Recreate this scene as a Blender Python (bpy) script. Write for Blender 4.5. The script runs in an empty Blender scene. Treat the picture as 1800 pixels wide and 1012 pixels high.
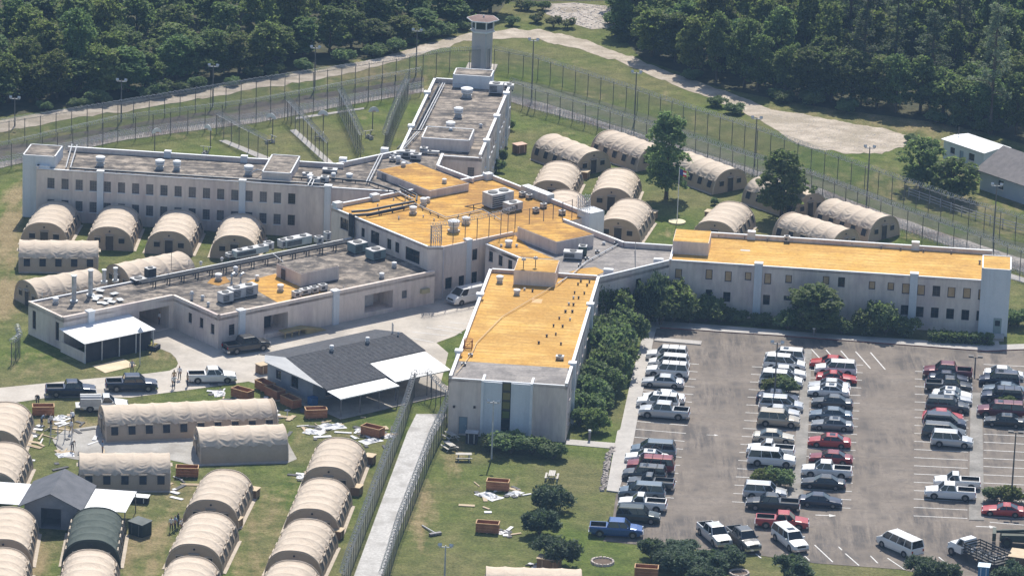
import bpy, math, random
import numpy as np
from mathutils import Vector, Matrix, noise
R_ = math.radians
random.seed(7); rng = np.random.default_rng(11)
scene = bpy.context.scene
col = scene.collection

# ------------------------------------------------------------------ camera (long lens from a helicopter)
F_PX, PITCH, ROLL = 8200.0, R_(17.7), R_(2.1)
CAM = Vector((0.0, -561.1215, 179.0767))
_r = Vector((1, 0, 0)); _u = Vector((0, math.sin(PITCH), math.cos(PITCH))); FWD = Vector((0, math.cos(PITCH), -math.sin(PITCH)))
PXV = _r*math.cos(ROLL) + _u*math.sin(ROLL); PYV = -_r*math.sin(ROLL) + _u*math.cos(ROLL)
cd = bpy.data.cameras.new('camera'); cam = bpy.data.objects.new('camera', cd); col.objects.link(cam)
mw = Matrix.Identity(4)
for i in range(3):
    mw[i][0] = PXV[i]; mw[i][1] = PYV[i]; mw[i][2] = -FWD[i]; mw[i][3] = CAM[i]
cam.matrix_world = mw
cd.sensor_width = 36.0; cd.lens = 36.0*F_PX/1800.0; cd.clip_start = 5.0; cd.clip_end = 4000.0
scene.camera = cam

# ------------------------------------------------------------------ sky, sun, exposure
SUN_AZ, SUN_EL = R_(5.0), R_(51.0)          # sun stands beyond the compound, a little to the right
world = bpy.data.worlds.new('World'); scene.world = world; world.use_nodes = True
wn = world.node_tree.nodes; wl = world.node_tree.links
bg = wn['Background']
sky = wn.new('ShaderNodeTexSky'); sky.sky_type = 'NISHITA'; sky.sun_disc = False
sky.sun_elevation = SUN_EL; sky.sun_rotation = SUN_AZ; sky.altitude = 100.0; sky.air_density = 1.0; sky.dust_density = 1.2; sky.ozone_density = 1.5
wl.new(sky.outputs[0], bg.inputs[0]); bg.inputs[1].default_value = 0.115
sd = bpy.data.lights.new('sun', 'SUN'); sun = bpy.data.objects.new('sun', sd); col.objects.link(sun)
sd.energy = 5.0; sd.angle = R_(0.53); sd.color = (1.0, 0.945, 0.85)
sdir = Vector((math.sin(SUN_AZ)*math.cos(SUN_EL), math.cos(SUN_AZ)*math.cos(SUN_EL), math.sin(SUN_EL)))
sun.rotation_euler = sdir.to_track_quat('Z', 'Y').to_euler(); sun.location = (0, 0, 120)
vs = scene.view_settings; vs.view_transform = 'Standard'; vs.look = 'None'; vs.exposure = 0.3; vs.gamma = 1.0; vs.use_curve_mapping = False
scene.cycles.use_denoising = True
scene.cycles.max_bounces = 6; scene.cycles.transparent_max_bounces = 24

# ------------------------------------------------------------------ measuring: a sight line of the photograph meets a plane of the place
def ray(px, py):
    return FWD + PXV*((px-900)/F_PX) - PYV*((py-506)/F_PX)
def G(px, py, z=0.0):                          # point at height z
    d = ray(px, py); t = (z-CAM.z)/d.z
    return CAM + d*t
def project(w):
    v = Vector(w)-CAM; zc = v.dot(FWD)
    return 900+F_PX*v.dot(PXV)/zc, 506-F_PX*v.dot(PYV)/zc
class Frame:                                   # the compound is laid out on two grids 45 degrees apart
    def __init__(s, deg):
        s.a = R_(deg); s.e = Vector((math.cos(s.a), math.sin(s.a), 0)); s.n = Vector((-s.e.y, s.e.x, 0))
    def w(s, u, v, z=0.0): return s.e*u + s.n*v + Vector((0, 0, z))
    def uv(s, p): return p.dot(s.e), p.dot(s.n)
    def at(s, px, py, z=0.0): return s.uv(G(px, py, z))
    def on_v(s, px, py, v):                    # sight line meets the wall plane v = const: (u, z)
        d = ray(px, py); t = (v-CAM.dot(s.n))/d.dot(s.n); p = CAM+d*t
        return p.dot(s.e), p.z
    def on_u(s, px, py, u):
        d = ray(px, py); t = (u-CAM.dot(s.e))/d.dot(s.e); p = CAM+d*t
        return p.dot(s.n), p.z
W = Frame(-5.5); D = Frame(39.5)
def ww(p): return W.w(*p)

# ------------------------------------------------------------------ mesh builder
class MB:
    def __init__(s): s.v = []; s.f = []; s.m = []
    def face(s, pts, mi=0):
        b = len(s.v); s.v += [tuple(p) for p in pts]; s.f.append(tuple(range(b, b+len(pts)))); s.m.append(mi); return s
    def box(s, x0, y0, z0, x1, y1, z1, mi=0):
        b = len(s.v)
        s.v += [(x0,y0,z0),(x1,y0,z0),(x1,y1,z0),(x0,y1,z0),(x0,y0,z1),(x1,y0,z1),(x1,y1,z1),(x0,y1,z1)]
        for q in ((0,3,2,1),(4,5,6,7),(0,1,5,4),(1,2,6,5),(2,3,7,6),(3,0,4,7)):
            s.f.append(tuple(b+i for i in q)); s.m.append(mi)
        return s
    def hexa(s, lo, hi, mi=0):                 # eight corners: bottom ring, top ring (ccw)
        b = len(s.v); s.v += [tuple(p) for p in lo]+[tuple(p) for p in hi]; n = len(lo)
        s.f.append(tuple(b+n-1-i for i in range(n))); s.m.append(mi)
        s.f.append(tuple(b+n+i for i in range(n))); s.m.append(mi)
        for i in range(n):
            j = (i+1) % n; s.f.append((b+i, b+j, b+n+j, b+n+i)); s.m.append(mi)
        return s
    def prism(s, poly, z0, z1, mi=0):
        return s.hexa([(p[0], p[1], z0) for p in poly], [(p[0], p[1], z1) for p in poly], mi)
    def cyl(s, cx, cy, z0, z1, r, n=12, mi=0, r2=None):
        r2 = r if r2 is None else r2
        c = [(math.cos(2*math.pi*i/n), math.sin(2*math.pi*i/n)) for i in range(n)]
        return s.hexa([(cx+r*a, cy+r*b_, z0) for a, b_ in c], [(cx+r2*a, cy+r2*b_, z1) for a, b_ in c], mi)
    def ring(s, pts, closed=False): pass
    def tube(s, pts, r, n=6, mi=0, cap=True):
        pts = [Vector(p) for p in pts]; b = len(s.v); k = len(pts)
        for i, p in enumerate(pts):
            t = (pts[min(i+1, k-1)]-pts[max(i-1, 0)]).normalized()
            a = t.cross(Vector((0, 0, 1)))
            if a.length < 1e-3: a = t.cross(Vector((1, 0, 0)))
            a.normalize(); c = t.cross(a)
            rr = r[i] if isinstance(r, (list, tuple)) else r
            for j in range(n):
                th = 2*math.pi*j/n; s.v.append(tuple(p + a*(rr*math.cos(th)) + c*(rr*math.sin(th))))
        for i in range(k-1):
            for j in range(n):
                j2 = (j+1) % n
                s.f.append((b+i*n+j, b+i*n+j2, b+(i+1)*n+j2, b+(i+1)*n+j)); s.m.append(mi)
        if cap:
            s.f.append(tuple(b+j for j in range(n))[::-1]); s.m.append(mi)
            s.f.append(tuple(b+(k-1)*n+j for j in range(n))); s.m.append(mi)
        return s
    def grid(s, P, mi=0):                      # P: rows of points
        b = len(s.v); nr = len(P); nc = len(P[0])
        for row in P: s.v += [tuple(p) for p in row]
        for i in range(nr-1):
            for j in range(nc-1):
                s.f.append((b+i*nc+j, b+i*nc+j+1, b+(i+1)*nc+j+1, b+(i+1)*nc+j)); s.m.append(mi)
        return s
    def mesh(s, name, mats, smooth=False):
        me = bpy.data.meshes.new(name); me.from_pydata(s.v, [], s.f)
        for m in mats: me.materials.append(m)
        me.polygons.foreach_set('material_index', s.m)
        if smooth: me.polygons.foreach_set('use_smooth', [True]*len(s.f))
        me.update(); return me
    def build(s, name, mats, parent=None, loc=None, rz=0.0, smooth=False):
        if not isinstance(mats, (list, tuple)): mats = [mats]
        return link(name, s.mesh(name, mats, smooth), parent, loc, rz)

def link(name, data, parent=None, loc=None, rz=0.0):
    o = bpy.data.objects.new(name, data); col.objects.link(o)
    if loc is not None: o.location = loc
    if rz: o.rotation_euler = (0, 0, rz)
    if parent is not None: o.parent = parent
    return o
def tag(o, label=None, cat=None, group=None, kind=None):
    if label: o['label'] = label
    if cat: o['category'] = cat
    if group: o['group'] = group
    if kind: o['kind'] = kind
    return o
def thing(name, loc, rz=0.0, label=None, cat=None, group=None):
    return tag(link(name, None, None, loc, rz), label, cat, group)
def copy_tree(o, parent=None):
    c = o.copy(); col.objects.link(c); c.parent = parent
    for ch in list(o.children): copy_tree(ch, c)
    return c
def own_mat(o, m, slot=0):                     # this copy's own paint on shared mesh data
    o.material_slots[slot].link = 'OBJECT'; o.material_slots[slot].material = m
NTH = ['first','second','third','fourth','fifth','sixth','seventh','eighth','ninth','tenth','eleventh','twelfth','thirteenth','fourteenth','fifteenth','sixteenth','seventeenth','eighteenth','nineteenth','twentieth']
def nth(i):
    if i < 20: return NTH[i]
    t = ['twenty','thirty','forty','fifty','sixty','seventy','eighty','ninety'][(i+1)//10-2]; k = (i+1) % 10
    return (t[:-1]+'ieth') if k == 0 else t+'-'+NTH[k-1]

# ------------------------------------------------------------------ materials
def nodes_of(m):
    m.use_nodes = True; nt = m.node_tree; return nt, nt.nodes, nt.links, nt.nodes['Principled BSDF']
def nnoise(n, l, vec, scale, detail=4, rough=0.55):
    t = n.new('ShaderNodeTexNoise'); t.inputs['Scale'].default_value = scale; t.inputs['Detail'].default_value = detail
    t.inputs['Roughness'].default_value = rough; l.new(vec, t.inputs['Vector']); return t.outputs['Fac']
def nramp(n, l, fac, stops):
    r = n.new('ShaderNodeValToRGB'); e = r.color_ramp.elements
    while len(e) < len(stops): e.new(0.5)
    for i, (p, c) in enumerate(stops):
        e[i].position = p; e[i].color = (*c, 1) if len(c) == 3 else c
    l.new(fac, r.inputs[0]); return r.outputs[0]
def nmix(n, l, fac, a, b, mode='MIX'):
    m = n.new('ShaderNodeMix'); m.data_type = 'RGBA'; m.blend_type = mode
    for sock, val in ((m.inputs[0], fac), (m.inputs[6], a), (m.inputs[7], b)):
        if isinstance(val, bpy.types.NodeSocket): l.new(val, sock)
        elif isinstance(val, (int, float)): sock.default_value = val
        else: sock.default_value = (*val, 1)
    return m.outputs[2]
def nmath(n, l, op, a, b=0.5, clamp=False):
    m = n.new('ShaderNodeMath'); m.operation = op; m.use_clamp = clamp
    for sock, val in ((m.inputs[0], a), (m.inputs[1], b)):
        if isinstance(val, bpy.types.NodeSocket): l.new(val, sock)
        else: sock.default_value = val
    return m.outputs[0]
def nbump(n, l, h, bs, strength=0.3, dist=0.05):
    b = n.new('ShaderNodeBump'); b.inputs['Strength'].default_value = strength; b.inputs['Distance'].default_value = dist
    l.new(h, b.inputs['Height']); l.new(b.outputs[0], bs.inputs['Normal'])
def world_pos(n, l, sc=(1, 1, 1), rot=0.0):
    g = n.new('ShaderNodeNewGeometry'); mp = n.new('ShaderNodeMapping'); l.new(g.outputs['Position'], mp.inputs['Vector'])
    mp.inputs['Scale'].default_value = sc; mp.inputs['Rotation'].default_value = (0, 0, rot); return mp.outputs[0]
MATS = {}
def mat(name, c, c2=None, scale=1.0, rough=0.8, bump=0.0, metal=0.0, c3=None, scale3=0.12, lo=0.35, hi=0.65, stretch=(1,1,1), rot=0.0, spec=0.3, fine=0.0, streak=0.0):
    """a plain surface: two colours mottled by noise, a third in larger stains"""
    if name in MATS: return MATS[name]
    m = bpy.data.materials.new(name); nt, n, l, bs = nodes_of(m)
    bs.inputs['Roughness'].default_value = rough; bs.inputs['Metallic'].default_value = metal
    bs.inputs['Specular IOR Level'].default_value = spec
    if c2 is None: bs.inputs['Base Color'].default_value = (*c, 1)
    else:
        vec = world_pos(n, l, stretch, rot)
        f = nnoise(n, l, vec, scale, 5)
        colr = nramp(n, l, f, [(lo, c), (hi, c2)])
        if c3 is not None:
            f3 = nnoise(n, l, vec, scale3, 4, 0.6)
            colr = nmix(n, l, nramp(n, l, f3, [(0.48, (0,0,0)), (0.62, (1,1,1))]), colr, c3)
        if fine:
            ff = nnoise(n, l, vec, scale*9, 3)
            colr = nmix(n, l, fine, colr, nramp(n, l, ff, [(0.3, (0.25,)*3), (0.7, (1.0,)*3)]), 'MULTIPLY')
        if streak:
            vs_ = world_pos(n, l, (1.6, 1.6, 0.10)); fs = nnoise(n, l, vs_, 1.0, 5, 0.65)
            colr = nmix(n, l, streak, colr, nramp(n, l, fs, [(0.30, (0.62,0.60,0.58)), (0.52, (1.0,)*3), (0.75, (1.05,)*3)]), 'MULTIPLY')
        l.new(colr, bs.inputs['Base Color'])
        if bump: nbump(n, l, nnoise(n, l, vec, scale*6, 4), bs, bump)
    MATS[name] = m; return m
def paint(name, c, rough=0.28, metal=0.0, coat=0.35):
    if name in MATS: return MATS[name]
    m = bpy.data.materials.new(name); nt, n, l, bs = nodes_of(m)
    oi = n.new('ShaderNodeObjectInfo')
    colr = nmix(n, l, nmath(n, l, 'MULTIPLY', oi.outputs['Random'], 0.22), c, tuple(x*0.75+0.008 for x in c))
    g = world_pos(n, l); d = nnoise(n, l, g, 2.2, 4)
    colr = nmix(n, l, nmath(n, l, 'MULTIPLY', nramp(n, l, d, [(0.45, (0,0,0)), (0.75, (1,1,1))]), 0.07), colr, (0.33, 0.30, 0.26))
    l.new(colr, bs.inputs['Base Color']); bs.inputs['Roughness'].default_value = rough; bs.inputs['Metallic'].default_value = metal
    bs.inputs['Coat Weight'].default_value = coat; bs.inputs['Coat Roughness'].default_value = 0.12
    MATS[name] = m; return m
def glass_dark(name, c=(0.02, 0.03, 0.035), rough=0.12):
    if name in MATS: return MATS[name]
    m = mat(name, c, rough=rough, spec=0.6); return m

M_wall = mat('painted_masonry', (0.73,0.625,0.555), (0.79,0.69,0.615), 0.35, 0.85, 0.05, c3=(0.61,0.515,0.485), scale3=0.22, fine=0.15, stretch=(1,1,0.35), streak=0.35)
M_trim = mat('white_trim', (0.70,0.72,0.75), (0.80,0.80,0.80), 0.8, 0.7, fine=0.1)
M_pil = mat('pale_blue_pilaster', (0.64,0.68,0.72), (0.70,0.72,0.75), 0.6, 0.8, 0.03, fine=0.1, streak=0.3)
M_board = mat('plywood_board', (0.50,0.33,0.17), (0.58,0.41,0.24), 1.2, 0.85, fine=0.2)
M_wframe = mat('dark_window_frame', (0.055,0.05,0.055), (0.09,0.07,0.07), 2.0, 0.6)
M_wgrey = mat('grey_window_bars', (0.16,0.15,0.16), (0.24,0.22,0.22), 2.0, 0.6)
M_pane = glass_dark('window_glass')
M_pane2 = mat('dusty_window_glass', (0.09,0.10,0.115), (0.17,0.18,0.185), 0.6, 0.25, spec=0.5)
M_black = mat('black_rubber', (0.018,0.018,0.02), (0.03,0.03,0.03), 3.0, 0.7)
M_pipe = mat('black_pipe_lagging', (0.03,0.033,0.04), (0.07,0.075,0.085), 1.5, 0.55)
M_pipew = mat('pale_pipe', (0.45,0.46,0.48), (0.62,0.62,0.62), 1.5, 0.5)
M_galv = mat('galvanised_metal', (0.36,0.38,0.40), (0.52,0.53,0.54), 2.0, 0.42, metal=0.35)
M_unit = mat('grey_unit_casing', (0.44,0.44,0.45), (0.58,0.58,0.58), 1.2, 0.55, fine=0.15)
M_dark = mat('dark_interior', (0.03,0.032,0.04), (0.05,0.05,0.06), 1.0, 0.9)
M_wood = mat('raw_wood', (0.40,0.25,0.13), (0.52,0.35,0.19), 1.5, 0.85, fine=0.25)
M_orangewood = mat('stained_wood', (0.32,0.13,0.06), (0.43,0.20,0.10), 1.2, 0.8, fine=0.25)
M_white = mat('white_metal_sheet', (0.74,0.75,0.76), (0.82,0.82,0.82), 0.8, 0.45, c3=(0.66,0.67,0.69), scale3=0.4)
M_concrete = None
# ------------------------------------------------------------------ ground: one sheet to the horizon, wear kept as an attribute
def grass_material():
    m = bpy.data.materials.new('grass_ground'); nt, n, l, bs = nodes_of(m)
    p = world_pos(n, l); ps = world_pos(n, l, (0.9, 0.16, 1), R_(4)); 
    f1 = nnoise(n, l, p, 0.055, 5, 0.6); f2 = nnoise(n, l, p, 0.45, 5, 0.65); f3 = nnoise(n, l, p, 3.2, 4, 0.7); f4 = nnoise(n, l, ps, 0.8, 4)
    green = nramp(n, l, f2, [(0.30, (0.058,0.092,0.020)), (0.5, (0.100,0.140,0.030)), (0.68, (0.150,0.185,0.048))])
    olive = nramp(n, l, f2, [(0.32, (0.105,0.112,0.044)), (0.66, (0.205,0.190,0.084))])
    c = nmix(n, l, nramp(n, l, f1, [(0.37, (0,0,0)), (0.60, (0.95,0.95,0.95))]), green, olive)
    tan = nramp(n, l, f2, [(0.25, (0.22,0.165,0.085)), (0.75, (0.36,0.285,0.165))])
    a = n.new('ShaderNodeAttribute'); a.attribute_name = 'dry'
    k = nmath(n, l, 'ADD', a.outputs['Fac'], nmath(n, l, 'MULTIPLY', nmath(n, l, 'SUBTRACT', f4, 0.5), 1.1))
    k = nmath(n, l, 'ADD', k, nmath(n, l, 'MULTIPLY', nmath(n, l, 'SUBTRACT', f2, 0.5), 0.9))
    c = nmix(n, l, nramp(n, l, k, [(0.26, (0,0,0)), (0.74, (0.9,0.9,0.9))]), c, tan)
    c = nmix(n, l, 0.75, c, nramp(n, l, f3, [(0.28, (0.36,)*3), (0.55, (1.0,)*3), (0.78, (1.4,)*3)]), 'MULTIPLY')
    l.new(c, bs.inputs['Base Color']); bs.inputs['Roughness'].default_value = 0.95; bs.inputs['Specular IOR Level'].default_value = 0.1
    nbump(n, l, f3, bs, 0.7, 0.25)
    return m
M_grass = grass_material()
DRY = [  # px, py, half width (m across, along), strength: worn and sun-dried ground
    (14,400,1.6,16,1.0),(10,440,3.5,12,.7),(14,520,2.2,12,.9),(28,345,1.8,8,.9),(15,520,4,10,.5),(60,640,5,8,.35),(330,880,6,8,.4),(130,880,4,6,.4),(520,860,4,10,.3),(30,870,5,6,.45),(600,900,3,14,.25),(1000,255,4,5,.3),(1250,330,6,5,.25),(1170,410,6,3,.3),(110,500,6,5,.3),(200,560,2,8,.3),(1000,860,8,6,.12),(80,300,10,4,.3),(740,100,20,4,.3),(1250,220,16,6,.22),(980,110,14,5,.2),(1350,270,12,5,.25),(250,955,4.5,12,.62),(55,985,3,10,.7),(240,990,5,8,.5),(455,905,5,14,.42),(470,990,6,9,.5),(300,860,3,4,.5),
    (420,930,5,12,.4),(620,130,22,9,.42),(480,150,14,6,.3),(700,110,14,5,.35),(1130,165,18,6,.18),(1420,320,14,14,.3),(1560,330,16,14,.35),(1650,400,16,14,.3),(1500,195,16,7,.45),(1620,215,14,8,.55),
    (800,800,1.6,12,.55),(745,900,1.4,14,.75),(880,860,4,5,.3),(900,1000,6,6,.15),(100,745,8,4,.6),(560,770,7,6,.25),(640,215,6,6,.25),(330,235,20,5,.25),(1060,170,20,6,.2),(1080,900,2,6,.1),
    (170,650,3,4,.3),(290,620,3,4,.55),(1700,470,10,10,.3),(1770,360,14,8,.45),(980,240,3,5,.4),(1000,300,4,5,.2),(1330,440,6,3,.2),(640,725,5,3,.2),(60,230,24,3,.3),(860,95,12,3,.2)]
def make_ground():
    xs = np.concatenate([[-1600,-700,-300,-180], np.arange(-110, 110.1, 1.25), [180,300,700,1600]])
    ys = np.concatenate([[-700,-350,-200], np.arange(-125, 170.1, 1.5), [230,400,900,2600]])
    X, Y = np.meshgrid(xs, ys); dry = np.zeros_like(X)
    for px, py, hw, hd, k in DRY:
        c = G(px, py)
        q = np.sqrt(((X-c.x)/hw)**2 + ((Y-c.y)/hd)**2)
        dry = np.maximum(dry, k*np.clip(1.35-q, 0, 1))
    V = np.stack([X.ravel(), Y.ravel(), np.zeros(X.size)], 1); nr, nc = X.shape
    idx = np.arange(nr*nc).reshape(nr, nc)
    Fc = np.stack([idx[:-1,:-1].ravel(), idx[:-1,1:].ravel(), idx[1:,1:].ravel(), idx[1:,:-1].ravel()], 1)
    me = bpy.data.meshes.new('ground'); me.from_pydata(V.tolist(), [], Fc.tolist()); me.materials.append(M_grass)
    at = me.attributes.new('dry', 'FLOAT', 'POINT'); at.data.foreach_set('value', dry.ravel().astype(np.float32))
    tag(link('ground', me), kind='structure')
make_ground()

def sheet(name, pts, z, m, px=True, kind='structure', parent=None):
    w = [G(x, y, z) for x, y in pts] if px else [Vector((p[0], p[1], z)) for p in pts]
    a = sum(w[i].x*w[(i+1) % len(w)].y - w[(i+1) % len(w)].x*w[i].y for i in range(len(w)))
    if a < 0: w = w[::-1]
    o = MB().face(w).build(name, m, parent)
    if parent is None: tag(o, kind=kind)
    return o
def slab(name, pts, z0, z1, m, parent=None, kind='structure', edge=None):
    w = [G(x, y, 0) for x, y in pts]
    a = sum(w[i].x*w[(i+1) % len(w)].y - w[(i+1) % len(w)].x*w[i].y for i in range(len(w)))
    if a < 0: w = w[::-1]
    b = MB().prism([(p.x, p.y) for p in w], z0, z1)
    b.m = [0 if i < 2 else 1 for i in range(len(b.m))]
    o = b.build(name, [m, edge or m], parent)
    if parent is None: tag(o, kind=kind)
    return o

def asphalt_material():
    m = bpy.data.materials.new('worn_asphalt'); nt, n, l, bs = nodes_of(m)
    p = world_pos(n, l); pl = world_pos(n, l, (1, 0.10, 1), R_(5.5)); pk = world_pos(n, l, (0.14, 1, 1), R_(5.5))
    f2 = nnoise(n, l, p, 0.16, 5, 0.6); f3 = nnoise(n, l, pl, 0.75, 7, 0.75); f4 = nnoise(n, l, p, 1.6, 6, 0.8); f5 = nnoise(n, l, p, 0.10, 7, 0.75); f6 = nnoise(n, l, pk, 0.8, 6, 0.75)
    c = nramp(n, l, f2, [(0.3, (0.178,0.150,0.126)), (0.7, (0.250,0.213,0.180))])
    wear = nmath(n, l, 'MULTIPLY', nramp(n, l, f3, [(0.40, (0,0,0)), (0.56, (1,1,1))]), nramp(n, l, f5, [(0.46, (0.10,)*3), (0.56, (1,1,1))]))
    c = nmix(n, l, nmath(n, l, 'MULTIPLY', wear, 0.9), c, (0.098,0.088,0.083))
    wear2 = nmath(n, l, 'MULTIPLY', nramp(n, l, f6, [(0.50, (0,0,0)), (0.62, (1,1,1))]), nramp(n, l, f5, [(0.40, (1,1,1)), (0.52, (0.1,)*3)]))
    c = nmix(n, l, nmath(n, l, 'MULTIPLY', wear2, 0.55), c, (0.135,0.122,0.112))
    oil = n.new('ShaderNodeTexVoronoi'); oil.inputs['Scale'].default_value = 0.36; l.new(p, oil.inputs['Vector'])
    c = nmix(n, l, nmath(n, l, 'MULTIPLY', nramp(n, l, oil.outputs['Distance'], [(0.05, (1,1,1)), (0.17, (0,0,0))]), nramp(n, l, f4, [(0.45, (0,0,0)), (0.6, (0.6,)*3)])), c, (0.06,0.055,0.052))
    v = n.new('ShaderNodeTexVoronoi'); v.feature = 'DISTANCE_TO_EDGE'; v.inputs['Scale'].default_value = 0.11
    tn = n.new('ShaderNodeTexNoise'); tn.inputs['Scale'].default_value = 0.22; tn.inputs['Detail'].default_value = 6; l.new(p, tn.inputs['Vector'])
    sv = n.new('ShaderNodeVectorMath'); sv.operation = 'SCALE'; sv.inputs['Scale'].default_value = 9.0; l.new(tn.outputs['Color'], sv.inputs[0])
    av = n.new('ShaderNodeVectorMath'); av.operation = 'ADD'; l.new(p, av.inputs[0]); l.new(sv.outputs[0], av.inputs[1]); l.new(av.outputs[0], v.inputs['Vector'])
    c = nmix(n, l, nmath(n, l, 'MULTIPLY', nramp(n, l, v.outputs[0], [(0.0, (1,1,1)), (0.010, (0,0,0))]), 0.5), c, (0.11,0.10,0.10))
    c = nmix(n, l, 0.8, c, nramp(n, l, f4, [(0.28, (0.62,)*3), (0.52, (1.0,)*3), (0.75, (1.16,)*3)]), 'MULTIPLY')
    l.new(c, bs.inputs['Base Color']); bs.inputs['Roughness'].default_value = 0.9; bs.inputs['Specular IOR Level'].default_value = 0.2
    nbump(n, l, f4, bs, 0.25, 0.05); return m
M_asphalt = asphalt_material()
M_concrete = mat('old_concrete', (0.40,0.365,0.325), (0.50,0.46,0.415), 0.35, 0.9, 0.1, c3=(0.33,0.305,0.275), scale3=0.16, fine=0.22)
M_island = mat('grey_island_concrete', (0.25,0.235,0.215), (0.34,0.32,0.295), 0.5, 0.9, 0.1, c3=(0.20,0.19,0.175), scale3=0.2, fine=0.3)
M_drive = mat('concrete_drive', (0.46,0.415,0.36), (0.56,0.51,0.45), 0.3, 0.9, 0.1, c3=(0.385,0.35,0.31), scale3=0.12, fine=0.18)
M_walk = mat('pale_walkway', (0.42,0.395,0.37), (0.51,0.48,0.445), 0.4, 0.9, 0.1, fine=0.2)
M_kerbside = mat('red_painted_kerb', (0.20,0.06,0.05), (0.30,0.14,0.12), 0.6, 0.8)
M_gravel = mat('white_gravel', (0.52,0.51,0.50), (0.70,0.685,0.67), 3.5, 0.95, 0.8, c3=(0.46,0.445,0.43), scale3=0.3, fine=0.45)
M_strip = mat('grey_gravel', (0.34,0.305,0.28), (0.50,0.46,0.425), 1.6, 0.95, 0.6, c3=(0.24,0.19,0.17), scale3=0.25, fine=0.4)
M_dirt = mat('dirt_track', (0.38,0.32,0.25), (0.60,0.52,0.43), 0.55, 0.95, 0.7, c3=(0.38,0.325,0.25), scale3=0.22, fine=0.5, stretch=(0.7,1,1))
M_rubble = mat('crushed_stone', (0.36,0.31,0.27), (0.54,0.49,0.44), 0.9, 0.95, 0.8, c3=(0.30,0.255,0.20), scale3=0.15, fine=0.45)
M_line = mat('white_road_paint', (0.62,0.61,0.585), (0.78,0.77,0.75), 2.0, 0.8, fine=0.35)
M_bareearth = mat('bare_earth', (0.27,0.20,0.125), (0.38,0.295,0.195), 0.5, 0.95, 0.4, fine=0.3)

def strip_px(name, upper, lower, z, m, jag=0.0):
    b = MB(); n = len(upper)
    def sub(pts, ph):
        out = []
        for i in range(len(pts)-1):
            a, c = G(*pts[i], z), G(*pts[i+1], z)
            for k in range(8):
                t = k/8; p = a.lerp(c, t)
                j = jag*(noise.noise((p.x*0.35, p.y*0.35, ph))+0.6*noise.noise((p.x*1.1, p.y*1.1, ph)))
                out.append(p+Vector((0, j*2.2, 0)))
        out.append(G(*pts[-1], z)); return out
    b.grid([sub(lower, 3.1), sub(upper, 9.7)])
    return tag(b.build(name, m), kind='structure')
strip_px('dirt_road',
  [(-40,222),(0,211),(100,193),(200,181),(300,166),(375,157),(450,141),(550,124),(650,106),(750,77),(815,60),(900,50),(950,54),(1000,64),(1050,79),(1100,96),(1150,116),(1200,135),(1250,152),(1300,168),(1350,189),(1400,199),(1450,211),(1500,217),(1550,225),(1600,240)],
  [(-40,243),(0,233),(100,213),(200,198),(300,182),(375,170),(450,156),(550,142),(650,121),(750,93),(815,73),(900,66),(950,70),(1000,83),(1050,98),(1100,113),(1150,135),(1200,156),(1250,173),(1300,193),(1350,219),(1400,252),(1450,264),(1500,270),(1550,270),(1600,256)], 0.03, M_dirt, 0.55)
# quarry-like clearing beyond the road
sheet('stony_clearing', [(955,8),(1010,5),(1075,12),(1120,30),(1085,48),(1040,52),(1000,40),(960,25)], 0.025, M_rubble)
# gravel strip that runs between the two perimeter fences
strip_px('gravel_strip', [(-30,291),(20,281),(207,240),(330,222),(450,208),(600,180),(745,155)], [(-30,302),(20,291),(207,248),(330,231),(450,216),(600,187),(745,162)], 0.035, M_strip, 0.12)
strip_px('gravel_strip_beyond_yard', [(893,168),(960,182),(1060,214),(1200,258),(1330,300),(1425,325),(1567,378),(1675,415),(1800,455),(1840,468)],
         [(893,178),(940,192),(1050,222),(1200,267),(1330,309),(1425,338),(1567,396),(1675,434),(1800,479),(1840,492)], 0.035, M_strip, 0.15)
# bare bare band outside the inner fence
strip_px('bare_band', [(-30,262),(207,222),(450,181),(600,158),(745,136)], [(-30,288),(207,239),(450,207),(600,179),(745,154)], 0.02, M_bareearth if False else mat('grey_bare_ground', (0.10,0.085,0.075), (0.165,0.14,0.12), 0.6, 0.95, 0.4, c3=(0.105,0.12,0.05), scale3=0.3, fine=0.45), 0.3)
strip_px('bare_band_beyond_yard', [(893,142),(960,150),(1100,190),(1200,224),(1330,268),(1425,300),(1567,350),(1675,388),(1840,440)],
         [(893,167),(960,181),(1060,213),(1200,257),(1330,299),(1425,324),(1567,377),(1675,414),(1840,467)], 0.02, mat('grey_weedy_ground', (0.085,0.095,0.048), (0.155,0.155,0.095), 0.5, 0.95, 0.4, c3=(0.085,0.115,0.035), scale3=0.2, fine=0.35), 0.3)
sheet('yard_path', [(384,247),(398,246),(475,277),(466,283)], 0.03, M_walk)
sheet('yard_path', [(509,229),(520,227),(586,286),(574,288)], 0.03, M_walk)
sheet('yard_path', [(520,206),(640,189),(640,192),(520,210)], 0.03, M_walk)
# concrete yard between the kitchen block and the shingled house
sheet('concrete_drive', [(-40,686),(0,681),(160,665),(260,656),(298,651),(310,645),(313,638),(309,629),(300,620),(285,614),(272,610),(270,598),(235,565),(300,540),(500,525),(770,495),(880,495),(840,565),(800,590),(767,602),(788,620),(782,645),(770,690),(620,715),(550,722),(470,680),(437,670),(330,685),(230,698),(140,698),(80,699),(0,711),(-40,716)], 0.03, M_drive)
sheet('concrete_pad', [(92,772),(112,756),(185,745),(500,765),(522,806),(503,814),(345,819),(320,812),(300,808),(140,808),(108,802)], 0.03, mat('grey_pad', (0.36,0.345,0.32), (0.45,0.43,0.40), 0.5, 0.9, 0.1, c3=(0.31,0.29,0.265), scale3=0.2, fine=0.25))
gp = sheet('gravel_path', [(732,727),(786,727),(764,765),(672,1012),(655,1060),(602,1060),(622,1012),(716,759)], 0.04, M_gravel)
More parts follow.
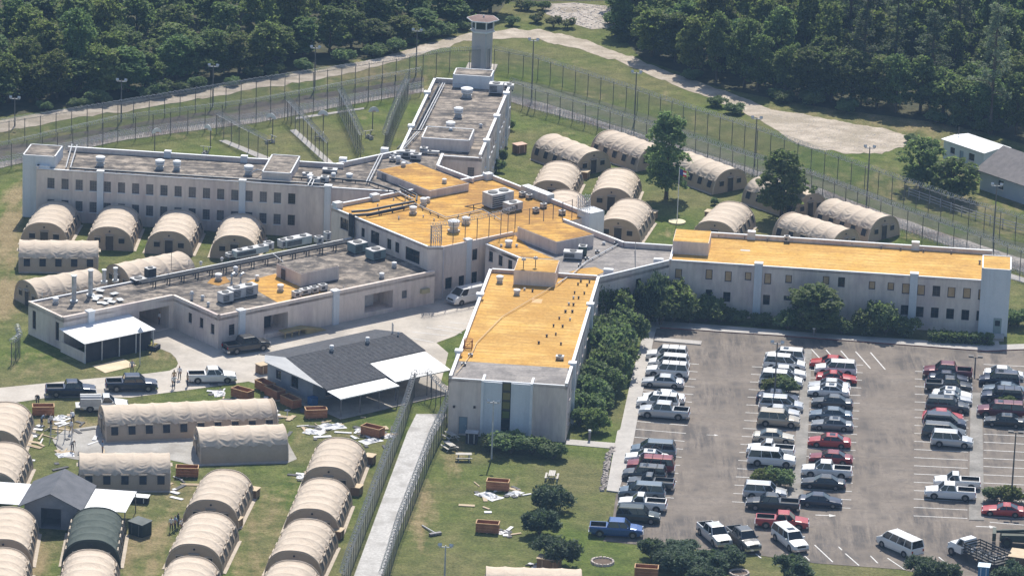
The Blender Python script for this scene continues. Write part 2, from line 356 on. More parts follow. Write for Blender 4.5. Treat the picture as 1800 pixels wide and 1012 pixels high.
# car park
lot = sheet('parking_lot', [(1168,577),(1278,585),(1397,592.6),(1575,606),(1735,618),(1800,615),(1860,612),(1860,1075),(1700,1060),(1640,1012),(1585,1000),(1432,989),(1340,976),(1240,966),(1107,955),(1060,950),(1075,925),(1083,868),(1087,866),(1150,592),(1154,577)], 0.03, M_asphalt)
sw = slab('sidewalk', [(1158,567),(1167,566),(1350,580),(1475,590),(1600,598),(1740,608),(1800,606),(1860,603),(1860,612),(1800,615),(1735,618),(1575,606),(1397,592.6),(1278,585),(1168,577),(1160,577)], 0.0, 0.15, M_walk, edge=M_kerbside)
wk = slab('sidewalk', [(1131,588),(1140,567),(1158,567),(1160,577),(1154,577),(1150,592),(1122.5,726),(1111,790),(1087,866),(1066,863),(1085,759),(1090,756),(1107,678),(1120,626)], 0.0, 0.15, M_walk)
slab('footpath', [(996,772),(1085,779),(1083,789),(994,781)], 0.0, 0.06, M_walk)
slab('footpath', [(1742,578),(1752,578),(1757,608),(1746,608)], 0.0, 0.08, M_walk)
slab('kerb_island', [(1151,594),(1234,601),(1232,607),(1150,600)], 0.03, 0.15, M_walk)
slab('kerb_island', [(1706,690),(1726,691),(1730,915),(1703,914)], 0.03, 0.09, M_island)
slab('kerb_island', [(1414,614),(1427,615),(1420,770),(1411,880),(1384,880),(1398,770)], 0.03, 0.09, M_island)
slab('footpath', [(1772,480),(1830,498),(1830,506),(1772,489)], 0.0, 0.06, M_walk)
sheet('plywood_sheet_on_grass', [(162,643),(217,630),(240,642),(185,655)], 0.05, mat('pale_plywood', (0.62,0.50,0.33), (0.70,0.58,0.40), 0.6, 0.85, fine=0.1)) if False else None
# painted stall lines, each its own strip of paint
def stripe(a, b, wid=0.15, parent=None, name='parking_stripe'):
    p, q = G(*a, 0.045), G(*b, 0.045); d = (q-p); n_ = Vector((-d.y, d.x, 0)).normalized()*(wid/2)
    return MB().face([p-n_, q-n_, q+n_, p+n_]).build(name, M_line, parent)
lines = []
y = 640.0; k = 0
while y < 885:                                       # stall lines of the column along the walkway
    xr = 1228-(y-643)*0.188; xl = xr-92; lines.append(((xl, y-7.6), (xr, y))); y += 13.1+(y-640)*0.0065
y = 644.0
while y < 890:                                       # column left of the middle island
    xl = 1322-(y-644)*0.148; lines.append(((xl, y), (xl+88, y+4.5))); y += 13.2+(y-644)*0.0068
y = 637.0
while y < 895:                                       # right of the middle island
    xl = 1427-(y-620)*0.09; lines.append(((xl, y), (xl+92, y+4.5))); y += 13.2+(y-644)*0.0068
y = 652.0
while y < 915:
    lines.append(((1608.5-(y-652)*0.01, y), (1703-(y-652)*0.01, y+4.6))); y += 13.3+(y-652)*0.0068
y = 640.0
while y < 915:
    lines.append(((1729, y), (1822, y+4.6))); y += 13.3+(y-652)*0.0068
for i in range(5): lines.append(((1426+i*26, 613+i*1.5), (1452+i*26, 641+i*2)))       # slanted bays by the sidewalk
for a in (((1432,957),(1464,987)),((1474,960),(1480,966)),((1486,972),(1510,993)),((1530,976),(1543,989)),((1414,976),(1423,984)),((1650,978),(1680,1003)),((1560,980),(1590,1000)),((1328,972),(1338,980)),((1740,917),(1800,922)),((1436,640),(1500,644))): lines.append(a)
for a, b in lines: stripe(a, b, parent=lot)
def lot_arrow(px, py, s):
    b = MB(); o = G(px, py, 0.046)
    b.face([o+Vector(v)*s for v in ((-1.1,-.1,0),(.4,-.1,0),(.4,.1,0),(-1.1,.1,0))]); b.face([o+Vector(v)*s for v in ((.4,-.45,0),(1.2,0,0),(.4,.45,0))]); b.build('painted_arrow', M_line, lot)
lot_arrow(1451, 905, 1); lot_arrow(1733, 925, 1); lot_arrow(1252, 764, .6)
yard_lines = [((789,566),(820,569)),((770,572),(815,579)),((725,583),(790,590)),((722,594),(762,601)),((750,575),(812,585))]
# ------------------------------------------------------------------ buildings
def roof_material(name, base, alt, stain, lines, amt, scale=0.35, seam=None, mottle=0.16):
    m = bpy.data.materials.new(name); nt, n, l, bs = nodes_of(m)
    p = world_pos(n, l); pr = world_pos(n, l, (0.10, 1.0, 1), lines); pw = world_pos(n, l, (1, 1, 1), lines)
    f1 = nnoise(n, l, p, scale, 6, 0.65); f2 = nnoise(n, l, pr, 1.3, 5, 0.65); f3 = nnoise(n, l, p, mottle, 6, 0.7); f4 = nnoise(n, l, p, 2.4, 5, 0.75)
    c = nramp(n, l, f1, [(0.38, base), (0.60, alt)])
    c = nmix(n, l, nmath(n, l, 'MULTIPLY', nramp(n, l, f2, [(0.46, (0,0,0)), (0.62, (1,1,1))]), amt), c, stain)
    c = nmix(n, l, nmath(n, l, 'MULTIPLY', nramp(n, l, f3, [(0.47, (0,0,0)), (0.58, (1,1,1))]), amt), c, tuple(x*.85 for x in stain))
    if seam:                                       # lap seams of the roofing, about a metre apart, wavering and broken
        w = n.new('ShaderNodeTexWave'); w.bands_direction = 'Y'; w.inputs['Scale'].default_value = 0.275; w.inputs['Distortion'].default_value = 5.0; w.inputs['Detail'].default_value = 4; w.inputs['Detail Scale'].default_value = 0.5
        l.new(pw, w.inputs['Vector'])
        k = nmath(n, l, 'MULTIPLY', nramp(n, l, w.outputs['Fac'], [(0.0, (1,1,1)), (0.34, (0,0,0))]), nramp(n, l, f1, [(0.35, (0.25,)*3), (0.6, (1,1,1))]))
        c = nmix(n, l, nmath(n, l, 'MULTIPLY', k, 0.5), c, seam)
    c = nmix(n, l, 0.7, c, nramp(n, l, f4, [(0.25, (0.50,)*3), (0.55, (1.0,)*3), (0.8, (1.15,)*3)]), 'MULTIPLY')
    l.new(c, bs.inputs['Base Color']); bs.inputs['Roughness'].default_value = 0.88; bs.inputs['Specular IOR Level'].default_value = 0.2
    nbump(n, l, f2, bs, 0.5, 0.08); return m
M_or_wing = roof_material('orange_foam_roof', (0.615,0.36,0.085), (0.695,0.445,0.14), (0.51,0.275,0.07), R_(5.5), 0.6, 0.4, (0.37,0.195,0.055), 0.12)
M_or_diag = roof_material('orange_foam_roof_diagonal', (0.60,0.325,0.065), (0.69,0.415,0.105), (0.38,0.20,0.06), R_(-14), 0.8, 0.4, (0.27,0.13,0.04), 0.11)
M_gravelroof = roof_material('weathered_gravel_roof', (0.175,0.15,0.13), (0.40,0.34,0.28), (0.07,0.064,0.062), R_(5.5), 0.8, 0.75, None, 0.42)
M_greyroof = roof_material('grey_felt_roof', (0.29,0.265,0.25), (0.365,0.335,0.31), (0.215,0.20,0.195), R_(-40), 0.7, 0.5, None, 0.35)

_wincache = {}
def window_meshes(w, h, style):
    k = (round(w, 2), round(h, 2), style)
    if k in _wincache: return _wincache[k]
    fr = {'grid': M_wgrey, 'bars': M_wframe, 'board': M_wframe, 'dark': M_wframe, 'plain': M_wgrey}[style]
    t = 0.085 if style in ('board', 'bars') else 0.06
    b = MB()                                   # local: x along wall, -y outward, z up, origin at the centre
    for x0, z0, x1, z1 in ((-w/2, -h/2, w/2, -h/2+t), (-w/2, h/2-t, w/2, h/2), (-w/2, -h/2+t, -w/2+t, h/2-t), (w/2-t, -h/2+t, w/2, h/2-t)):
        b.box(x0, -0.03, z0, x1, 0.06, z1)
    nx, nz = {'grid': (3, 4), 'bars': (4, 4), 'board': (1, 1), 'dark': (2, 2), 'plain': (2, 1)}[style]
    q = 0.035 if style != 'bars' else 0.05
    for i in range(1, nx): x = -w/2+w*i/nx; b.box(x-q/2, 0.0, -h/2+t, x+q/2, 0.045, h/2-t)
    for i in range(1, nz): z = -h/2+h*i/nz; b.box(-w/2+t, -0.005, z-q/2, w/2-t, 0.04, z+q/2)
    pane = MB().box(-w/2+t, 0.05, -h/2+t, w/2-t, 0.075, h/2-t)
    pm = {'board': M_board, 'grid': M_pane2, 'plain': M_pane2}.get(style, M_pane)
    sill = MB().box(-w/2-0.08, -0.10, -h/2-0.09, w/2+0.08, 0.06, -h/2-0.005)
    r = (b.mesh('window', [fr]), pane.mesh('pane', [pm]), sill.mesh('sill', [M_wall if style != 'grid' else M_trim]))
    _wincache[k] = r; return r
def inside(p, poly):
    c = False; j = len(poly)-1
    for i in range(len(poly)):
        a, b = poly[i], poly[j]
        if (a[1] > p[1]) != (b[1] > p[1]) and p[0] < (b[0]-a[0])*(p[1]-a[1])/(b[1]-a[1])+a[0]: c = not c
        j = i
    return c
class Building:
    """poly: ccw outline in the frame's (u, v); walls with true window openings, roof sheet inside a parapet with coping"""
    def __init__(s, name, label, frame, centre, cat='building'):
        s.fr = frame; s.c = centre
        s.root = thing(name, frame.w(*centre), frame.a, label, cat)
    def L(s, u, v): return (u-s.c[0], v-s.c[1])
    def walls(s, poly, z1, holes=None, z0=0.0, m=None, name='wall', win=True, skip=()):
        """holes: {edge index: [(distance along edge, z centre, w, h, style)]}; edge i runs poly[i] -> poly[i+1]"""
        P_ = [s.L(*p) for p in poly]; b = MB(); holes = holes or {}
        for i in range(len(P_)):
            if i in skip: continue
            a = Vector((*P_[i], 0)); c = Vector((*P_[(i+1) % len(P_)], 0)); d = (c-a); Ln = d.length; d.normalize(); out = Vector((d.y, -d.x, 0))
            hs = holes.get(i, [])
            rect = [(q-w/2, q+w/2, zc-h/2, zc+h/2) for q, zc, w, h, st in hs]
            ds = sorted({0.0, Ln, *[r[0] for r in rect], *[r[1] for r in rect]}); zs = sorted({z0, z1, *[r[2] for r in rect], *[r[3] for r in rect]})
            for k in range(len(ds)-1):
                run = None
                for j in range(len(zs)-1):
                    x, z = (ds[k]+ds[k+1])/2, (zs[j]+zs[j+1])/2
                    solid = not any(r[0] < x < r[1] and r[2] < z < r[3] for r in rect)
                    if solid and run is None: run = zs[j]
                    if run is not None and (not solid or j == len(zs)-2):
                        top = zs[j] if not solid else zs[j+1]
                        b.face([a+d*ds[k]+Vector((0,0,run)), a+d*ds[k+1]+Vector((0,0,run)), a+d*ds[k+1]+Vector((0,0,top)), a+d*ds[k]+Vector((0,0,top))]); run = None
            dep = 0.20
            for r, (q, zc, w, h, st) in zip(rect, hs):
                dd = (6.5 if w > 4.3 and z1 < 3.9 and q < 15 else 3.0) if st == 'open' else dep
                o = [a+d*r[0]+Vector((0,0,r[2])), a+d*r[1]+Vector((0,0,r[2])), a+d*r[1]+Vector((0,0,r[3])), a+d*r[0]+Vector((0,0,r[3]))]
                n_ = [p-out*dd for p in o]
                for k in range(4): b.face([o[k], o[(k+1) % 4], n_[(k+1) % 4], n_[k]])
                if st == 'open': b.face(n_)
                elif st == 'door':
                    door = MB().box(-w/2+.04, 0.02, -h/2+.02, w/2-.04, 0.08, h/2-.03, 0).box(-w/2, -.02, -h/2, -w/2+.05, .08, h/2, 1).box(w/2-.05, -.02, -h/2, w/2, .08, h/2, 1).box(-w/2+.05, -.02, h/2-.06, w/2-.05, .08, h/2, 1)
                    od = door.build('door', [mat('blue_grey_door', (0.22,0.30,0.36), (0.28,0.35,0.40), 1.0, 0.6), M_wgrey], s.root, a+d*q+Vector((0,0,zc))-out*0.10, math.atan2(d.y, d.x))
                    MB().box(w/2-.25, -.06, -.1, w/2-.13, .02, .02).build('handle', M_galv, od)
                else:
                    wm, pm, sm = window_meshes(w, h, st); rz = math.atan2(d.y, d.x)
                    ow = link('window', wm, s.root, a+d*q+Vector((0,0,zc))-out*0.12, rz)
                    link('pane', pm, ow); link('sill', sm, ow, (0, -0.12+0.0, 0))
        s.wall = b.build(name, m or M_wall, s.root); return s.wall
    def roof(s, poly, z, m, name='roof'):
        return MB().face([(*s.L(*p), z) for p in poly]).build(name, m, s.root)
    def coping(s, pts, z0, z1, t=0.28, closed=False, m=None, cap=0.07, name='parapet', mw=None):
        """a parapet wall along pts (inside of the line), masonry with a white cap"""
        q = [Vector((*s.L(*p), 0)) for p in pts]; b = MB(); n_ = len(q)
        for i in range(n_ if closed else n_-1):
            a, c = q[i], q[(i+1) % n_]; d = (c-a).normalized(); inn = Vector((-d.y, d.x, 0))*t
            d0 = Vector((0,0,0)); e = d*0.0
            o = d*0.03; ou = -Vector((-d.y, d.x, 0))*0.04
            b.hexa([v+Vector((0,0,z0)) for v in (a-inn*0.0, c, c+inn, a+inn)], [v+Vector((0,0,z1-cap)) for v in (a, c, c+inn, a+inn)], 0)
            b.hexa([v+Vector((0,0,z1-cap)) for v in (a+ou-o, c+ou+o, c+inn-ou+o, a+inn-ou-o)], [v+Vector((0,0,z1)) for v in (a+ou-o, c+ou+o, c+inn-ou+o, a+inn-ou-o)], 1)
        return b.build(name, [mw or M_wall, m or M_trim], s.root)
    def pilaster(s, u, v, z1, w=0.85, d=0.28, out=(0, -1), cap=0.22):
        x, y = s.L(u, v); b = MB(); ox, oy = out
        def bx(w_, d0, d1, z0, z2, mi):
            if oy: b.box(x-w_/2, min(y+oy*d0, y+oy*d1), z0, x+w_/2, max(y+oy*d0, y+oy*d1), z2, mi)
            else: b.box(min(x+ox*d0, x+ox*d1), y-w_/2, z0, max(x+ox*d0, x+ox*d1), y+w_/2, z2, mi)
        bx(w, -0.25, d, 0, z1, 0); bx(w+0.12, -0.55, d+0.08, z1, z1+cap, 1)
        return b.build('pilaster', [M_pil, M_trim], s.root)
    def vent(s, u, v, z, r=0.55, h=1.15):
        x, y = s.L(u, v); b = MB()
        b.box(x-r*.8, y-r*.8, z, x+r*.8, y+r*.8, z+.25, 1)
        b.cyl(x, y, z+.25, z+h*.55, r*.75, 14, 1); b.cyl(x, y, z+h*.5, z+h*.62, r, 14, 0); b.cyl(x, y, z+h*.62, z+h*.74, r*.82, 14, 1); b.cyl(x, y, z+h*.74, z+h*.95, r*1.08, 16, 0); b.cyl(x, y, z+h*.95, z+h*1.03, r*1.0, 16, 0, r*.7)
        return b.build('roof_ventilator', [M_white, M_galv], s.root)
    def smallvent(s, u, v, z, r=0.16, h=0.55, m=None):
        x, y = s.L(u, v)
        return MB().cyl(x, y, z, z+h*.7, r*.6, 8, 0).cyl(x, y, z+h*.7, z+h, r, 10, 0, r*.6).build('vent_pipe', [m or M_unit], s.root)
    def unit(s, u, v, z, lx, ly, h, m=None, rz=0.0, name='air_conditioner', legs=.2):
        b = MB().box(-lx/2, -ly/2, legs, lx/2, ly/2, h, 0)
        for sx in (-1, 1): b.box(sx*lx*.4-.06, -ly/2, 0, sx*lx*.4+.06, ly/2, legs, 1)
        b.box(-lx/2-.03, -ly/2-.03, h, lx/2+.03, ly/2+.03, h+.06, 2)
        for i in range(5):
            zz = legs+.15+(h-legs-.3)*i/5; b.box(-lx/2+.1, -ly/2-.025, zz, lx*.1, -ly/2, zz+(h-legs)*.09, 1)
        b.box(lx*.18, -ly/2-.02, legs+.1, lx/2-.08, -ly/2, h-.12, 0)
        o = b.build(name, [m or M_unit, M_pipe, M_unit], s.root, (*s.L(u, v), z), rz)
        n_ = max(1, int(lx/1.4))
        for i in range(n_):
            cx = -lx/2+lx*(i+.5)/n_; MB().cyl(cx, 0, h+.06, h+.16, min(ly, lx/n_)*.36, 14).build('fan_guard', M_pipe, o)
        return o
    def stub(s, poly, z0, z1, roofm, name='penthouse', rim=True, m=None):
        b = MB(); P_ = [s.L(*p) for p in poly]
        b.prism(P_, z0, z1, 0)
        o = b.build(name, [m or M_wall], s.root)
        c = (sum(p[0] for p in P_)/len(P_), sum(p[1] for p in P_)/len(P_))
        ins = [(p[0]+(c[0]-p[0])*0.03, p[1]+(c[1]-p[1])*0.03) for p in P_]
        MB().prism(ins, z1+0.003, z1+0.05, 0).build('roof', roofm, o)
        if rim:
            r = MB()
            for i in range(len(P_)):
                a, e = Vector((*P_[i], 0)), Vector((*P_[(i+1) % len(P_)], 0)); d = (e-a).normalized(); inn = Vector((-d.y, d.x, 0))*0.16
                r.hexa([v+Vector((0,0,z1+.004)) for v in (a, e, e+inn, a+inn)], [v+Vector((0,0,z1+0.11)) for v in (a, e, e+inn, a+inn)])
            r.build('rim', M_trim, o)
        return o
    def pipe(s, pts, r=0.09, m=None, name='pipe', n=7, posts=True, zr=None):
        q = [Vector((*s.L(p[0], p[1]), p[2])) for p in pts]
        b = MB().tube(q, r, n)
        if posts and zr is not None:
            for i in range(len(q)-1):
                Ln = (q[i+1]-q[i]).length; k = int(Ln/2.2)
                for j in range(1, k+1):
                    p = q[i].lerp(q[i+1], j/(k+1)); b.box(p.x-.05, p.y-.05, zr, p.x+.05, p.y+.05, p.z)
        return b.build(name, m or M_pipe, s.root, smooth=False)
def rect(u0, v0, u1, v1): return [(u0, v0), (u1, v0), (u1, v1), (u0, v1)]
def inset(u0, v0, u1, v1, t): return rect(u0+t, v0+t, u1-t, v1-t)

# --- west cell wing (long, two storeys, at the left)
b = Building('cell_wing', 'long two-storey pink-grey cell wing with weathered gravel roof behind four tents', W, (-44, 20))
LZ = 6.9
pol = [(-64.3,15.7),(-15.6,15.7),(-25.2,25.0),(-64.3,25.0)]
hol = []
for i in range(18):
    u = -62.35+1.866*i
    for zc in (5.1, 2.2): hol.append((u+64.3, zc, 0.95, 1.42, 'bars' if i == 17 else 'grid'))
b.walls(pol, LZ-.02, {0: hol})
b.roof([(-64.3,15.7),(-15.6,15.7),(-25.2,25.0),(-64.3,25.0)], LZ, M_gravelroof)
b.coping([(-25.2,25.0),(-61.9,25.0)][::1], LZ-.5, 7.55)
b.coping([(-64.3,15.7),(-15.7,15.7)], LZ-.1, 7.0, t=.22, cap=.09)
b.coping([(-64.3,25.0),(-64.3,15.7)], LZ-.1, 7.3)
for u in (-55.8, -37.1, -25.9): b.pilaster(u, 15.7, 7.05)
for u in (-48.6, -38.4): b.stub(rect(u-.45, 24.6, u+.45, 25.35), 6.5, 7.75, M_trim, 'parapet_cap', False, M_pil)
b.stub(rect(-66.3,16.6,-62.0,21.9), 0, 8.35, M_gravelroof, 'stair_tower', True, M_pil)
b.stub(rect(-64.3,15.9,-62.6,16.7), 6.9, 7.25, M_white, 'white_hatch', False, M_trim)
b.stub(rect(-34.8,16.9,-31.0,25.3), 6.9, 8.05, M_gravelroof, 'roof_house')
for px, py, r in ((176.6,291,.58),(281,297,.58),(311,298.5,.5),(437,307,.58)):
    u, v = W.at(px, py, LZ); b.vent(u, v, LZ, r, 1.25)
for px, py, r in ((545,318,.4),(614,316,.42),(586,315,.3),(700,285,.3)):
    u, v = W.at(px, py, LZ); b.vent(u, v, LZ, r, .85)
for px, py, lx, ly, h in ((553,322,1.4,1.0,.7),(571,321,1.0,.9,.8),(580,303,1.9,1.0,.45),(540,311,1.2,.7,.5)):
    u, v = W.at(px, py, LZ); b.unit(u, v, LZ, lx, ly, h)
zz = LZ+.28
b.pipe([(-60,16.05,zz),(-35.2,16.05,zz),(-26.5,16.05,zz)], .13, zr=LZ); b.pipe([(-60,16.4,zz),(-26.5,16.4,zz)], .06, M_pipew, zr=LZ)
b.pipe([(-61.3,24.4,8.0),(-60.5,16.3,7.2)], .08, M_pipew); b.pipe([(-60.6,24.2,8.0),(-59.9,16.3,7.2)], .08, M_pipew)
for a, c in (((306+0,232),(0,0)),): pass
b.pipe([(*W.at(580,313,7.3),7.3),(*W.at(647,319,7.3),7.3),(*W.at(701,337,7.5),7.5)], .15, zr=LZ)
b.pipe([(*W.at(505,311,7.2),7.2),(*W.at(580,313,7.3),7.3)], .12, zr=LZ)
b.pipe([(*W.at(440,305,7.3),7.3),(*W.at(452,298,7.9),7.9),(*W.at(462,300,7.3),7.3)], .08, M_pipew)
b.pipe([(*W.at(541,326,7.2),7.2),(*W.at(548,314,7.6),7.6)], .08, M_pipew)
b.pipe([(*W.at(548,326,7.2),7.2),(*W.at(553,314,7.6),7.6)], .08, M_pipew)
wing_left = b

# --- link roof between the west wing, the north wing and the centre
b = Building('link_building', 'low grey-roofed link between the left cell wing and the rear wing', W, (-16, 27))
Q1 = W.at(771,292,7.2); Q2 = W.at(827,314,7.2)
lpol = [(-25.0,25.0),(-15.4,15.8),(-8.0,22.6),(Q1[0],Q1[1]),(-13.0,33.6),(-18.9,33.6)]
b.walls([(-26.6,25.0),(-15.4,15.8),(-7.7,22.8),(Q1[0],Q1[1]),(-13.0,33.5),(-18.9,33.5)], 6.75)
b.roof([(-26.6,25.0),(-15.4,15.8),(-7.7,22.8),(Q1[0],Q1[1]),(-13.0,33.5),(-18.9,33.5)], 6.8, M_gravelroof)
b.coping([(-18.9,33.5),(-26.6,25.0)], 6.4, 7.45)
b.coping([(-7.7,22.8),(Q1[0],Q1[1])], 6.4, 7.35); b.coping([(Q1[0],Q1[1]),(-13.0,33.5)], 6.4, 7.35)
for px, py in ((603,281),(676,264)):
    u, v = W.at(px, py, 7.5); b.stub(rect(u-.5, v-.45, u+.5, v+.45), 6.4, 7.75, M_trim, 'parapet_cap', False, M_pil)
for dx in (-.25, .15): b.pipe([(*W.at(671.6+dx*12,270,7.4),7.4),(*W.at(647+dx*12,319,7.4),7.4)], .08, M_pipew, zr=6.8)
for dx in (-.4, .0): b.pipe([(*W.at(690+dx*10,272,7.3),7.3),(*W.at(725+dx*10,289,7.3),7.3)], .07, M_pipew, zr=6.8)
for px, py, lx, ly, h in ((716,277,2.0,1.0,.9),(731,281,1.4,1.0,.8),(700,277,1.2,.8,.6),(745,270,1.0,.8,.8),(690,284,.8,.6,.5)):
    u, v = W.at(px, py, 6.8); b.unit(u, v, 6.8, lx, ly, h, M_galv)
u, v = W.at(756,272,6.8); b.unit(u, v, 6.8, 2.4, .5, .5, M_unit, name='duct')

# --- north wing (running away from the camera)
b = Building('rear_wing', 'two-storey rear wing with gravel roof and white parapet running toward the guard tower', W, (-13.4, 52))
hol3 = [(2.2+i*2.55, z, .95, 1.4, 'grid') for i in range(14) for z in (5.1, 2.2)]
npol = rect(-18.9,33.5,-7.9,70.8)
b.walls(npol, 6.9, {1: hol3, 0: [(9.6, 5.0, .9, 1.3, 'grid')]})
b.roof(rect(-18.8,33.6,-8.0,70.7), 6.85, M_gravelroof)
b.coping([(-8.0,33.5),(-7.9,70.8),(-18.9,70.8),(-18.9,33.5)], 6.5, 7.5); b.coping([(-13,33.5),(-7.9,33.5)], 6.5, 7.05, t=.2)
b.stub(rect(-16.0,68.6,-10.6,72.4), 0, 8.6, M_gravelroof, 'stair_tower', True, M_pil)
b.stub(rect(-16.4,36.4,-9.9,42.2), 6.8, 8.4, M_gravelroof, 'roof_house')
for v in (40.2, 52.6, 64.6): b.pilaster(-7.9, v, 7.5, out=(1, 0), cap=.25)
for v in (45, 62.5): b.pilaster(-18.9, v, 7.5, out=(-1, 0), cap=.25)
for px, py, r in ((820.5,171,.8),(805.6,206,.6),(791.6,231,.6)):
    u, v = W.at(px, py, 6.85); b.vent(u, v, 6.85, r, 1.35)
u, v = W.at(792,243,7.4); b.smallvent(u, v, 8.1, .3, .7)
u, v = W.at(845,224,6.85); b.smallvent(u, v, 6.85, .3, .5)
u, v = W.at(872,164,6.85); b.unit(u, v, 6.85, 1.9, 1.5, 1.4); b.unit(u+1.6, v+2.0, 6.85, 1.3, 1.0, .8, M_galv)
for du, rr in ((0, .1), (.45, .08), (.8, .06)):
    a = W.at(773, 146, 7.3); c = W.at(730, 229, 7.3); b.pipe([(a[0]+du*.9, a[1], 7.3), (c[0]+du*.9, c[1], 7.3), (c[0]+du-1.2, 34.5, 7.3)], rr, M_pipew if rr < .1 else M_pipe, zr=6.85)
b.pipe([(*W.at(722,229,7.4),7.4),(*W.at(745,230,7.4),7.4)], .09)
b.pipe([(*W.at(795,147,7.4),7.4),(*W.at(828,149,7.4),7.4),(*W.at(862,147,7.4),7.4)], .06, M_pipew)

# --- centre block, turned 45 degrees, orange roof
b = Building('central_block', 'two-storey central block with orange foam roof, pipes and razor wire at its corner', D, (1, 12))
CZ = 6.75
cpol = [(-12.0,2.2),(-10.4,1.2),(13.6,1.7),(13.9,22.3),(-12.0,22.3)]
def cb_left(px, py): v, z = D.on_u(px, py, -12.0); return 22.3-v, z
H0, H4 = [], []
for px, py, w, h in ((605,394,1.7,1.5),(638,409,.7,1.2),(659,418,1.75,1.7),(684,429,.85,1.35),(698,435,.85,1.35),(725,449,2.9,1.7),(616,402,.1,.1)):
    if w < .2: continue
    d_, z = cb_left(px, py); H4.append((d_, z, w, h, 'dark'))
for px, py, w, h in ((834,447,.85,1.45),(787,497,1.1,1.5),(810,494,.9,1.5),(833,488,.9,1.6)):
    u, z = D.on_v(px, py, 1.4); H0.append((u+10.4, z, w, h, 'dark'))
b.walls(cpol, 6.72, {1: H0, 4: H4})
b.roof(cpol, CZ, M_or_diag)
b.coping([(13.6,1.7),(13.9,22.3)], 6.3, 7.3); b.coping([(13.9,22.3),(9.0,22.3)], 6.3, 7.3); b.coping([(1.0,22.3),(-12,22.3)], 6.3, 7.25)
b.coping([(-12,22.3),(-12.0,2.2),(-10.4,1.2)], 6.5, 6.9, t=.2, cap=.08); b.coping([(-10.4,1.2),(1,1.42)], 6.5, 6.86, t=.2, cap=.05, m=M_wall)
for u, v in ((-11.4,21.8),(-5.2,22.1),(13.2,21.8)): b.stub(rect(u-.55, v-.45, u+.55, v+.45), 6.3, 7.55, M_trim, 'parapet_cap', False, M_pil)
b.stub(rect(12.5,0.2,15.0,2.6), 0, 7.6, M_white, 'corner_tower', True, M_pil)
b.stub(rect(12.9,9.2,14.1,14.6), 6.5, 7.75, M_white, 'parapet_duct', False, M_unit)
PH = [D.at(x, y, 7.75) for x, y in ((665,300),(759,337),(821,321),(728,285))]
ps0, ps1, pt0, pt1 = (PH[0][0]+PH[1][0])/2, (PH[2][0]+PH[3][0])/2, (PH[1][1]+PH[2][1])/2, (PH[0][1]+PH[3][1])/2
b.stub(rect(ps0, pt0, ps1, pt1), 6.0, 7.75, M_or_diag, 'penthouse', False)
x, z = D.on_v(673, 309, 0), 0
dd = MB().box(-.45, -.05, 0, .45, .03, 1.5); dd.v = [(x_, y_, z_*.6) for x_, y_, z_ in dd.v]; dd.build('penthouse_door', M_wgrey, b.root, (ps0-.03-b.c[0], pt1-1.6-b.c[1], 6.78), R_(-90))
for px, py, zv in ((709,293,7.8),(781,322,7.8)):
    u, v = D.at(px, py, zv); b.vent(u, v, zv, .28, .6)
for px, py, r, h in ((797.6,407,.72,1.5),(819,394,.5,.95),(744,361,.42,1.0),(752,356,.28,.7),(726,376,.45,1.0)):
    u, v = D.at(px, py, CZ); b.vent(u, v, CZ, r, h)
for px, py in ((793,331),(701,384),(744,382),(763,388),(701,386),(692,352),(664,362)):
    u, v = D.at(px, py, CZ); b.smallvent(u, v, CZ, .12, .3)
u, v = D.at(875,362,CZ); b.unit(u, v, CZ, 3.6, 2.0, 1.9, rz=R_(0)); 
u, v = D.at(901,370,CZ); b.unit(u, v, CZ, 2.2, 1.4, 1.1)
for px, py in ((942,374),(955,366),(988,378),(930,350),(918,346)):
    u, v = D.at(px, py, CZ); b.unit(u, v, CZ, .7, .6, .6, M_galv, name='roof_box')
# lagged pipes
def dp(px, py, z): return (*D.at(px, py, z), z)
b.pipe([dp(618,372,7.3),dp(645,370,7.3),dp(728,354,7.3)], .16, zr=CZ); b.pipe([dp(622,378,7.2),dp(650,376,7.2),dp(730,359,7.2)], .14, zr=CZ)
b.pipe([dp(644,380,7.0),dp(712,366,7.0)], .10, zr=CZ)
b.pipe([dp(701,327,7.6),dp(733,343,7.6),dp(732,353,7.3)], .14, zr=CZ); b.pipe([dp(704,333,7.4),dp(729,346,7.4)], .12, zr=CZ); b.pipe([dp(699,337,7.5),dp(726,350,7.5)], .10, M_pipew, zr=CZ)
b.pipe([dp(728,357,7.05),dp(784,382,7.05),dp(849,368,7.05),dp(880,386,7.05)], .06, M_pipew, zr=CZ); b.pipe([dp(730,361,7.0),dp(784,385.5,7.0),dp(846,372,7.0)], .05, M_pipe, zr=CZ)
b.pipe([dp(849,368,7.05),dp(817,363,7.05),dp(848,357,7.05)], .06, M_pipe, zr=CZ)
for k in range(4):
    v_, z_ = D.on_u(615+k*2.5, 378, -12.25); b.pipe([(-12.28, v_, 7.2), (-12.28, v_, 4.2)], .13, posts=False, name='down_pipe')
u_, z_ = D.on_v(779, 450, 1.1); b.pipe([(u_, 1.0, 6.6), (u_, 1.0, 0.1)], .1, mat('pinkish_pipe', (0.5,0.45,0.45), (.56,.5,.5), 1.0), posts=False, name='down_pipe')
u_, z_ = D.on_v(823, 450, 1.4); b.pilaster(u_, 1.45, 6.9, .75, .25)
centre = b

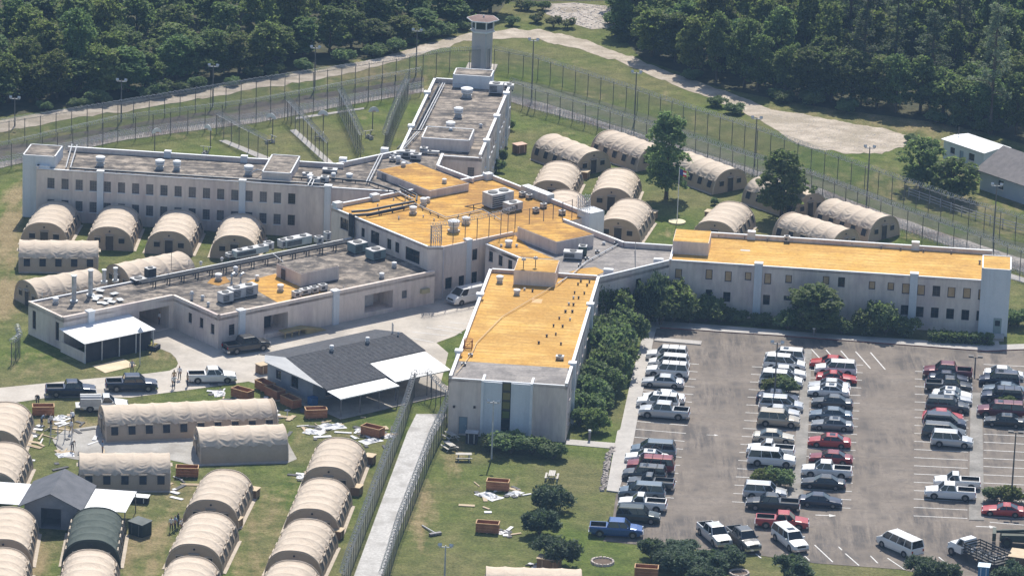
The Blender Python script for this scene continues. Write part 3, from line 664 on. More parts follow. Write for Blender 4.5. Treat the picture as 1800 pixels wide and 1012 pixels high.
# --- link toward the front and right wings
b = Building('link_building', 'grey flat-roofed link with small orange penthouse between centre and right wing', W, (9, -6))
kpol = [(-3.2,-3.2),(8.3,-14.9),(12.2,-14.9),(20.1,-6.2),(20.1,0.0),(14.0,0.0),(5.6,8.3)]
HW = []
for px, py in ((862,451),(879,458),(896,466)):
    s_, z = 0, 0
    t_, z = D.on_u(px, py, -4.6); q = D.w(-4.6, t_); u, v = W.uv(q); HW.append(((Vector((u, v, 0))-Vector((-3.2, -3.2, 0))).length, z, .85, 1.35, 'dark'))
b.walls(kpol, 6.35, {0: HW, 2: [(6.6, 4.9, .9, 1.2, 'dark')]})
b.roof(kpol, 6.4, M_greyroof)
b.coping([(12.2,-14.9),(20.1,-6.2)], 6.0, 6.95, t=.2); b.coping([(20.1,0.0),(14.0,0.0),(5.6,8.3)], 6.0, 7.05); b.coping([(-3.2,-3.2),(8.3,-14.9)], 6.0, 6.6, t=.18, cap=.05)
for px, py in ((1071,475),(1159,457)):
    u, v = W.at(px, py, 6.9); b.stub(rect(u-.7, v-.4, u+.5, v+.3), 0, 7.05, M_trim, 'pilaster', False, M_pil)
# orange roofed penthouse and orange patches
P4 = [D.at(x, y, 8.0) for x, y in ((905,400),(985,425),(1047,411),(970,386))]; q0, q1, q2, q3 = (P4[0][0]+P4[1][0])/2, (P4[2][0]+P4[3][0])/2, (P4[1][1]+P4[2][1])/2, (P4[0][1]+P4[3][1])/2
d4 = rect(q0, q2, q1, q3)
b.stub([W.uv(D.w(*p)) for p in d4], 5.9, 8.0, M_or_diag, 'penthouse', False)
b.roof([W.uv(G(x, y, 6.42)) for x, y in ((858,427),(912,451),(975,455),(930,436),(900,408))], 6.42, M_or_diag, 'orange_patch')
b.roof([W.uv(G(x, y, 6.43)) for x, y in ((1000,478),(1048,484),(1064,477),(1046,469),(1020,472))], 6.43, M_or_wing, 'orange_patch')
u, v = W.at(1007,455,6.4); b.unit(u, v, 6.4, 2.3, 1.2, 1.0)
u, v = W.at(1024,449,6.4); b.unit(u, v, 6.4, 1.0, 1.0, 1.25, mat('dark_green_unit', (0.05,0.08,0.07), (0.08,0.11,0.1), 1))
u, v = W.at(1061,430,6.4); b.smallvent(u, v, 6.4, .3, .4)
u, v = W.at(894,433,6.4); b.vent(u, v, 6.4, .45, .8)
for px, py in ((881,434),(908,434)):
    u, v = W.at(px, py, 6.4); b.smallvent(u, v, 6.4, .22, .35)
def wp(px, py, z): return (*W.at(px, py, z), z)
b.pipe([wp(1088,428,6.65),wp(1030,460,6.65),wp(1008,480,6.65),wp(980,498,7.0)], .07, M_pipew, zr=6.4)
for px, py in ((1083,430),(1050,445),(1032,457),(1020,469)):
    u, v = W.at(px, py, 6.4); b.unit(u, v, 6.4, .5, .4, .3, M_pipe, name='pipe_support')
b.pipe([wp(1117,426,7.3),wp(1117,470,6.6)], .04, M_pipe)

# --- right wing
b = Building('front_right_wing', 'long two-storey grey wing with orange roof and boarded windows facing the car park', W, (40, 0))
RZ = 6.75; RV = -6.0
U, UP, LO = 0, [], []
up = [(1192.6,481,.85,1.25),(1246.3,482.5,.85,1.3),(1280,486,.85,1.35),(1315,485.5,.8,1.05),(1349.5,490,.85,1.4),(1386.3,490.5,.8,1.05),(1452,493,.8,1.1),(1479,496,.85,1.3),(1532.8,501.5,.8,1.05),(1565.9,503.5,.8,1.0),(1592.4,507.5,.95,1.35),(1619,510,.95,1.35),(1645.9,511.5,.95,1.35),(1672.4,514,.95,1.35),(1699.6,515.5,.95,1.35),(1726.3,518,.95,1.35)]
lo = [(1246,517,.8,1.2),(1277.4,522,.9,1.3),(1347,527,.85,1.3),(1384,524,.9,.6),(1440,540,.9,1.3),(1531,540,.9,1.0),(1590,545,.95,1.3),(1616.5,548,.95,1.35),(1643,549.5,.95,1.35),(1670,551.5,.95,1.35),(1696.7,553.5,.95,1.35),(1723,555,.95,1.3)]
H = []
for i, (px, py, w, h) in enumerate(up):
    u, z = W.on_v(px, py, RV); H.append((u-20.1, z, w, h, 'dark' if i in (7, 12) else 'board'))
for px, py, w, h in lo:
    u, z = W.on_v(px, py, RV); H.append((u-20.1, z, w, h, 'dark'))
b.walls(rect(20.1,RV,59.9,5.7), RZ-.03, {0: H})
b.roof(rect(20.15,RV+.05,59.85,5.6), RZ, M_or_wing)
b.coping([(59.9,5.7),(20.1,5.7)], 6.4, 7.35); b.coping([(20.1,RV),(59.9,RV)], 6.6, 6.95, t=.2, cap=.07, mw=M_wall); b.coping([(20.1,5.7),(20.1,RV)], 6.4, 7.05, t=.2)
b.coping([(59.9,RV),(59.9,-4.6)], 6.5, 7.3, t=.25)
for px in (1333, 1607.5):
    u, z = W.on_v(px, 480, RV); b.pilaster(u, RV, 7.1, .95, .3)
for px, py in ((1321,412),(1609,435)):
    u, v = W.at(px, py, 7.4); b.stub(rect(u-.5, 5.3, u+.5, 6.1), 6.4, 7.75, M_trim, 'parapet_cap', False, M_pil)
b.stub(rect(20.2,-2.8,24.7,2.4), 6.7, 8.4, M_or_wing, 'penthouse', False)
b.stub(rect(58.7,-6.0-.55,62.3,-0.8), 0, 8.55, M_or_wing, 'stair_tower', True, M_pil)
for px, py in ((1309,420),(1349,424),(1377,424),(1425,427),(1455,429),(1497,432),(1549,437),(1583,440),(1623,443),(1672,446)):
    u, v = W.at(px, py, RZ); b.smallvent(u, v, RZ, .17, .4, M_wgrey)
u, v = W.at(1383,426,RZ); b.unit(u, v, RZ, .7, .6, .8)
u, v = W.at(1263,417,RZ); b.smallvent(u, v, RZ, .15, .3, M_wgrey)
u, v = W.at(1722,464,RZ); b.smallvent(u, v, RZ, .2, .5, M_wgrey)
u, z = W.on_v(1754, 558, -6.55); MB().box(-.5, -.06, 0, .5, .02, 2.3).box(-.3,-.075,1.3,.3,-.06,2.0,1).build('entrance_door', [mat('grey_green_door', (0.25,0.31,0.31), (0.3,0.36,0.36), 1.0), M_pane], b.root, (*b.L(u, -6.56), 0.05))
b.stub(rect(u-.9,-8.6,u+.9,-6.6), 0, .35, M_walk, 'door_step', False, M_concrete)
u, v = W.at(1310,440,RZ); b.roof(rect(u-.6,v-.3,u+.6,v+.3), RZ+.01, mat('grey_patch', (.5,.48,.45), (.56,.54,.5), 1), 'roof_patch')

# --- front wing
b = Building('front_wing', 'two-storey front wing with orange roof and blue-grey panelled end wall beside gravel path', W, (5.4, -36))
FZ = 6.65
fp = rect(-1.4,-56.4,12.2,-14.9)
HF = []
u, z0 = W.on_v(814, 740, -56.4)
HF.append((u+1.4, 1.2, 1.0, 2.1, 'door'))
b.walls(fp, FZ-.02, {0: HF, 1: [(3+i*3.2, z, .9, 1.35, 'dark') for i in range(12) for z in (4.9, 1.9)]})
b.roof([(-1.3,-49.6),(12.1,-49.6),(12.1,-15.0),(-1.3,-15.0)], FZ+.01, M_or_wing)
b.roof([(-1.3,-56.3),(12.1,-56.3),(12.1,-49.4),(-1.3,-49.4)], FZ, M_greyroof)
b.coping([(12.2,-56.4),(12.2,-14.9)], 6.3, 7.15); b.coping([(-1.4,-14.9),(-1.4,-56.4)], 6.3, 7.15); b.coping([(12.2,-14.9),(-1.4,-14.9)], 6.3, 7.15)
b.coping([(-1.4,-56.4),(12.2,-56.4)], 6.5, 6.85, t=.16, cap=.06)
for v in (-49.5, -27.0): b.pilaster(12.2, v, 7.2, .8, .3, (1, 0)); 
for v in (-47.8, -26.0): b.pilaster(-1.4, v, 7.2, .8, .3, (-1, 0))
# blue-grey panel bay with slot window
ua, za = W.on_v(848, 700, -56.6); ub, _ = W.on_v(882, 700, -56.6); uc, _ = W.on_v(898, 700, -56.6); ud, _ = W.on_v(934, 700, -56.6)
for x0, x1 in ((ua, ub), (uc, ud)): 
    q = MB(); p0 = b.L(x0, -56.4-.3); p1 = b.L(x1, -56.4+.2); q.box(p0[0], p0[1], 0, p1[0], p1[1], 6.75); q.build('wall_panel', M_pil, b.root)
for x0 in (ua, ud):
    q = MB(); p0 = b.L(x0-.14, -56.4-.55); p1 = b.L(x0+.14, -54.6); q.box(p0[0], p0[1], 0, p1[0], p1[1], 6.95); q.build('fin', M_trim, b.root)
q = MB(); p0 = b.L(ub, -56.4-.16); p1 = b.L(uc, -56.4-.05); q.box(p0[0], p0[1], .8, p1[0], p1[1], 6.7); sw_ = q.build('slot_window', M_pane, b.root)
for k in range(5):
    q = MB(); q.box(p0[0], p0[1]-.04, 1.2+k*1.15, p1[0], p0[1]-.002, 1.28+k*1.15); q.build('transom', M_wframe, sw_)
for k, cc in enumerate(((.12,.15,.05),(.16,.15,.05),(.2,.17,.06),(.14,.13,.05))):
    q = MB(); q.box(p0[0]+.12, p0[1]-.012, 2.5+k*1.12, p1[0]-.12, p0[1]-.003, 3.3+k*1.12); q.build('amber_pane', mat('amber_glass_%d' % k, cc, rough=.2), sw_)
b.stub(rect(2.0,-19.3,7.1,-14.1), 6.5, 8.45, M_or_wing, 'penthouse', False)
for px, py, r, h in ((878.5,497,.42,.9),(908.5,518,.4,.7),(913,463,.3,.5)):
    u, v = W.at(px, py, FZ); b.vent(u, v, FZ, r, h)
for px, py in ((1016,501),(1021,496),(1032,503),(1036,497),(1010,516),(1027,517),(1008,525),(1017,525),(1000,536),(1008,537),(994,549),(1006,549),(983,561),(1002,563),(973,574),(989,575),(961,592),(977,589),(947,604),(986,606),(936,513),(922,510)):
    u, v = W.at(px, py, FZ); b.smallvent(u, v, FZ, .14+.06*random.random(), .32, M_wframe if random.random() < .6 else M_unit)
u, v = W.at(984,632,FZ); b.unit(u, v, FZ, .9, .7, .45, name='roof_box')
b.pipe([wp(980,498,6.95),wp(883,556,6.85),wp(838,602,6.85),wp(832,616,6.85),wp(815,640,6.85),wp(802,655,6.9)], .045, mat('cream_hose', (.60,.45,.26), (.66,.5,.32), 1))
for px, py in ((827,626),(815,642)):
    u, v = W.at(px, py, FZ); b.unit(u, v, FZ, .5, .35, .25, M_pipe, name='pipe_support')
u, v = W.at(823,612,FZ); 
q = MB()
for sx in (-.45, .45):
    for sy in (-.35, .35): q.box(sx-.04, sy-.04, 0, sx+.04, sy+.04, 1.1)
for z in (.1, .6, 1.05): q.box(-.49, -.39, z, .49, -.31, z+.07); q.box(-.49, .31, z, .49, .39, z+.07); q.box(-.49,-.31,z,-.41,.31,z+.07); q.box(.41,-.31,z,.49,.31,z+.07)
q.tube([(-.45,-.4,.1),(.45,-.4,1.05)], .03, 5)
q.build('hoist_frame', M_orangewood, b.root, (*b.L(u, v), FZ))
u, v = W.at(944,529,FZ); b.roof(rect(u-.6,v-.8,u+.6,v+.8), FZ+.02, mat('faded_patch', (.58,.36,.17), (.62,.40,.2), 1), 'roof_patch')
for px, py in ((916,480),(940,478)):
    u, v = W.at(px, py, 8.3); 
for px, py in ((920,474),(941,472)):
    u, v = W.at(px, py, 8.3); q = MB().cyl(*b.L(u, v), 8.2, 9.9, .05, 6).build('antenna_mast', M_pipe, b.root)
    MB().cyl(*b.L(u, v), 9.55, 9.8, .3, 10, 0, .22).build('dish', M_unit, q)
for px, py in ((798,716),(834,717)):
    u, z = W.on_v(px, py, -56.5); MB().box(-.12,-.2,0,.12,0,.25).build('wall_lamp', M_wframe, b.root, (*b.L(u, -56.42), z))

# --- kitchen block (single storey)
b = Building('kitchen_block', 'single-storey service block with flat gravel roof, ducts and chimney pipes by the drive', D, (-36, 9))
KZ = 3.85
kp = [(-61.1,9.9),(-45.2,9.9),(-45.2,0.4),(-12.2,0.4),(-12.2,17.6),(-61.1,17.6)]
def kf(px, py, v=0.4): u, z = D.on_v(px, py, v); return u, z
HK = {0: [], 1: [], 2: [], 5: []}
u, z = kf(271, 560, 9.9); HK[0].append((u+61.1, 1.55, 4.4, 2.9, 'open'))
for px, py in ((334,558.5),(354,567),(373.5,578)):
    v, z = D.on_u(px, py, -45.2); HK[1].append((9.9-v, z, .75, 1.25, 'dark'))
u, z = kf(407.5, 579.5); HK[2].append((u+45.2, z, .85, 1.4, 'bars'))
u, z = kf(485, 571); HK[2].append((u+45.2, 1.75, 3.6, 2.3, 'open'))
u, z = kf(666, 530); HK[2].append((u+45.2, 1.75, 4.4, 2.3, 'open'))
u, z = kf(711, 517); HK[2].append((u+45.2, z, .8, 1.0, 'plain'))
for px, py in ((60,562),(100.5,582)):
    v, z = D.on_u(px, py, -61.1); HK[5].append((17.6-v, z, .75, 2.3, 'dark'))
b.walls(kp, KZ, HK)
b.roof(kp, KZ+.02, M_gravelroof)
b.coping(kp[:4], KZ-.3, 4.25, t=.3, cap=.05, m=M_wall); b.coping([kp[5], kp[0]], KZ-.3, 4.15, t=.25, cap=.05, m=M_wall); b.coping([kp[4], kp[5]], KZ-.2, 4.1, t=.2, cap=.05)
for px, py in ((159,560),(424,570),(589,545)):
    u, z = kf(px, py, 9.9 if px < 200 else .4); b.pilaster(u, 9.9 if px < 200 else .4, 4.2, .85, .3)
b.roof([D.uv(G(x, y, KZ+.04)) for x, y in ((484,481),(529,505),(581,514),(496,536),(430,498),(442,492))], KZ+.04, M_or_diag, 'orange_patch')
b.roof([D.uv(G(x, y, KZ+.04)) for x, y in ((372,489),(396,486),(405,495),(384,502),(364,497))], KZ+.04, M_or_diag, 'orange_patch')
b.stub(rect(-29.5,5.1,-23.6,10.1), KZ, 5.55, M_gravelroof, 'roof_house', False)
t_, z_ = D.on_u(498, 479, -29.55); MB().box(-.4,-.05,0,.4,.02,1.3).build('roof_house_door', M_wframe, b.root, (-29.56-b.c[0], t_-b.c[1], KZ+.05), R_(-90))
for px, py, lx, ly, h in ((396,531,1.6,1.2,1.25),(415,524,1.9,1.3,1.35),(437,519,1.9,1.3,1.35)):
    u, v = D.at(px, py, KZ); b.unit(u, v, KZ, lx, ly, h)
for px, py, lx, ly, h in ((521,523,.95,.8,.8),(536,518,1.3,.8,.75),(552,515,.95,.8,.8),(567,511,.95,.8,.8)):
    u, v = D.at(px, py, KZ); b.unit(u, v, KZ, lx, ly, h)
for px, py, lx, ly, h in ((628,443,2.0,1.6,1.3),(660,455,2.0,1.6,1.3)):
    u, v = D.at(px, py, KZ); b.unit(u, v, KZ, lx, ly, h, mat('teal_unit', (.16,.22,.23), (.22,.28,.28), 1))
for px, py in ((671,489),(693,470)):
    u, v = D.at(px, py, KZ); b.vent(u, v, KZ, .3, .7)
for px, py, r, h in ((384,493,.42,.9),(452,493,.25,.7),(493,512,.38,.9),(98,534,.35,.8),(523,464,.0,0)):
    if r: 
        u, v = D.at(px, py, KZ); b.vent(u, v, KZ, r, h)
for px, py, r, h in ((337,527,.3,1.1),(356,527,.3,.6),(366,539,.25,.6),(353,466,.25,.5),(390,459,.25,.5),(74,524,.08,.7),(332,465,.08,.6),(440,549,.06,.4),(604,510,.06,.6)):
    u, v = D.at(px, py, KZ); b.smallvent(u, v, KZ, r, h)
for px, py, h, r in ((130,531,3.3,.28),(159,520,3.2,.28),(183,497,1.6,.24),(203,495,1.7,.24)):       # boiler flues
    u, v = D.at(px, py, KZ); x, y = b.L(u, v)
    MB().cyl(x, y, KZ, KZ+h, r, 12, 0).cyl(x, y, KZ, KZ+.25, r*1.8, 12, 0).cyl(x, y, KZ+h*.55, KZ+h*.57, r*1.12, 12, 0).cyl(x, y, KZ+h, KZ+h+.12, r*1.3, 12, 1).build('flue', [M_galv, M_white], b.root)
for k in range(2):                              # goose-neck ducts
    u, v = D.at(407+k*16, 499, KZ); x, y = b.L(u, v)
    MB().tube([(x,y,KZ),(x,y,KZ+1.0),(x+.12,y+.02,KZ+1.22),(x+.4,y+.05,KZ+1.28),(x+.6,y+.05,KZ+1.1)], .2, 8).build('gooseneck_duct', M_galv, b.root)
u, v = D.at(414,482,KZ); b.vent(u, v, KZ, .28, 1.0)
for px, py in ((168,528),(178,534),(173,523),(190,528),(201,519),(183,535),(196,533),(211,530),(165,523),(176,514)):   # loose panels and scrap on the roof
    u, v = D.at(px, py, KZ); a = random.random()*3; q = MB().box(-.5,-.35,0,.5,.35,.07); q.build('loose_panel', M_white if random.random() < .4 else M_galv, b.root, (*b.L(u, v), KZ+.1+.15*random.random()), a)
for px, py, lx, ly, h in ((440,449,5.0,1.0,1.0),(497,436,1.0,1.0,1.1),(521,432,4.0,1.2,1.15),(472,439,1.0,1.0,1.0),(404,453,.9,.8,.6),(560,428,.9,.9,.9),(575,424,.7,.7,1.2)):
    u, v = D.at(px, py, KZ); b.unit(u, v, KZ, lx, ly, h, M_unit if lx < 3 else mat('pale_green_duct', (.36,.42,.41), (.45,.5,.49), 1.0), name='duct')
for dv, zz_, rr in ((0,4.75,.17),(.55,4.75,.17),(1.0,4.5,.1)):
    a = D.at(612, 424, zz_); c = D.at(246, 497, zz_)
    b.pipe([(a[0], a[1]+dv-.3, zz_), (c[0], c[1]+dv-.3, zz_)], rr, zr=KZ)
u, v = D.at(243,496,KZ); b.unit(u, v, KZ, 1.6, 1.4, .5, M_pipe, name='pipe_rack'); b.unit(u+2.2, v+.6, KZ, 1.2, .9, 1.3, M_pipe, name='pipe_rack')
b.pipe([(*D.at(480,446,5.2),5.2),(*D.at(498,460,4.6),4.6)], .06, M_pipew)
u, v = D.at(301,476,KZ); MB().cyl(*b.L(u, v), KZ, KZ+3.4, .035, 6).build('antenna_mast', M_pipe, b.root)
# canopy along the left front with its enclosure
cr = rect(-61.8,4.4,-51.6,8.6)
can = MB(); lo_ = [b.L(*p) for p in cr]; zt = [2.55,2.55,2.8,2.8]
can.hexa([(p[0], p[1], z-.08) for p, z in zip(lo_, zt)], [(p[0], p[1], z) for p, z in zip(lo_, zt)])
can.hexa([(*b.L(u, v), z-.05) for u, v, z in ((-61.8,8.6,2.8),(-51.6,8.6,2.8),(-51.6,9.9,2.95),(-61.8,9.9,2.95))], [(*b.L(u, v), z) for u, v, z in ((-61.8,8.6,2.8),(-51.6,8.6,2.8),(-51.6,9.9,2.95),(-61.8,9.9,2.95))], 0)
cano = can.build('canopy', M_white, b.root)
for u in (-61.6,-59.2,-56.7,-54.3,-51.8):
    MB().box(u-.06-b.c[0], 4.5-b.c[1], 0, u+.06-b.c[0], 4.62-b.c[1], 2.5).build('canopy_post', M_unit, b.root)
MB().box(-61.6-b.c[0],4.7-b.c[1],0,-61.5-b.c[0],9.8-b.c[1],1.3).build('enclosure_panel_or_shade', M_wall, b.root)
MB().box(-61.4-b.c[0],4.75-b.c[1],0,-52-b.c[0],4.8-b.c[1],2.3).build('enclosure_panel_or_shade', M_dark, b.root)  # front is open: dark sheet stands in for the shade under the canopy
for uu, vv, st in ((kf(485,571)[0], 1.6, 0), (kf(666,530)[0], 1.6, 1)):
    MB().box(-1.0,-.3,0,1.0,.1,1.9).build('stacked_stock', M_unit if st else M_dark, b.root, (uu-.4-b.c[0], 2.6-b.c[1], .7))
u0 = kf(485,571)[0]
q = MB().box(0,-1.3,.75,3.4,0,.85)
for i in range(4): q.box(.1+i*1.05,-1.25,0,.2+i*1.05,-1.15,.75)
q.hexa([(3.4,-1.3,.0),(6.4,-1.3,.0),(6.4,0,.0),(3.4,0,.0)], [(3.4,-1.3,.85),(6.4,-1.3,.05),(6.4,0,.05),(3.4,0,.85)])
q.build('loading_ramp', mat('ochre_timber', (.36,.28,.13), (.44,.35,.18), 1, fine=.2), b.root, (u0+.3-b.c[0], .3-b.c[1], 0))
u, z = kf(745, 510); MB().box(-.6,-.45,0,.6,0,.55).build('wall_unit', mat('ochre_box', (.42,.36,.2), (.48,.42,.26), 1), b.root, (u-b.c[0], .38-b.c[1], 1.7))
drv = bpy.data.objects['concrete_drive']
for a, c in yard_lines: stripe(a, c, parent=drv)

# --- shingled house with white awnings
b = Building('shingled_house', 'grey-shingled single-storey house with two white metal awnings and wooden crates beside it', D, (-39.5, -18), 'house')
M_shingle = mat('grey_shingles', (0.062,0.066,0.078), (0.115,0.118,0.130), 2.2, 0.9, 0.3, c3=(0.085,0.085,0.095), scale3=.4, fine=.5, stretch=(1,1,1))
M_sheet = mat('grey_roof_sheet', (.30,.31,.33), (.36,.37,.385), 1.0, .6)
hp = rect(-47.3,-21.6,-31.4,-12.6)
b.walls(hp, 2.75, {3: [(2.2,1.5,1.0,1.1,'dark'),(5.4,1.5,1.4,1.4,'dark')], 0: [(2.5,1.3,1.2,1.6,'dark'),(6,1.2,1.0,2.0,'dark'),(9.5,1.4,1.2,1.2,'dark'),(13,1.4,1.2,1.2,'dark')]}, m=mat('grey_blue_siding', (.26,.29,.34), (.33,.36,.41), .8, fine=.15))
def RP(pts, name, m, t=.09):
    q = [Vector((*b.L(p[0], p[1]), p[2])) for p in pts]
    return MB().hexa([p-Vector((0,0,t)) for p in q], q).build(name, m, b.root)
zr = lambda v: 4.4-(abs(v+17.0))*0.205
RP([(-48.0,-25.2,zr(-25.2)),(-39.2,-25.2,zr(-25.2)),(-39.2,-17,4.4),(-48.0,-17,4.4)], 'roof', M_shingle)
RP([(-39.2,-21.7,zr(-21.7)),(-30.8,-21.7,zr(-21.7)),(-30.8,-17,4.4),(-39.2,-17,4.4)], 'roof', M_shingle)
RP([(-30.8,-11.9,zr(-11.9)),(-48.0,-11.9,zr(-11.9)),(-48.0,-17,4.4),(-30.8,-17,4.4)], 'roof', M_shingle)
RP([(-48.05,-24.6,zr(-24.6)),(-48.0,-17,4.42),(-51.0,-17,4.42)][::1], 'roof_sheet', M_sheet)
RP([(-51.0,-17,4.41),(-48.0,-17,4.41),(-48.02,-13,zr(-13))], 'roof_sheet', M_sheet)
# courses of shingles: stepped rows laid on the front slope
for k in range(30):
    v0 = -25.1+k*.27
    x0, x1 = (-48.0, -30.8) if v0 > -21.6 else (-48.0, -39.2)
    if v0 > -17.2: break
    q = MB(); zz_ = zr(v0)
    q.hexa([(*b.L(x0, v0), zz_+.004), (*b.L(x1, v0), zz_+.004), (*b.L(x1, v0+.25), zr(v0+.25)+.004), (*b.L(x0, v0+.25), zr(v0+.25)+.004)], [(*b.L(x0, v0), zz_+.04), (*b.L(x1, v0), zz_+.04), (*b.L(x1, v0+.25), zr(v0+.25)+.012), (*b.L(x0, v0+.25), zr(v0+.25)+.012)])
    q.build('shingle_course', M_shingle, b.root)
def awning(name, u0, v0, u1, v1, z0, z1):
    q = MB(); n_ = int((u1-u0)/.45)
    for i in range(n_):
        a, c = u0+(u1-u0)*i/n_, u0+(u1-u0)*(i+1)/n_-.025
        q.hexa([(*b.L(a, v0), z0-.07), (*b.L(c, v0), z0-.07), (*b.L(c, v1), z1-.07), (*b.L(a, v1), z1-.07)], [(*b.L(a, v0), z0), (*b.L(c, v0), z0), (*b.L(c, v1), z1), (*b.L(a, v1), z1)])
    for v in (v0+.05, v1-.1): q.box(u0-b.c[0], v-b.c[1], (z0 if v < (v0+v1)/2 else z1)-.16, u1-b.c[0], v+.05-b.c[1], (z0 if v < (v0+v1)/2 else z1)-.075)
    o = q.build(name, M_white, b.root)
    for i in range(4):
        u = u0+.15+(u1-u0-.3)*i/3; MB().box(u-.05-b.c[0], v0+.05-b.c[1], .02, u+.05-b.c[0], v0+.15-b.c[1], z0-.16).build('post', M_wgrey, b.root)
awning('awning', -48.0,-27.9,-39.4,-25.25, 2.42, 2.62); awning('awning', -39.1,-26.7,-30.9,-21.75, 2.5, 3.35)
for px, py in ((583,620),(646,606)):
    u, v = D.at(px, py, 4.0); b.vent(u, v, zr(v), .24, .7)
u, v = D.at(700,591,4.2); b.smallvent(u, v, zr(v), .16, .5); MB().cyl(*b.L(u, v+1.2), 3.8, 5.6, .06, 6).cyl(*b.L(u+.15, v+1.2), 3.8, 5.4, .04, 6).build('mast', M_unit, b.root)
MB().prism([b.L(*p) for p in rect(-48.2,-28.2,-30.5,-11.8)], 0.031, .12).build('floor_slab', M_concrete, b.root)
MB().box(-.45,-.45,0,.45,.45,.95).build('barrel_cart', mat('blue_plastic', (.05,.14,.32), (.07,.18,.38), 1), b.root, (*b.L(-47.9,-22.4), .12))

# --- small gabled shed with two white lean-to roofs (bottom left)
b = Building('gabled_shed', 'dark grey gabled shed with white lean-to canopies on both sides among tents', W, (-39.7, -92), 'shed')
M_darkroof = mat('dark_grey_roof', (.085,.092,.11), (.125,.13,.15), .8, .7, fine=.2); M_siding = mat('grey_siding', (.20,.215,.25), (.25,.265,.30), .8, .7, fine=.15)
b.walls(rect(-42.6,-95.4,-36.8,-88.2), 2.7, {0: [(2.9,1.2,2.2,2.3,'open')]}, m=M_siding)
g = MB()
for v in (-95.45, -88.2): g.face([(*b.L(-42.6, v), 2.65), (*b.L(-36.8, v), 2.65), (*b.L(-39.7, v), 4.05)] if v < -90 else [(*b.L(-36.8, v), 2.65), (*b.L(-42.6, v), 2.65), (*b.L(-39.7, v), 4.05)])
g.build('gable', M_siding, b.root)
RP([(-43.2,-95.9,2.5),(-39.7,-95.9,4.2),(-39.7,-87.8,4.2),(-43.2,-87.8,2.5)][::-1][::-1], 'roof', M_darkroof); RP([(-39.7,-95.9,4.2),(-36.2,-95.9,2.5),(-36.2,-87.8,2.5),(-39.7,-87.8,4.2)], 'roof', M_darkroof)
def lean(u0, u1, v0, v1, z):
    q = MB(); n_ = 9
    for i in range(n_):
        a, c = v0+(v1-v0)*i/n_, v0+(v1-v0)*(i+1)/n_-.03; q.box(u0-b.c[0], a-b.c[1], z-.06, u1-b.c[0], c-b.c[1], z)
    q.build('canopy', M_white, b.root)
    for u in (u0+.1, u1-.1):
        for v in (v0+.1, v1-.1): MB().box(u-.05-b.c[0], v-.05-b.c[1], 0, u+.05-b.c[0], v+.05-b.c[1], z-.065).build('post', M_wgrey, b.root)
lean(-48.5,-43.25,-95.2,-88.6,2.45); lean(-36.15,-31.6,-95.2,-88.6,2.45)

# --- white site trailer and grey house at the right
u0, v0 = 87.5, 4.7
b = Building('site_trailer', 'white site trailer with low gabled roof at the edge of the wood', D, (90, 8.5), 'trailer')
M_trail = mat('pale_trailer_siding', (.56,.61,.62), (.62,.66,.66), .8, .6, fine=.12)
b.walls(rect(87.6,4.8,92.3,12.8), 3.2, {3: [(1.8,1.9,.9,.9,'dark'),(5.6,1.9,1.1,1.0,'dark'),(3.6,1.3,.8,2.0,'door')], 0: [(2.4,1.9,.7,1.1,'dark')]}, z0=.35, m=M_trail)
RP([(87.3,4.5,3.15),(89.95,4.5,3.38),(89.95,13.1,3.38),(87.3,13.1,3.15)], 'roof', M_white); RP([(89.95,4.5,3.38),(92.6,4.5,3.15),(92.6,13.1,3.15),(89.95,13.1,3.38)], 'roof', M_white)
g = MB(); g.face([(*b.L(87.6,4.79),3.2),(*b.L(92.3,4.79),3.2),(*b.L(89.95,4.79),3.34)]); g.build('gable', M_trail, b.root)
MB().cyl(*b.L(90,12.4), 3.5, 4.6, .05, 6).build('vent_pipe', M_wframe, b.root)
for k in range(5): MB().box(-.2,-.2,0,.2,.2,.35).build('pier', M_concrete, b.root, (*b.L(87.9, 5.4+k*1.7), 0))
c0 = G(1712,300,0)
b = Building('grey_roof_house', 'house with grey gabled roof and pale blue wall at the right edge of the picture', D, D.uv(G(1800,340)), 'house')
ea = D.at(1713,291,3.0); 
pA = D.at(1716,296,2.9); pB = D.at(1800,318,2.9)
s0, t0 = pA; 
b.walls(rect(s0+.4,t0-14,s0+9.4,t0-.5), 2.9, {3: [(9,1.6,1,1.2,'dark'),(4,1.6,1,1.2,'dark')]}, m=mat('pale_blue_siding', (.38,.44,.52), (.44,.49,.56), .6, .7, fine=.1))
RP([(s0-.2,t0-14.6,2.8),(s0+4.9,t0-14.6,5.4),(s0+4.9,t0,5.4),(s0-.2,t0,2.8)], 'roof', mat('warm_grey_shingles', (.19,.175,.175), (.25,.23,.225), 1.5, .9, .2, fine=.35)); RP([(s0+4.9,t0-14.6,5.4),(s0+10,t0-14.6,2.8),(s0+10,t0,2.8),(s0+4.9,t0,5.4)], 'roof', MATS['warm_grey_shingles'])
g = MB(); g.face([(*b.L(s0+9.4,t0-.51),2.85),(*b.L(s0+.4,t0-.51),2.85),(*b.L(s0+4.9,t0-.51),5.3)]); g.build('gable', MATS['pale_blue_siding'], b.root)
g = MB(); g.face([(*b.L(s0+.4,t0-14.01),2.85),(*b.L(s0+9.4,t0-14.01),2.85),(*b.L(s0+4.9,t0-14.01),5.3)]); g.build('gable', MATS['pale_blue_siding'], b.root)

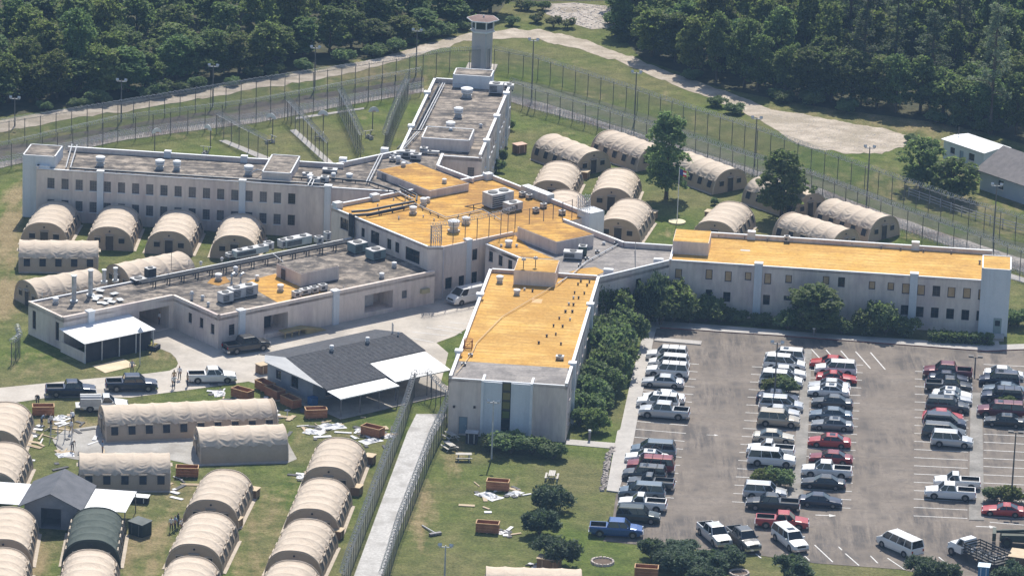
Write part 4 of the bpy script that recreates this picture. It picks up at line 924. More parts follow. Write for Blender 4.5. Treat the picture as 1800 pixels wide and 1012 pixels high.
# --- guard tower
tb = G(846, 121); tw = thing('guard_tower', tb, W.a, 'square white guard tower with glazed cabin and red-brown hexagonal roof beside the dirt road', 'tower')
M_tower = mat('tower_paint', (0.62,0.565,0.56), (0.68,0.62,0.61), .5, .85, .05, c3=(.57,.52,.52), scale3=.25, fine=.1)
def octa(r, n=8, ph=math.pi/8): return [(r*math.cos(2*math.pi*i/n+ph), r*math.sin(2*math.pi*i/n+ph)) for i in range(n)]
SQ = octa(1.62, 4, R_(-64.5)); HX = lambda r: octa(r, 6, R_(-64.5))
MB().prism(SQ, 0, 5.75).build('shaft', M_tower, tw)
q = SQ[0]; MB().box(q[0]-.07, q[1]-.07, .2, q[0]+.07, q[1]+.07, 5.7).build('corner_pipe', M_unit, tw)
MB().prism(HX(1.85), 5.75, 5.95).build('cabin_floor', M_trim, tw); MB().prism(HX(1.7), 5.95, 6.3).build('cabin_wall', M_tower, tw)
MB().prism(HX(1.55), 6.3, 7.5).build('cabin_glazing', M_pane, tw)
for x, y in HX(1.62): MB().box(x-.1, y-.1, 6.3, x+.1, y+.1, 7.5).build('post', M_trim, tw)
MB().prism(HX(2.45), 7.5, 7.66).build('roof_edge', M_trim, tw)
MB().hexa([(x, y, 7.664) for x, y in HX(2.38)], [(x, y, 7.85) for x, y in HX(1.2)], 0).build('roof', mat('red_brown_roof', (.16,.10,.09), (.25,.16,.14), 1.0, .8, fine=.3), tw)
MB().cyl(.1, 0, 7.8, 8.15, .12, 8).build('roof_vent', M_unit, tw)
MB().box(-2.2,-2.2,0,2.2,2.2,.25).build('plinth', M_concrete, tw)
# ------------------------------------------------------------------ frame tents: arched shell, draped fly sheet, end walls, windows, doors
def fabric(name, c, c2, rough=0.85):
    m = bpy.data.materials.new(name); nt, n, l, bs = nodes_of(m)
    tc = n.new('ShaderNodeTexCoord'); oi = n.new('ShaderNodeObjectInfo')
    ad = n.new('ShaderNodeVectorMath'); ad.operation = 'ADD'; l.new(tc.outputs['Object'], ad.inputs[0])
    sc_ = n.new('ShaderNodeVectorMath'); sc_.operation = 'SCALE'; sc_.inputs[0].default_value = (31, 17, 9); l.new(oi.outputs['Random'], sc_.inputs['Scale']); l.new(sc_.outputs[0], ad.inputs[1])
    f = nnoise(n, l, ad.outputs[0], 0.6, 5, .6); f2 = nnoise(n, l, ad.outputs[0], 3.0, 4, .6)
    cc = nramp(n, l, f, [(.3, c), (.7, c2)])
    cc = nmix(n, l, nmath(n, l, 'MULTIPLY', oi.outputs['Random'], .22), cc, tuple(x*.72 for x in c))
    cc = nmix(n, l, .3, cc, nramp(n, l, f2, [(.25, (.72,)*3), (.75, (1.05,)*3)]), 'MULTIPLY')
    l.new(cc, bs.inputs['Base Color']); bs.inputs['Roughness'].default_value = rough; bs.inputs['Specular IOR Level'].default_value = .15
    nbump(n, l, f2, bs, .25, .08); MATS[name] = m; return m
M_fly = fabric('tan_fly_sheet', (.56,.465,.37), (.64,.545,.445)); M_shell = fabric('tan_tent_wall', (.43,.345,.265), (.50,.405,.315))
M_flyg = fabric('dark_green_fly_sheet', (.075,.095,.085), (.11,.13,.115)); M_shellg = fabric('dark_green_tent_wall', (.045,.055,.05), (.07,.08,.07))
M_twin = mat('tent_window_mesh', (.018,.022,.032), (.035,.04,.05), 2.0, .5)
M_flap = mat('tent_flap', (.40,.34,.27), (.50,.43,.35), 1.5, .85)
TH, THW = 3.05, 3.05
def prof(a, k=1.0):
    c, s = math.cos(a), math.sin(a)
    return -THW*k*math.copysign(abs(c)**.82, c), TH*k*max(s, 0)**.92
def tent_meshes(L, seed, green=False):
    rs = random.Random(seed); nb = max(2, round(L/1.98)); bay = L/nb
    out = {}
    sh = MB(); na = 26
    sh.grid([[(x, *prof(math.pi*j/na)) for j in range(na+1)] for x in (-L/2, 0, L/2)][::-1])
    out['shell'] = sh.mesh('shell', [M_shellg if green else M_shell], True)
    for nm, x in (('end_wall', -L/2+.03), ('end_wall_far', L/2-.03)):
        e = MB(); ring = [(x, *prof(math.pi*j/na, .985)) for j in range(na+1)]
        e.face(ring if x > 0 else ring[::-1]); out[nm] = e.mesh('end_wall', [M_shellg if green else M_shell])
    rim = MB().tube([(0, *prof(math.pi*j/18, 1.01)) for j in range(19)], .07, 5)
    out['rim'] = rim.mesh('edge_hem', [M_flyg if green else M_fly])
    # fly sheet with drapes
    fl = MB(); nx, nr = nb*18, 56; rows = []
    ph = [(rs.uniform(0, 6.28), rs.uniform(-1.6, 1.6), rs.uniform(.6, 1.35), rs.uniform(4, 7)) for _ in range(nb)]
    x0, x1 = -L/2-.04, L/2-(.55 if rs.random() < .75 else .02)
    for i in range(nx+1):
        x = x0+(x1-x0)*i/nx; q = min(max((x+L/2)/bay, 0), nb-1e-6); bi = int(q); t = q-bi
        lobe = math.sin(math.pi*t); p, sl, am, fr = ph[bi]
        edge = R_(31)+R_(6)*lobe**.6+R_(5)*noise.noise((x*1.3, seed*3.7, 3))
        row = []
        for j in range(nr+1):
            w = j/nr; a = edge+(math.pi-2*edge)*w
            dd = abs(w-.5)*2; near = min(1, max(0, (dd-.30)/.55)); near = near*near*(3-2*near)
            k = 1.036-.024*lobe+.010*math.exp(-(min(t, 1-t)/.07)**2)
            fold = noise.noise((x*.75+sl*dd, dd*7.5-1.9*lobe+p, seed*3.1+(0 if w < .5 else 9)))
            k += am*.060*lobe**.4*(.22-abs(fold))*(.42+.58*near)
            k += .007*noise.noise((x*1.4, a*3.3, seed*1.7))
            row.append((x, *prof(a, max(k, 1.006))))
        rows.append(row)
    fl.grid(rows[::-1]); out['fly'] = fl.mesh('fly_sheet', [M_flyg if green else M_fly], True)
    sk = {}
    for s in (-1, 1):
        q = MB(); q.face([(-L/2, s*THW, .10), (L/2, s*THW, .10), (L/2, s*(THW+.38), .05), (-L/2, s*(THW+.38), .05)][::s]); out['skirt%d' % s] = q.mesh('skirt', [M_flap])
    # window on the side wall: follows the curve of the shell, sits 4 cm proud
    for s in (-1, 1):
        aw = [R_(x) for x in (13.5, 19, 25, 32)]
        if s > 0: aw = [math.pi-x for x in aw]
        w = MB(); w.grid([[(dx, *prof(a, 1.022)) for a in aw] for dx in (-.40, .40)][::1 if s > 0 else -1]); out['win%d' % s] = w.mesh('window', [M_twin])
        y, z = prof(aw[-1], 1.03); fpm = MB(); fpm.tube([(-.48, y, z+.05), (.48, y, z+.05)], .085, 6)
        for dx in (-.44, .44): fpm.tube([(dx, *prof(aw[0], 1.02)), (dx, *prof(aw[1], 1.02)), (dx, y, z)], .035, 4)
        out['flap%d' % s] = fpm.mesh('flap', [M_flap])
    w = MB(); w.box(-.035, -.38, 1.0, .02, .38, 1.68); out['ewin'] = w.mesh('window', [M_twin])
    w = MB(); w.tube([(-.06, -.45, 1.74), (-.06, .45, 1.74)], .08, 6); w.box(-.04, -.45, .94, 0, -.39, 1.72); w.box(-.04, .39, .94, 0, .45, 1.72); out['eflap'] = w.mesh('flap', [M_flap])
    w = MB(); w.box(-.035, -.5, .05, .02, .5, 2.0); out['door'] = w.mesh('door', [mat('tent_door', (.045,.045,.05), (.10,.085,.07), 1.2, .8)])
    w = MB(); w.box(-.34, -.58, 2.02, .0, .58, 2.08); w.box(-.07, -.58, .05, 0, -.51, 2.02); w.box(-.07, .51, .05, 0, .58, 2.02); out['awn'] = w.mesh('door_surround', [M_shellg if green else M_flap])
    w = MB(); w.cyl(0, 0, 0, .06, .12, 8); out['vent'] = w.mesh('end_vent', [M_twin])
    return out
_tc = {}
def make_tent(near, far, label, L=9.9, seed=1, green=False, windows=True, group=None, name='frame_tent', doors=True):
    a, c = G(*near, TH), G(*far, TH); d = (c-a); d.z = 0; ang = math.atan2(d.y, d.x); ln = d.length
    mid = (a+c)/2; 
    key = (round(L, 1), seed, green)
    if key not in _tc: _tc[key] = tent_meshes(L, seed, green)
    M_ = _tc[key]; L_ = L
    # the near end is the surer reading: keep it and lay the true length from there
    e = Vector((math.cos(ang), math.sin(ang), 0)); base = Vector((a.x, a.y, 0))+e*(L/2)
    if abs(ln-L) < 1.6: base = Vector((mid.x, mid.y, 0))
    t = thing(name, base, ang, label, 'tent', group)
    link('shell', M_['shell'], t); link('fly_sheet', M_['fly'], t); [link('edge_hem', M_['rim'], t, (x, 0, 0)) for x in (-L/2, L/2)]
    for nm in ('end_wall', 'end_wall_far'): link('end_wall', M_[nm], t)
    for s in (-1, 1): link('skirt', M_['skirt%d' % s], t)
    nb = max(2, round(L/1.98)); bay = L/nb
    if windows:
        for s in (-1, 1):
            for i in range(nb):
                o = link('window', M_['win%d' % s], t, (-L/2+bay*(i+.5), 0, 0)); link('flap', M_['flap%d' % s], o)
    for sgn, x in ((1, -L/2), (-1, L/2)):
        rz = 0 if sgn > 0 else math.pi
        for y in (-1.55, 1.55):
            o = link('window', M_['ewin'], t, (x, y, 0), rz); link('flap', M_['eflap'], o)
        if doors: o = link('door', M_['door'], t, (x, 0, 0), rz); link('door_surround', M_['awn'], o)
        o = link('end_vent', M_['vent'], t, (x-.02*sgn, 0, 2.55)); o.rotation_euler = (0, R_(-90), rz)
    return t
rowA = 'tents in the row below the left cell wing'
for i, (nr, fr) in enumerate((((77.5,393),(101,354)),((193,399.5),(209,362)),((297,408),(317,369)),((412,415.5),(425.5,375.5)))):
    make_tent(nr, fr, 'tan arched tent, %s from the left in the row under the barred cell windows' % nth(i), 9.9, 1+i, group=rowA)
make_tent((36,425.5), (171,427), 'tan tent seen side-on with five dark windows, below the leftmost row tents', 9.9, 5)
make_tent((207,468), (322,445.5), 'tan tent roof showing just behind the service block roof edge', 9.9, 6)
make_tent((48.5,496), (168,475), 'tan tent lying behind the chimney flues of the service block', 9.9, 7)
yard = 'tents on the lawn behind the right wing'
for nr, fr, lab, sd in (((1042,266.5),(968,238),'tan tent with door and two windows, nearest the rear wing wall',5),
    ((1148,258),(1070,230.5),'tan tent farthest back on the lawn, left of the tall tree',3),
    ((970,318.5),(987,284),'tan tent right behind the white parapet duct of the central block',1),
    ((1075,332),(1090,296),'tan tent with dark doorway, just left of the tall tree',2),
    ((1087.5,385.5),(1112,350.5),'tan tent with dark doorway touching the link roof, left of the flagpole',4),
    ((979,370),(996,335),'tan tent half hidden by the central block roof corner with razor wire',3),
    ((1280,297),(1206,270),'tan tent with sagging roof between the two lawn trees',6),
    ((1428,343),(1332,311),'tan tent mostly hidden behind the smaller lawn tree',7),
    ((1553,381),(1461,352),'rightmost tan tent on the lawn with dark blue door',5),
    ((1485,404),(1388,375.5),'tan tent directly behind the middle of the right wing roof',2),
    ((1257,390),(1290,355),'tan tent right of the flagpole disc with side windows',1)):
    make_tent(nr, fr, lab, 9.9, sd, group=yard)
front = 'tents in the front camp at the lower left'
for nr, fr, lab, sd, gr in (((-8,757),(13,706),'tan tent cut by the left edge, topmost of that column',1,0),((-14,828),(9,779),'tan tent cut by the left edge, second of that column',2,0),((5,951),(18,888),'tan tent below the left canopy of the shed',3,0),((-8,1024),(5,961),'tan tent at the bottom left corner of the picture',4,0),
    ((160,952),(172,889.5),'dark green arched tent beside the gabled shed',2,1),((148,1030),(160,962),'tan tent in front of the dark green tent',1,0),
    ((370,881),(400,823.5),'tan tent, topmost of the middle camp column',3,0),((340,960),(372,897),'tan tent, second of the middle camp column, beside standing people',4,0),((308,1042),(342,973.5),'tan tent, lowest of the middle camp column',1,0),
    ((577,823.5),(600,767),'tan tent, topmost of the column along the gravel path fence',2,0),((548,897),(572,838),'tan tent, second of the column along the gravel path fence',3,0),((516,971),(546,909.5),'tan tent, third of the column along the gravel path fence',4,0),((486,1048),(518,982),'tan tent, lowest of the column along the gravel path fence',1,0)):
    make_tent(nr, fr, lab, 9.9, sd, bool(gr), group=front)
make_tent((182,717), (479,704), 'double-length tan tent with nine windows beside the utility truck', 19.8, 8, doors=True, group=front)
make_tent((347,755), (500,750), 'tan tent with plain windowless side on the grey pad', 9.9, 6, windows=False, group=front)
make_tent((141,801), (297,801), 'tan tent with five windows in front of the grey pad', 9.9, 5, group=front)
make_tent((857,1001), (1020,1006), 'tan tent top showing at the bottom edge below the lawn conifers', 9.9, 6, group=front)
# ------------------------------------------------------------------ vehicles
M_cglass = mat('car_glass', (.012,.017,.022), rough=.06, spec=.7); M_tyre = mat('tyre', (.016,.016,.017), (.03,.03,.03), 4, .85); M_rim = mat('wheel_rim', (.20,.20,.21), rough=.35, metal=.6)
M_chrome = mat('bumper_chrome', (.5,.5,.52), rough=.2, metal=.8); M_bump = mat('bumper_grey', (.10,.10,.105), rough=.5); M_head = mat('headlamp', (.62,.64,.66), rough=.15, spec=.7); M_tail = mat('tail_lamp', (.32,.015,.015), rough=.2, spec=.6)
M_bed = mat('bed_liner', (.035,.035,.038), (.06,.06,.06), 2, .7); M_under = mat('underbody', (.02,.02,.02), rough=.8)
# profile: list of (x, z_top); cabin: (x base front, x roof front, x roof rear, x base rear), belt, roof height
SPEC = {
 'sedan': dict(L=4.8, W=1.8, hood=[(-2.4,.55),(-2.3,.70),(-1.7,.82),(-1.0,.93),(1.45,.96),(2.15,.93),(2.38,.80),(2.4,.5)], cab=(-1.05,-.35,.85,1.62), belt=.94, roof=1.43, wheels=(-1.45,1.38), r=.32),
 'coupe': dict(L=4.7, W=1.82, hood=[(-2.35,.5),(-2.25,.66),(-1.6,.78),(-.7,.88),(1.5,.92),(2.2,.90),(2.33,.78),(2.35,.5)], cab=(-.75,.0,.8,1.75), belt=.88, roof=1.32, wheels=(-1.45,1.36), r=.33),
 'suv': dict(L=4.9, W=1.92, hood=[(-2.45,.62),(-2.38,.86),(-1.8,1.0),(-1.15,1.08),(2.36,1.10),(2.45,1.0),(2.45,.6)], cab=(-1.2,-.55,2.12,2.40), belt=1.08, roof=1.80, wheels=(-1.5,1.45), r=.38),
 'big_suv': dict(L=5.5, W=2.0, hood=[(-2.75,.65),(-2.68,.95),(-2.0,1.08),(-1.35,1.16),(2.66,1.18),(2.75,1.0),(2.75,.6)], cab=(-1.4,-.75,2.42,2.70), belt=1.15, roof=1.92, wheels=(-1.75,1.6), r=.40),
 'minivan': dict(L=5.0, W=1.95, hood=[(-2.5,.55),(-2.42,.78),(-1.9,.92),(-1.45,1.0),(2.4,1.05),(2.5,.95),(2.5,.5)], cab=(-1.5,-.6,2.1,2.44), belt=1.02, roof=1.74, wheels=(-1.55,1.5), r=.34),
 'pickup_crew': dict(L=5.85, W=2.0, hood=[(-2.92,.65),(-2.84,.98),(-2.2,1.12),(-1.55,1.18),(1.0,1.2),(1.0,1.2),(2.85,1.2),(2.92,1.1),(2.92,.65)], cab=(-1.55,-.85,.72,.98), belt=1.17, roof=1.90, wheels=(-1.85,1.75), r=.41, bed=(1.12,2.80)),
 'pickup_ext': dict(L=5.7, W=1.98, hood=[(-2.85,.62),(-2.77,.94),(-2.1,1.06),(-1.4,1.13),(.7,1.15),(2.77,1.15),(2.85,1.05),(2.85,.62)], cab=(-1.4,-.7,.42,.68), belt=1.12, roof=1.82, wheels=(-1.8,1.7), r=.39, bed=(.85,2.72)),
 'pickup_reg': dict(L=5.3, W=1.95, hood=[(-2.65,.62),(-2.57,.92),(-1.9,1.04),(-1.2,1.11),(.3,1.13),(2.57,1.13),(2.65,1.03),(2.65,.62)], cab=(-1.2,-.55,.08,.28), belt=1.1, roof=1.78, wheels=(-1.65,1.6), r=.38, bed=(.45,2.52)),
 'van': dict(L=5.6, W=2.0, hood=[(-2.8,.6),(-2.72,.95),(-2.35,1.15),(-2.0,1.25),(2.72,1.28),(2.8,1.1),(2.8,.55)], cab=(-2.05,-1.25,2.58,2.76), belt=1.25, roof=2.08, wheels=(-1.75,1.7), r=.37),
}
_vc = {}
def vehicle_meshes(kind):
    if kind in _vc: return _vc[kind]
    S = SPEC[kind]; hw = S['W']/2; out = {}
    r, wx = S['r'], S['wheels']; zb = r*.62
    b = MB(); xs = [p[0] for p in S['hood']]
    # lower body: rings along x, tucked in at sill and shoulder, narrower at nose and tail
    rings = []
    bed = S.get('bed')
    st = []
    for i, (x, z) in enumerate(S['hood']): st.append((x, z))
    L2 = S['L']/2
    for x, z in st:
        e = abs(x)/L2; nar = 1-.10*max(0, (e-.80)/.2)**2
        w = hw*nar; zl = zb+.10*max(0, (e-.82)/.18)
        rings.append([(x, -w*.93, zl), (x, -w, zl+.22), (x, -w*1.0, z-.22 if z-.22 > zl+.24 else zl+.26), (x, -w*.93, z-.03), (x, -w*.82, z), (x, 0, z+.035*(1 if not bed else .6)), (x, w*.82, z), (x, w*.93, z-.03), (x, w, z-.22 if z-.22 > zl+.24 else zl+.26), (x, w, zl+.22), (x, w*.93, zl)])
    if bed:
        # cut the load bed: keep top surface only ahead of the bed
        b0, b1 = bed
        for i in range(len(rings)-1):
            A, C = rings[i], rings[i+1]
            for j in range(10):
                if 3 <= j <= 6 and A[0][0] > b0-.5: continue
                b.face([A[j], A[j+1], C[j+1], C[j]])
        zt = S['hood'][-3][1]; w1 = hw*.93; w2 = hw*.80; x_ = bed[0]-.12
        cabr = S['cab'][3]
        b.face([(cabr-.4, -w1, zt-.01), (b0, -w1, zt-.01), (b0, w1, zt-.01), (cabr-.4, w1, zt-.01)])
        for s in (-1, 1): b.face([(b0, s*w1, zt-.01), (b1, s*w1, zt-.01), (b1, s*w2, zt-.01), (b0, s*w2, zt-.01)][::s])
        b.face([(b1, -w1, zt-.01), (L2-.03, -w1*.96, zt-.02), (L2-.03, w1*.96, zt-.02), (b1, w1, zt-.01)])
        zf = .78
        b.face([(b0, -w2, zf), (b1, -w2, zf), (b1, w2, zf), (b0, w2, zf)], 1)
        for s in (-1, 1): b.face([(b0, s*w2, zf), (b1, s*w2, zf), (b1, s*w2, zt-.01), (b0, s*w2, zt-.01)][::-s], 1)
        b.face([(b0, -w2, zf), (b0, w2, zf), (b0, w2, zt-.01), (b0, -w2, zt-.01)], 1); b.face([(b1, w2, zf), (b1, -w2, zf), (b1, -w2, zt-.01), (b1, w2, zt-.01)], 1)
    else:
        for i in range(len(rings)-1):
            A, C = rings[i], rings[i+1]
            for j in range(10): b.face([A[j], A[j+1], C[j+1], C[j]])
    b.face(rings[0][::-1]); b.face(rings[-1])
    for i in range(len(rings)-1):
        A, C = rings[i], rings[i+1]; b.face([A[10], A[0], C[0], C[10]], 2)
    for x in wx:                                     # wheel arches
        for s in (-1, 1):
            n_ = 12; arc = [(x+(r*1.17)*math.cos(math.pi*k/n_), s*(hw+.004), r*.95+(r*1.17)*math.sin(math.pi*k/n_)) for k in range(n_+1)]
            b.face(arc[::s], 2)
    out['body'] = b.mesh('body', [None, M_bed, M_under])
    # cabin: pillars and roof in paint, glass panels a little inside
    f0, f1, r1, r0 = S['cab']; zb2, zt = S['belt']-.02, S['roof']; wb, wt = hw*.90, hw*.74
    lo = [(f0,-wb,zb2),(r0,-wb,zb2),(r0,wb,zb2),(f0,wb,zb2)]; hi = [(f1,-wt,zt-.05),(r1,-wt,zt-.05),(r1,wt,zt-.05),(f1,wt,zt-.05)]
    rf = MB()
    rf.hexa([(f1-.05,-wt-.03,zt-.06),(r1+.05,-wt-.03,zt-.06),(r1+.05,wt+.03,zt-.06),(f1-.05,wt+.03,zt-.06)], [(f1+.12,-wt*.86,zt),(r1-.08,-wt*.86,zt),(r1-.08,wt*.86,zt),(f1+.12,wt*.86,zt)])
    def bar(p, q, t=.05): rf.tube([p, q], t, 4)
    long_ = r1-f1 > 2.0
    divs = [.0, .42, 1.0] if not long_ else [0, .30, .62, 1.0]
    if kind in ('pickup_reg',): divs = [0, 1.0]
    if kind == 'van': divs = [0, .24, .50, .75, 1.0]
    for s in (-1, 1):
        for q in divs:
            lox = f0+(r0-f0)*(q if q in (0, 1) else q*.94+.04); hix = f1+(r1-f1)*q
            bar((lox, s*wb, zb2), (hix, s*(wt+.0), zt-.05), .055 if q in (0,) else (.075 if q == 1 else .05))
    out['roof'] = rf.mesh('roof', [None])
    def quad(pts, shrink=.06):
        c = sum((Vector(p) for p in pts), Vector())/len(pts); return [tuple(Vector(p)+(c-Vector(p))*shrink) for p in pts]
    core = MB().hexa(lo, hi); out['cabin'] = core.mesh('cabin', [M_under])
    eps = .012
    g = MB().face([(x-eps, y, z+eps) for x, y, z in quad([lo[3], lo[0], hi[0], hi[3]], .03)]); out['windshield'] = g.mesh('windshield', [M_cglass])
    g = MB().face([(x+eps, y, z+eps) for x, y, z in quad([lo[1], lo[2], hi[2], hi[1]], .05)]); out['rear_window'] = g.mesh('rear_window', [M_cglass])
    sid = []
    for s in (-1, 1):
        for k in range(len(divs)-1):
            q0, q1 = divs[k], divs[k+1]
            X = lambda q: f0+(r0-f0)*(q if q in (0, 1) else q*.94+.04)
            pts = [(X(q0), s*wb, zb2), (X(q1), s*wb, zb2), (f1+(r1-f1)*q1, s*wt, zt-.05), (f1+(r1-f1)*q0, s*wt, zt-.05)]
            m_ = MB().face([(x, y+s*eps, z) for x, y, z in quad(pts, .07)][::s*-1]); sid.append(m_.mesh('side_window', [M_cglass]))
    out['sides'] = sid
    wv = MB(); wv.tube([(0,-.115,0),(0,.115,0)], r, 16); out['tyre'] = wv.mesh('tyre', [M_tyre])
    wv = MB(); wv.tube([(0,-.122,0),(0,.122,0)], r*.56, 10); out['rim'] = wv.mesh('rim', [M_rim])
    hz = S['hood'][1][1]-.13
    out['hl'] = MB().box(-.06,-.17,-.07,.05,.17,.07).mesh('headlight', [M_head]); out['tl'] = MB().box(-.05,-.10,-.14,.05,.10,.14).mesh('tail_light', [M_tail])
    tx = 'chrome' if 'pickup' in kind or 'big' in kind or kind == 'van' else 'paint'
    bm = MB(); bm.hexa([(-L2-.07,-hw*.86,zb+.08),(-L2+.25,-hw*.98,zb+.08),(-L2+.25,hw*.98,zb+.08),(-L2-.07,hw*.86,zb+.08)], [(-L2-.07,-hw*.86,zb+.30),(-L2+.25,-hw*.985,zb+.30),(-L2+.25,hw*.985,zb+.30),(-L2-.07,hw*.86,zb+.30)]); out['fb'] = bm.mesh('bumper', [M_chrome if tx == 'chrome' else None])
    bm = MB(); bm.hexa([(L2-.25,-hw*.98,zb+.08),(L2+.08,-hw*.88,zb+.08),(L2+.08,hw*.88,zb+.08),(L2-.25,hw*.98,zb+.08)], [(L2-.25,-hw*.985,zb+.30),(L2+.08,-hw*.88,zb+.30),(L2+.08,hw*.88,zb+.30),(L2-.25,hw*.985,zb+.30)]); out['rb'] = bm.mesh('bumper', [M_chrome if tx == 'chrome' else None])
    gr = MB().box(-L2-.03,-hw*.5,hz-.12,-L2+.1,hw*.5,hz+.08); out['grille'] = gr.mesh('grille', [M_under])
    mr = MB().box(-.08,-.12,-.08,.08,.12,.08); out['mirror'] = mr.mesh('mirror', [None])
    _vc[kind] = out; return out
PAINT = {'white':(.76,.76,.75),'silver':(.50,.51,.52),'grey':(.20,.21,.22),'darkgrey':(.075,.08,.085),'black':(.014,.015,.018),'navy':(.014,.022,.05),'blue':(.02,.085,.28),'bluegrey':(.12,.16,.20),'red':(.42,.025,.02),'darkred':(.20,.012,.015),'maroon':(.13,.014,.025),'tan':(.42,.37,.29),'green':(.018,.032,.028),'beige':(.50,.46,.38)}
def vehicle(kind, colour, base, ang, label, group=None, name=None, rack=False, cargo=False):
    S = SPEC[kind]; m_ = vehicle_meshes(kind); pm = paint('car_paint_'+colour, PAINT[colour], metal=.0 if colour in ('white','black','red') else .25)
    nm = name or {'sedan':'parked_car','coupe':'parked_car','suv':'parked_suv','big_suv':'parked_suv','minivan':'parked_minivan','van':'parked_van'}.get(kind, 'pickup_truck')
    cat = {'sedan':'car','coupe':'car','suv':'suv','big_suv':'suv','minivan':'minivan','van':'van'}.get(kind, 'pickup truck')
    t = thing(nm, base, ang, label, cat, group)
    def add(n, me, par=t, loc=None, rz=0.0, painted=False):
        o = link(n, me, par, loc, rz)
        if painted: own_mat(o, pm)
        return o
    add('body', m_['body'], painted=True); add('roof', m_['roof'], painted=True); add('cabin', m_['cabin'])
    add('windshield', m_['windshield']); add('rear_window', m_['rear_window'])
    for si, sm in enumerate(m_['sides']):
        if cargo and si % (len(m_['sides'])//2): own_mat(add('side_panel', sm), pm)
        else: add('side_window', sm)
    hw = S['W']/2; L2 = S['L']/2
    for x in S['wheels']:
        for s in (-1, 1):
            w = add('wheel', m_['tyre'], t, (x, s*(hw-.09), S['r'])); link('rim', m_['rim'], w)
    hz = S['hood'][1][1]-.10
    for s in (-1, 1):
        add('headlight', m_['hl'], t, (-L2+.06, s*hw*.68, hz)); add('tail_light', m_['tl'], t, (L2-.03, s*hw*.80, S['hood'][-2][1]-.22 if 'pickup' not in kind else .9))
        add('mirror', m_['mirror'], t, (S['cab'][0]+.28, s*(hw+.06), S['belt']+.06), 0, True)
    for k_ in ('fb', 'rb'):
        o = add('bumper', m_[k_])
        if m_[k_].materials[0] is None: own_mat(o, pm)
    add('grille', m_['grille'])
    if kind in ('sedan','suv','big_suv') and random.random() < .3: MB().box(S['cab'][1]+.35,-.42,S['roof']-.02,S['cab'][1]+1.0,.42,S['roof']+.012).build('sunroof', M_cglass, t)
    t.scale = (random.uniform(.97,1.04), random.uniform(.97,1.02), random.uniform(.96,1.04))
    if rack:
        for x in (.2, 1.4): MB().box(x-.03,-hw*.7,S['roof']+.06,x+.03,hw*.7,S['roof']+.1).build('roof_rack', M_under, t)
    return t
KN = {'sedan':'sedan','coupe':'coupe','suv':'SUV','big_suv':'large SUV','minivan':'minivan','pickup_crew':'four-door pickup','pickup_ext':'extended-cab pickup','pickup_reg':'two-door pickup','van':'van'}
CN = {'darkgrey':'dark grey','bluegrey':'blue-grey','darkred':'dark red','green':'dark green'}
def side_on(col_, where, group, facing_axis=W.a):
    """each row: left px, right px, wheel line py, kind, colour, nose L/R"""
    for i, (x0, x1, yb, kind, colour, nose) in enumerate(col_):
        S = SPEC[kind]; p = G((x0+x1)/2, yb); p = p + W.n*(S['W']/2-.05)
        ang = W.a + (0 if nose == 'L' else math.pi) + R_(random.uniform(-1.5, 1.5))
        vehicle(kind, colour, Vector((p.x, p.y, .03)), ang, '%s %s, %s down %s' % (CN.get(colour, colour), KN[kind], nth(i), where), group, rack=kind in ('suv','big_suv') and random.random() < .4)
side_on([(1137,1205,637,'suv','white','L'),(1141,1207,651,'minivan','white','L'),(1136,1207,665,'suv','white','L'),(1128,1200,682.5,'sedan','silver','L'),(1133,1197,710,'sedan','white','L'),(1117,1193,720,'suv','white','L'),(1124,1208,738,'pickup_crew','silver','L')], 'the upper column beside the walkway', 'cars parked nose to the walkway, upper run')
side_on([(1110,1184,804,'minivan','bluegrey','L'),(1104,1168,817,'sedan','white','L'),(1100,1184,833,'big_suv','darkred','L'),(1096,1167,847,'suv','darkgrey','L'),(1102,1184,863,'pickup_reg','darkgrey','L'),(1088,1166,878,'minivan','bluegrey','L'),(1084,1172,900,'pickup_reg','white','L'),(1081,1159,921,'suv','green','R')], 'the lower column beside the walkway', 'cars parked nose to the walkway, lower run')
side_on([(1345,1411,641,'suv','white','L'),(1345,1411,652,'minivan','white','R'),(1345,1414,667,'sedan','white','R'),(1336,1408,681,'minivan','white','R'),(1331,1401,711,'sedan','navy','R'),(1338,1406,724,'minivan','silver','R'),(1336,1403,737,'sedan','silver','R'),(1330,1405,752,'suv','tan','R'),(1321,1396,780,'sedan','beige','R'),(1313,1394,805,'pickup_reg','white','L'),(1313,1397,822,'big_suv','white','R'),(1306,1381,879,'suv','silver','R'),(1312,1402,900,'pickup_ext','black','L'),(1330,1417,931,'pickup_ext','red','R')], 'the column left of the middle island', 'cars left of the middle island')
side_on([(1434,1484,650,'sedan','red','L'),(1432,1504,661,'suv','white','L'),(1435,1504,676,'coupe','red','R'),(1424,1489,690,'sedan','silver','L'),(1422,1489,699,'sedan','white','L'),(1429,1495,719,'sedan','darkgrey','L'),(1429,1490,741,'sedan','bluegrey','L'),(1427,1497,758,'sedan','grey','L'),(1420,1494,788,'sedan','red','L'),(1424,1495,817,'sedan','darkred','L'),(1409,1495,842,'pickup_ext','white','L'),(1406,1487,861,'sedan','black','L'),(1405,1476,893,'sedan','navy','R')], 'the column right of the middle island', 'cars right of the middle island')
side_on([(1625,1705,668,'pickup_crew','maroon','L'),(1633,1699,677,'sedan','navy','R'),(1625,1708,692,'pickup_ext','black','R'),(1640,1706,706,'sedan','white','R'),(1637,1705,713,'sedan','silver','R'),(1629,1700,727,'suv','darkgrey','R'),(1618,1696,744,'sedan','red','R'),(1624,1696,756,'minivan','navy','R'),(1622,1695,772,'minivan','darkgrey','R'),(1635,1710,788,'suv','silver','R'),(1653,1710,861,'pickup_reg','white','L'),(1627,1712,880,'pickup_ext','white','L')], 'the column left of the right island', 'cars left of the right island')
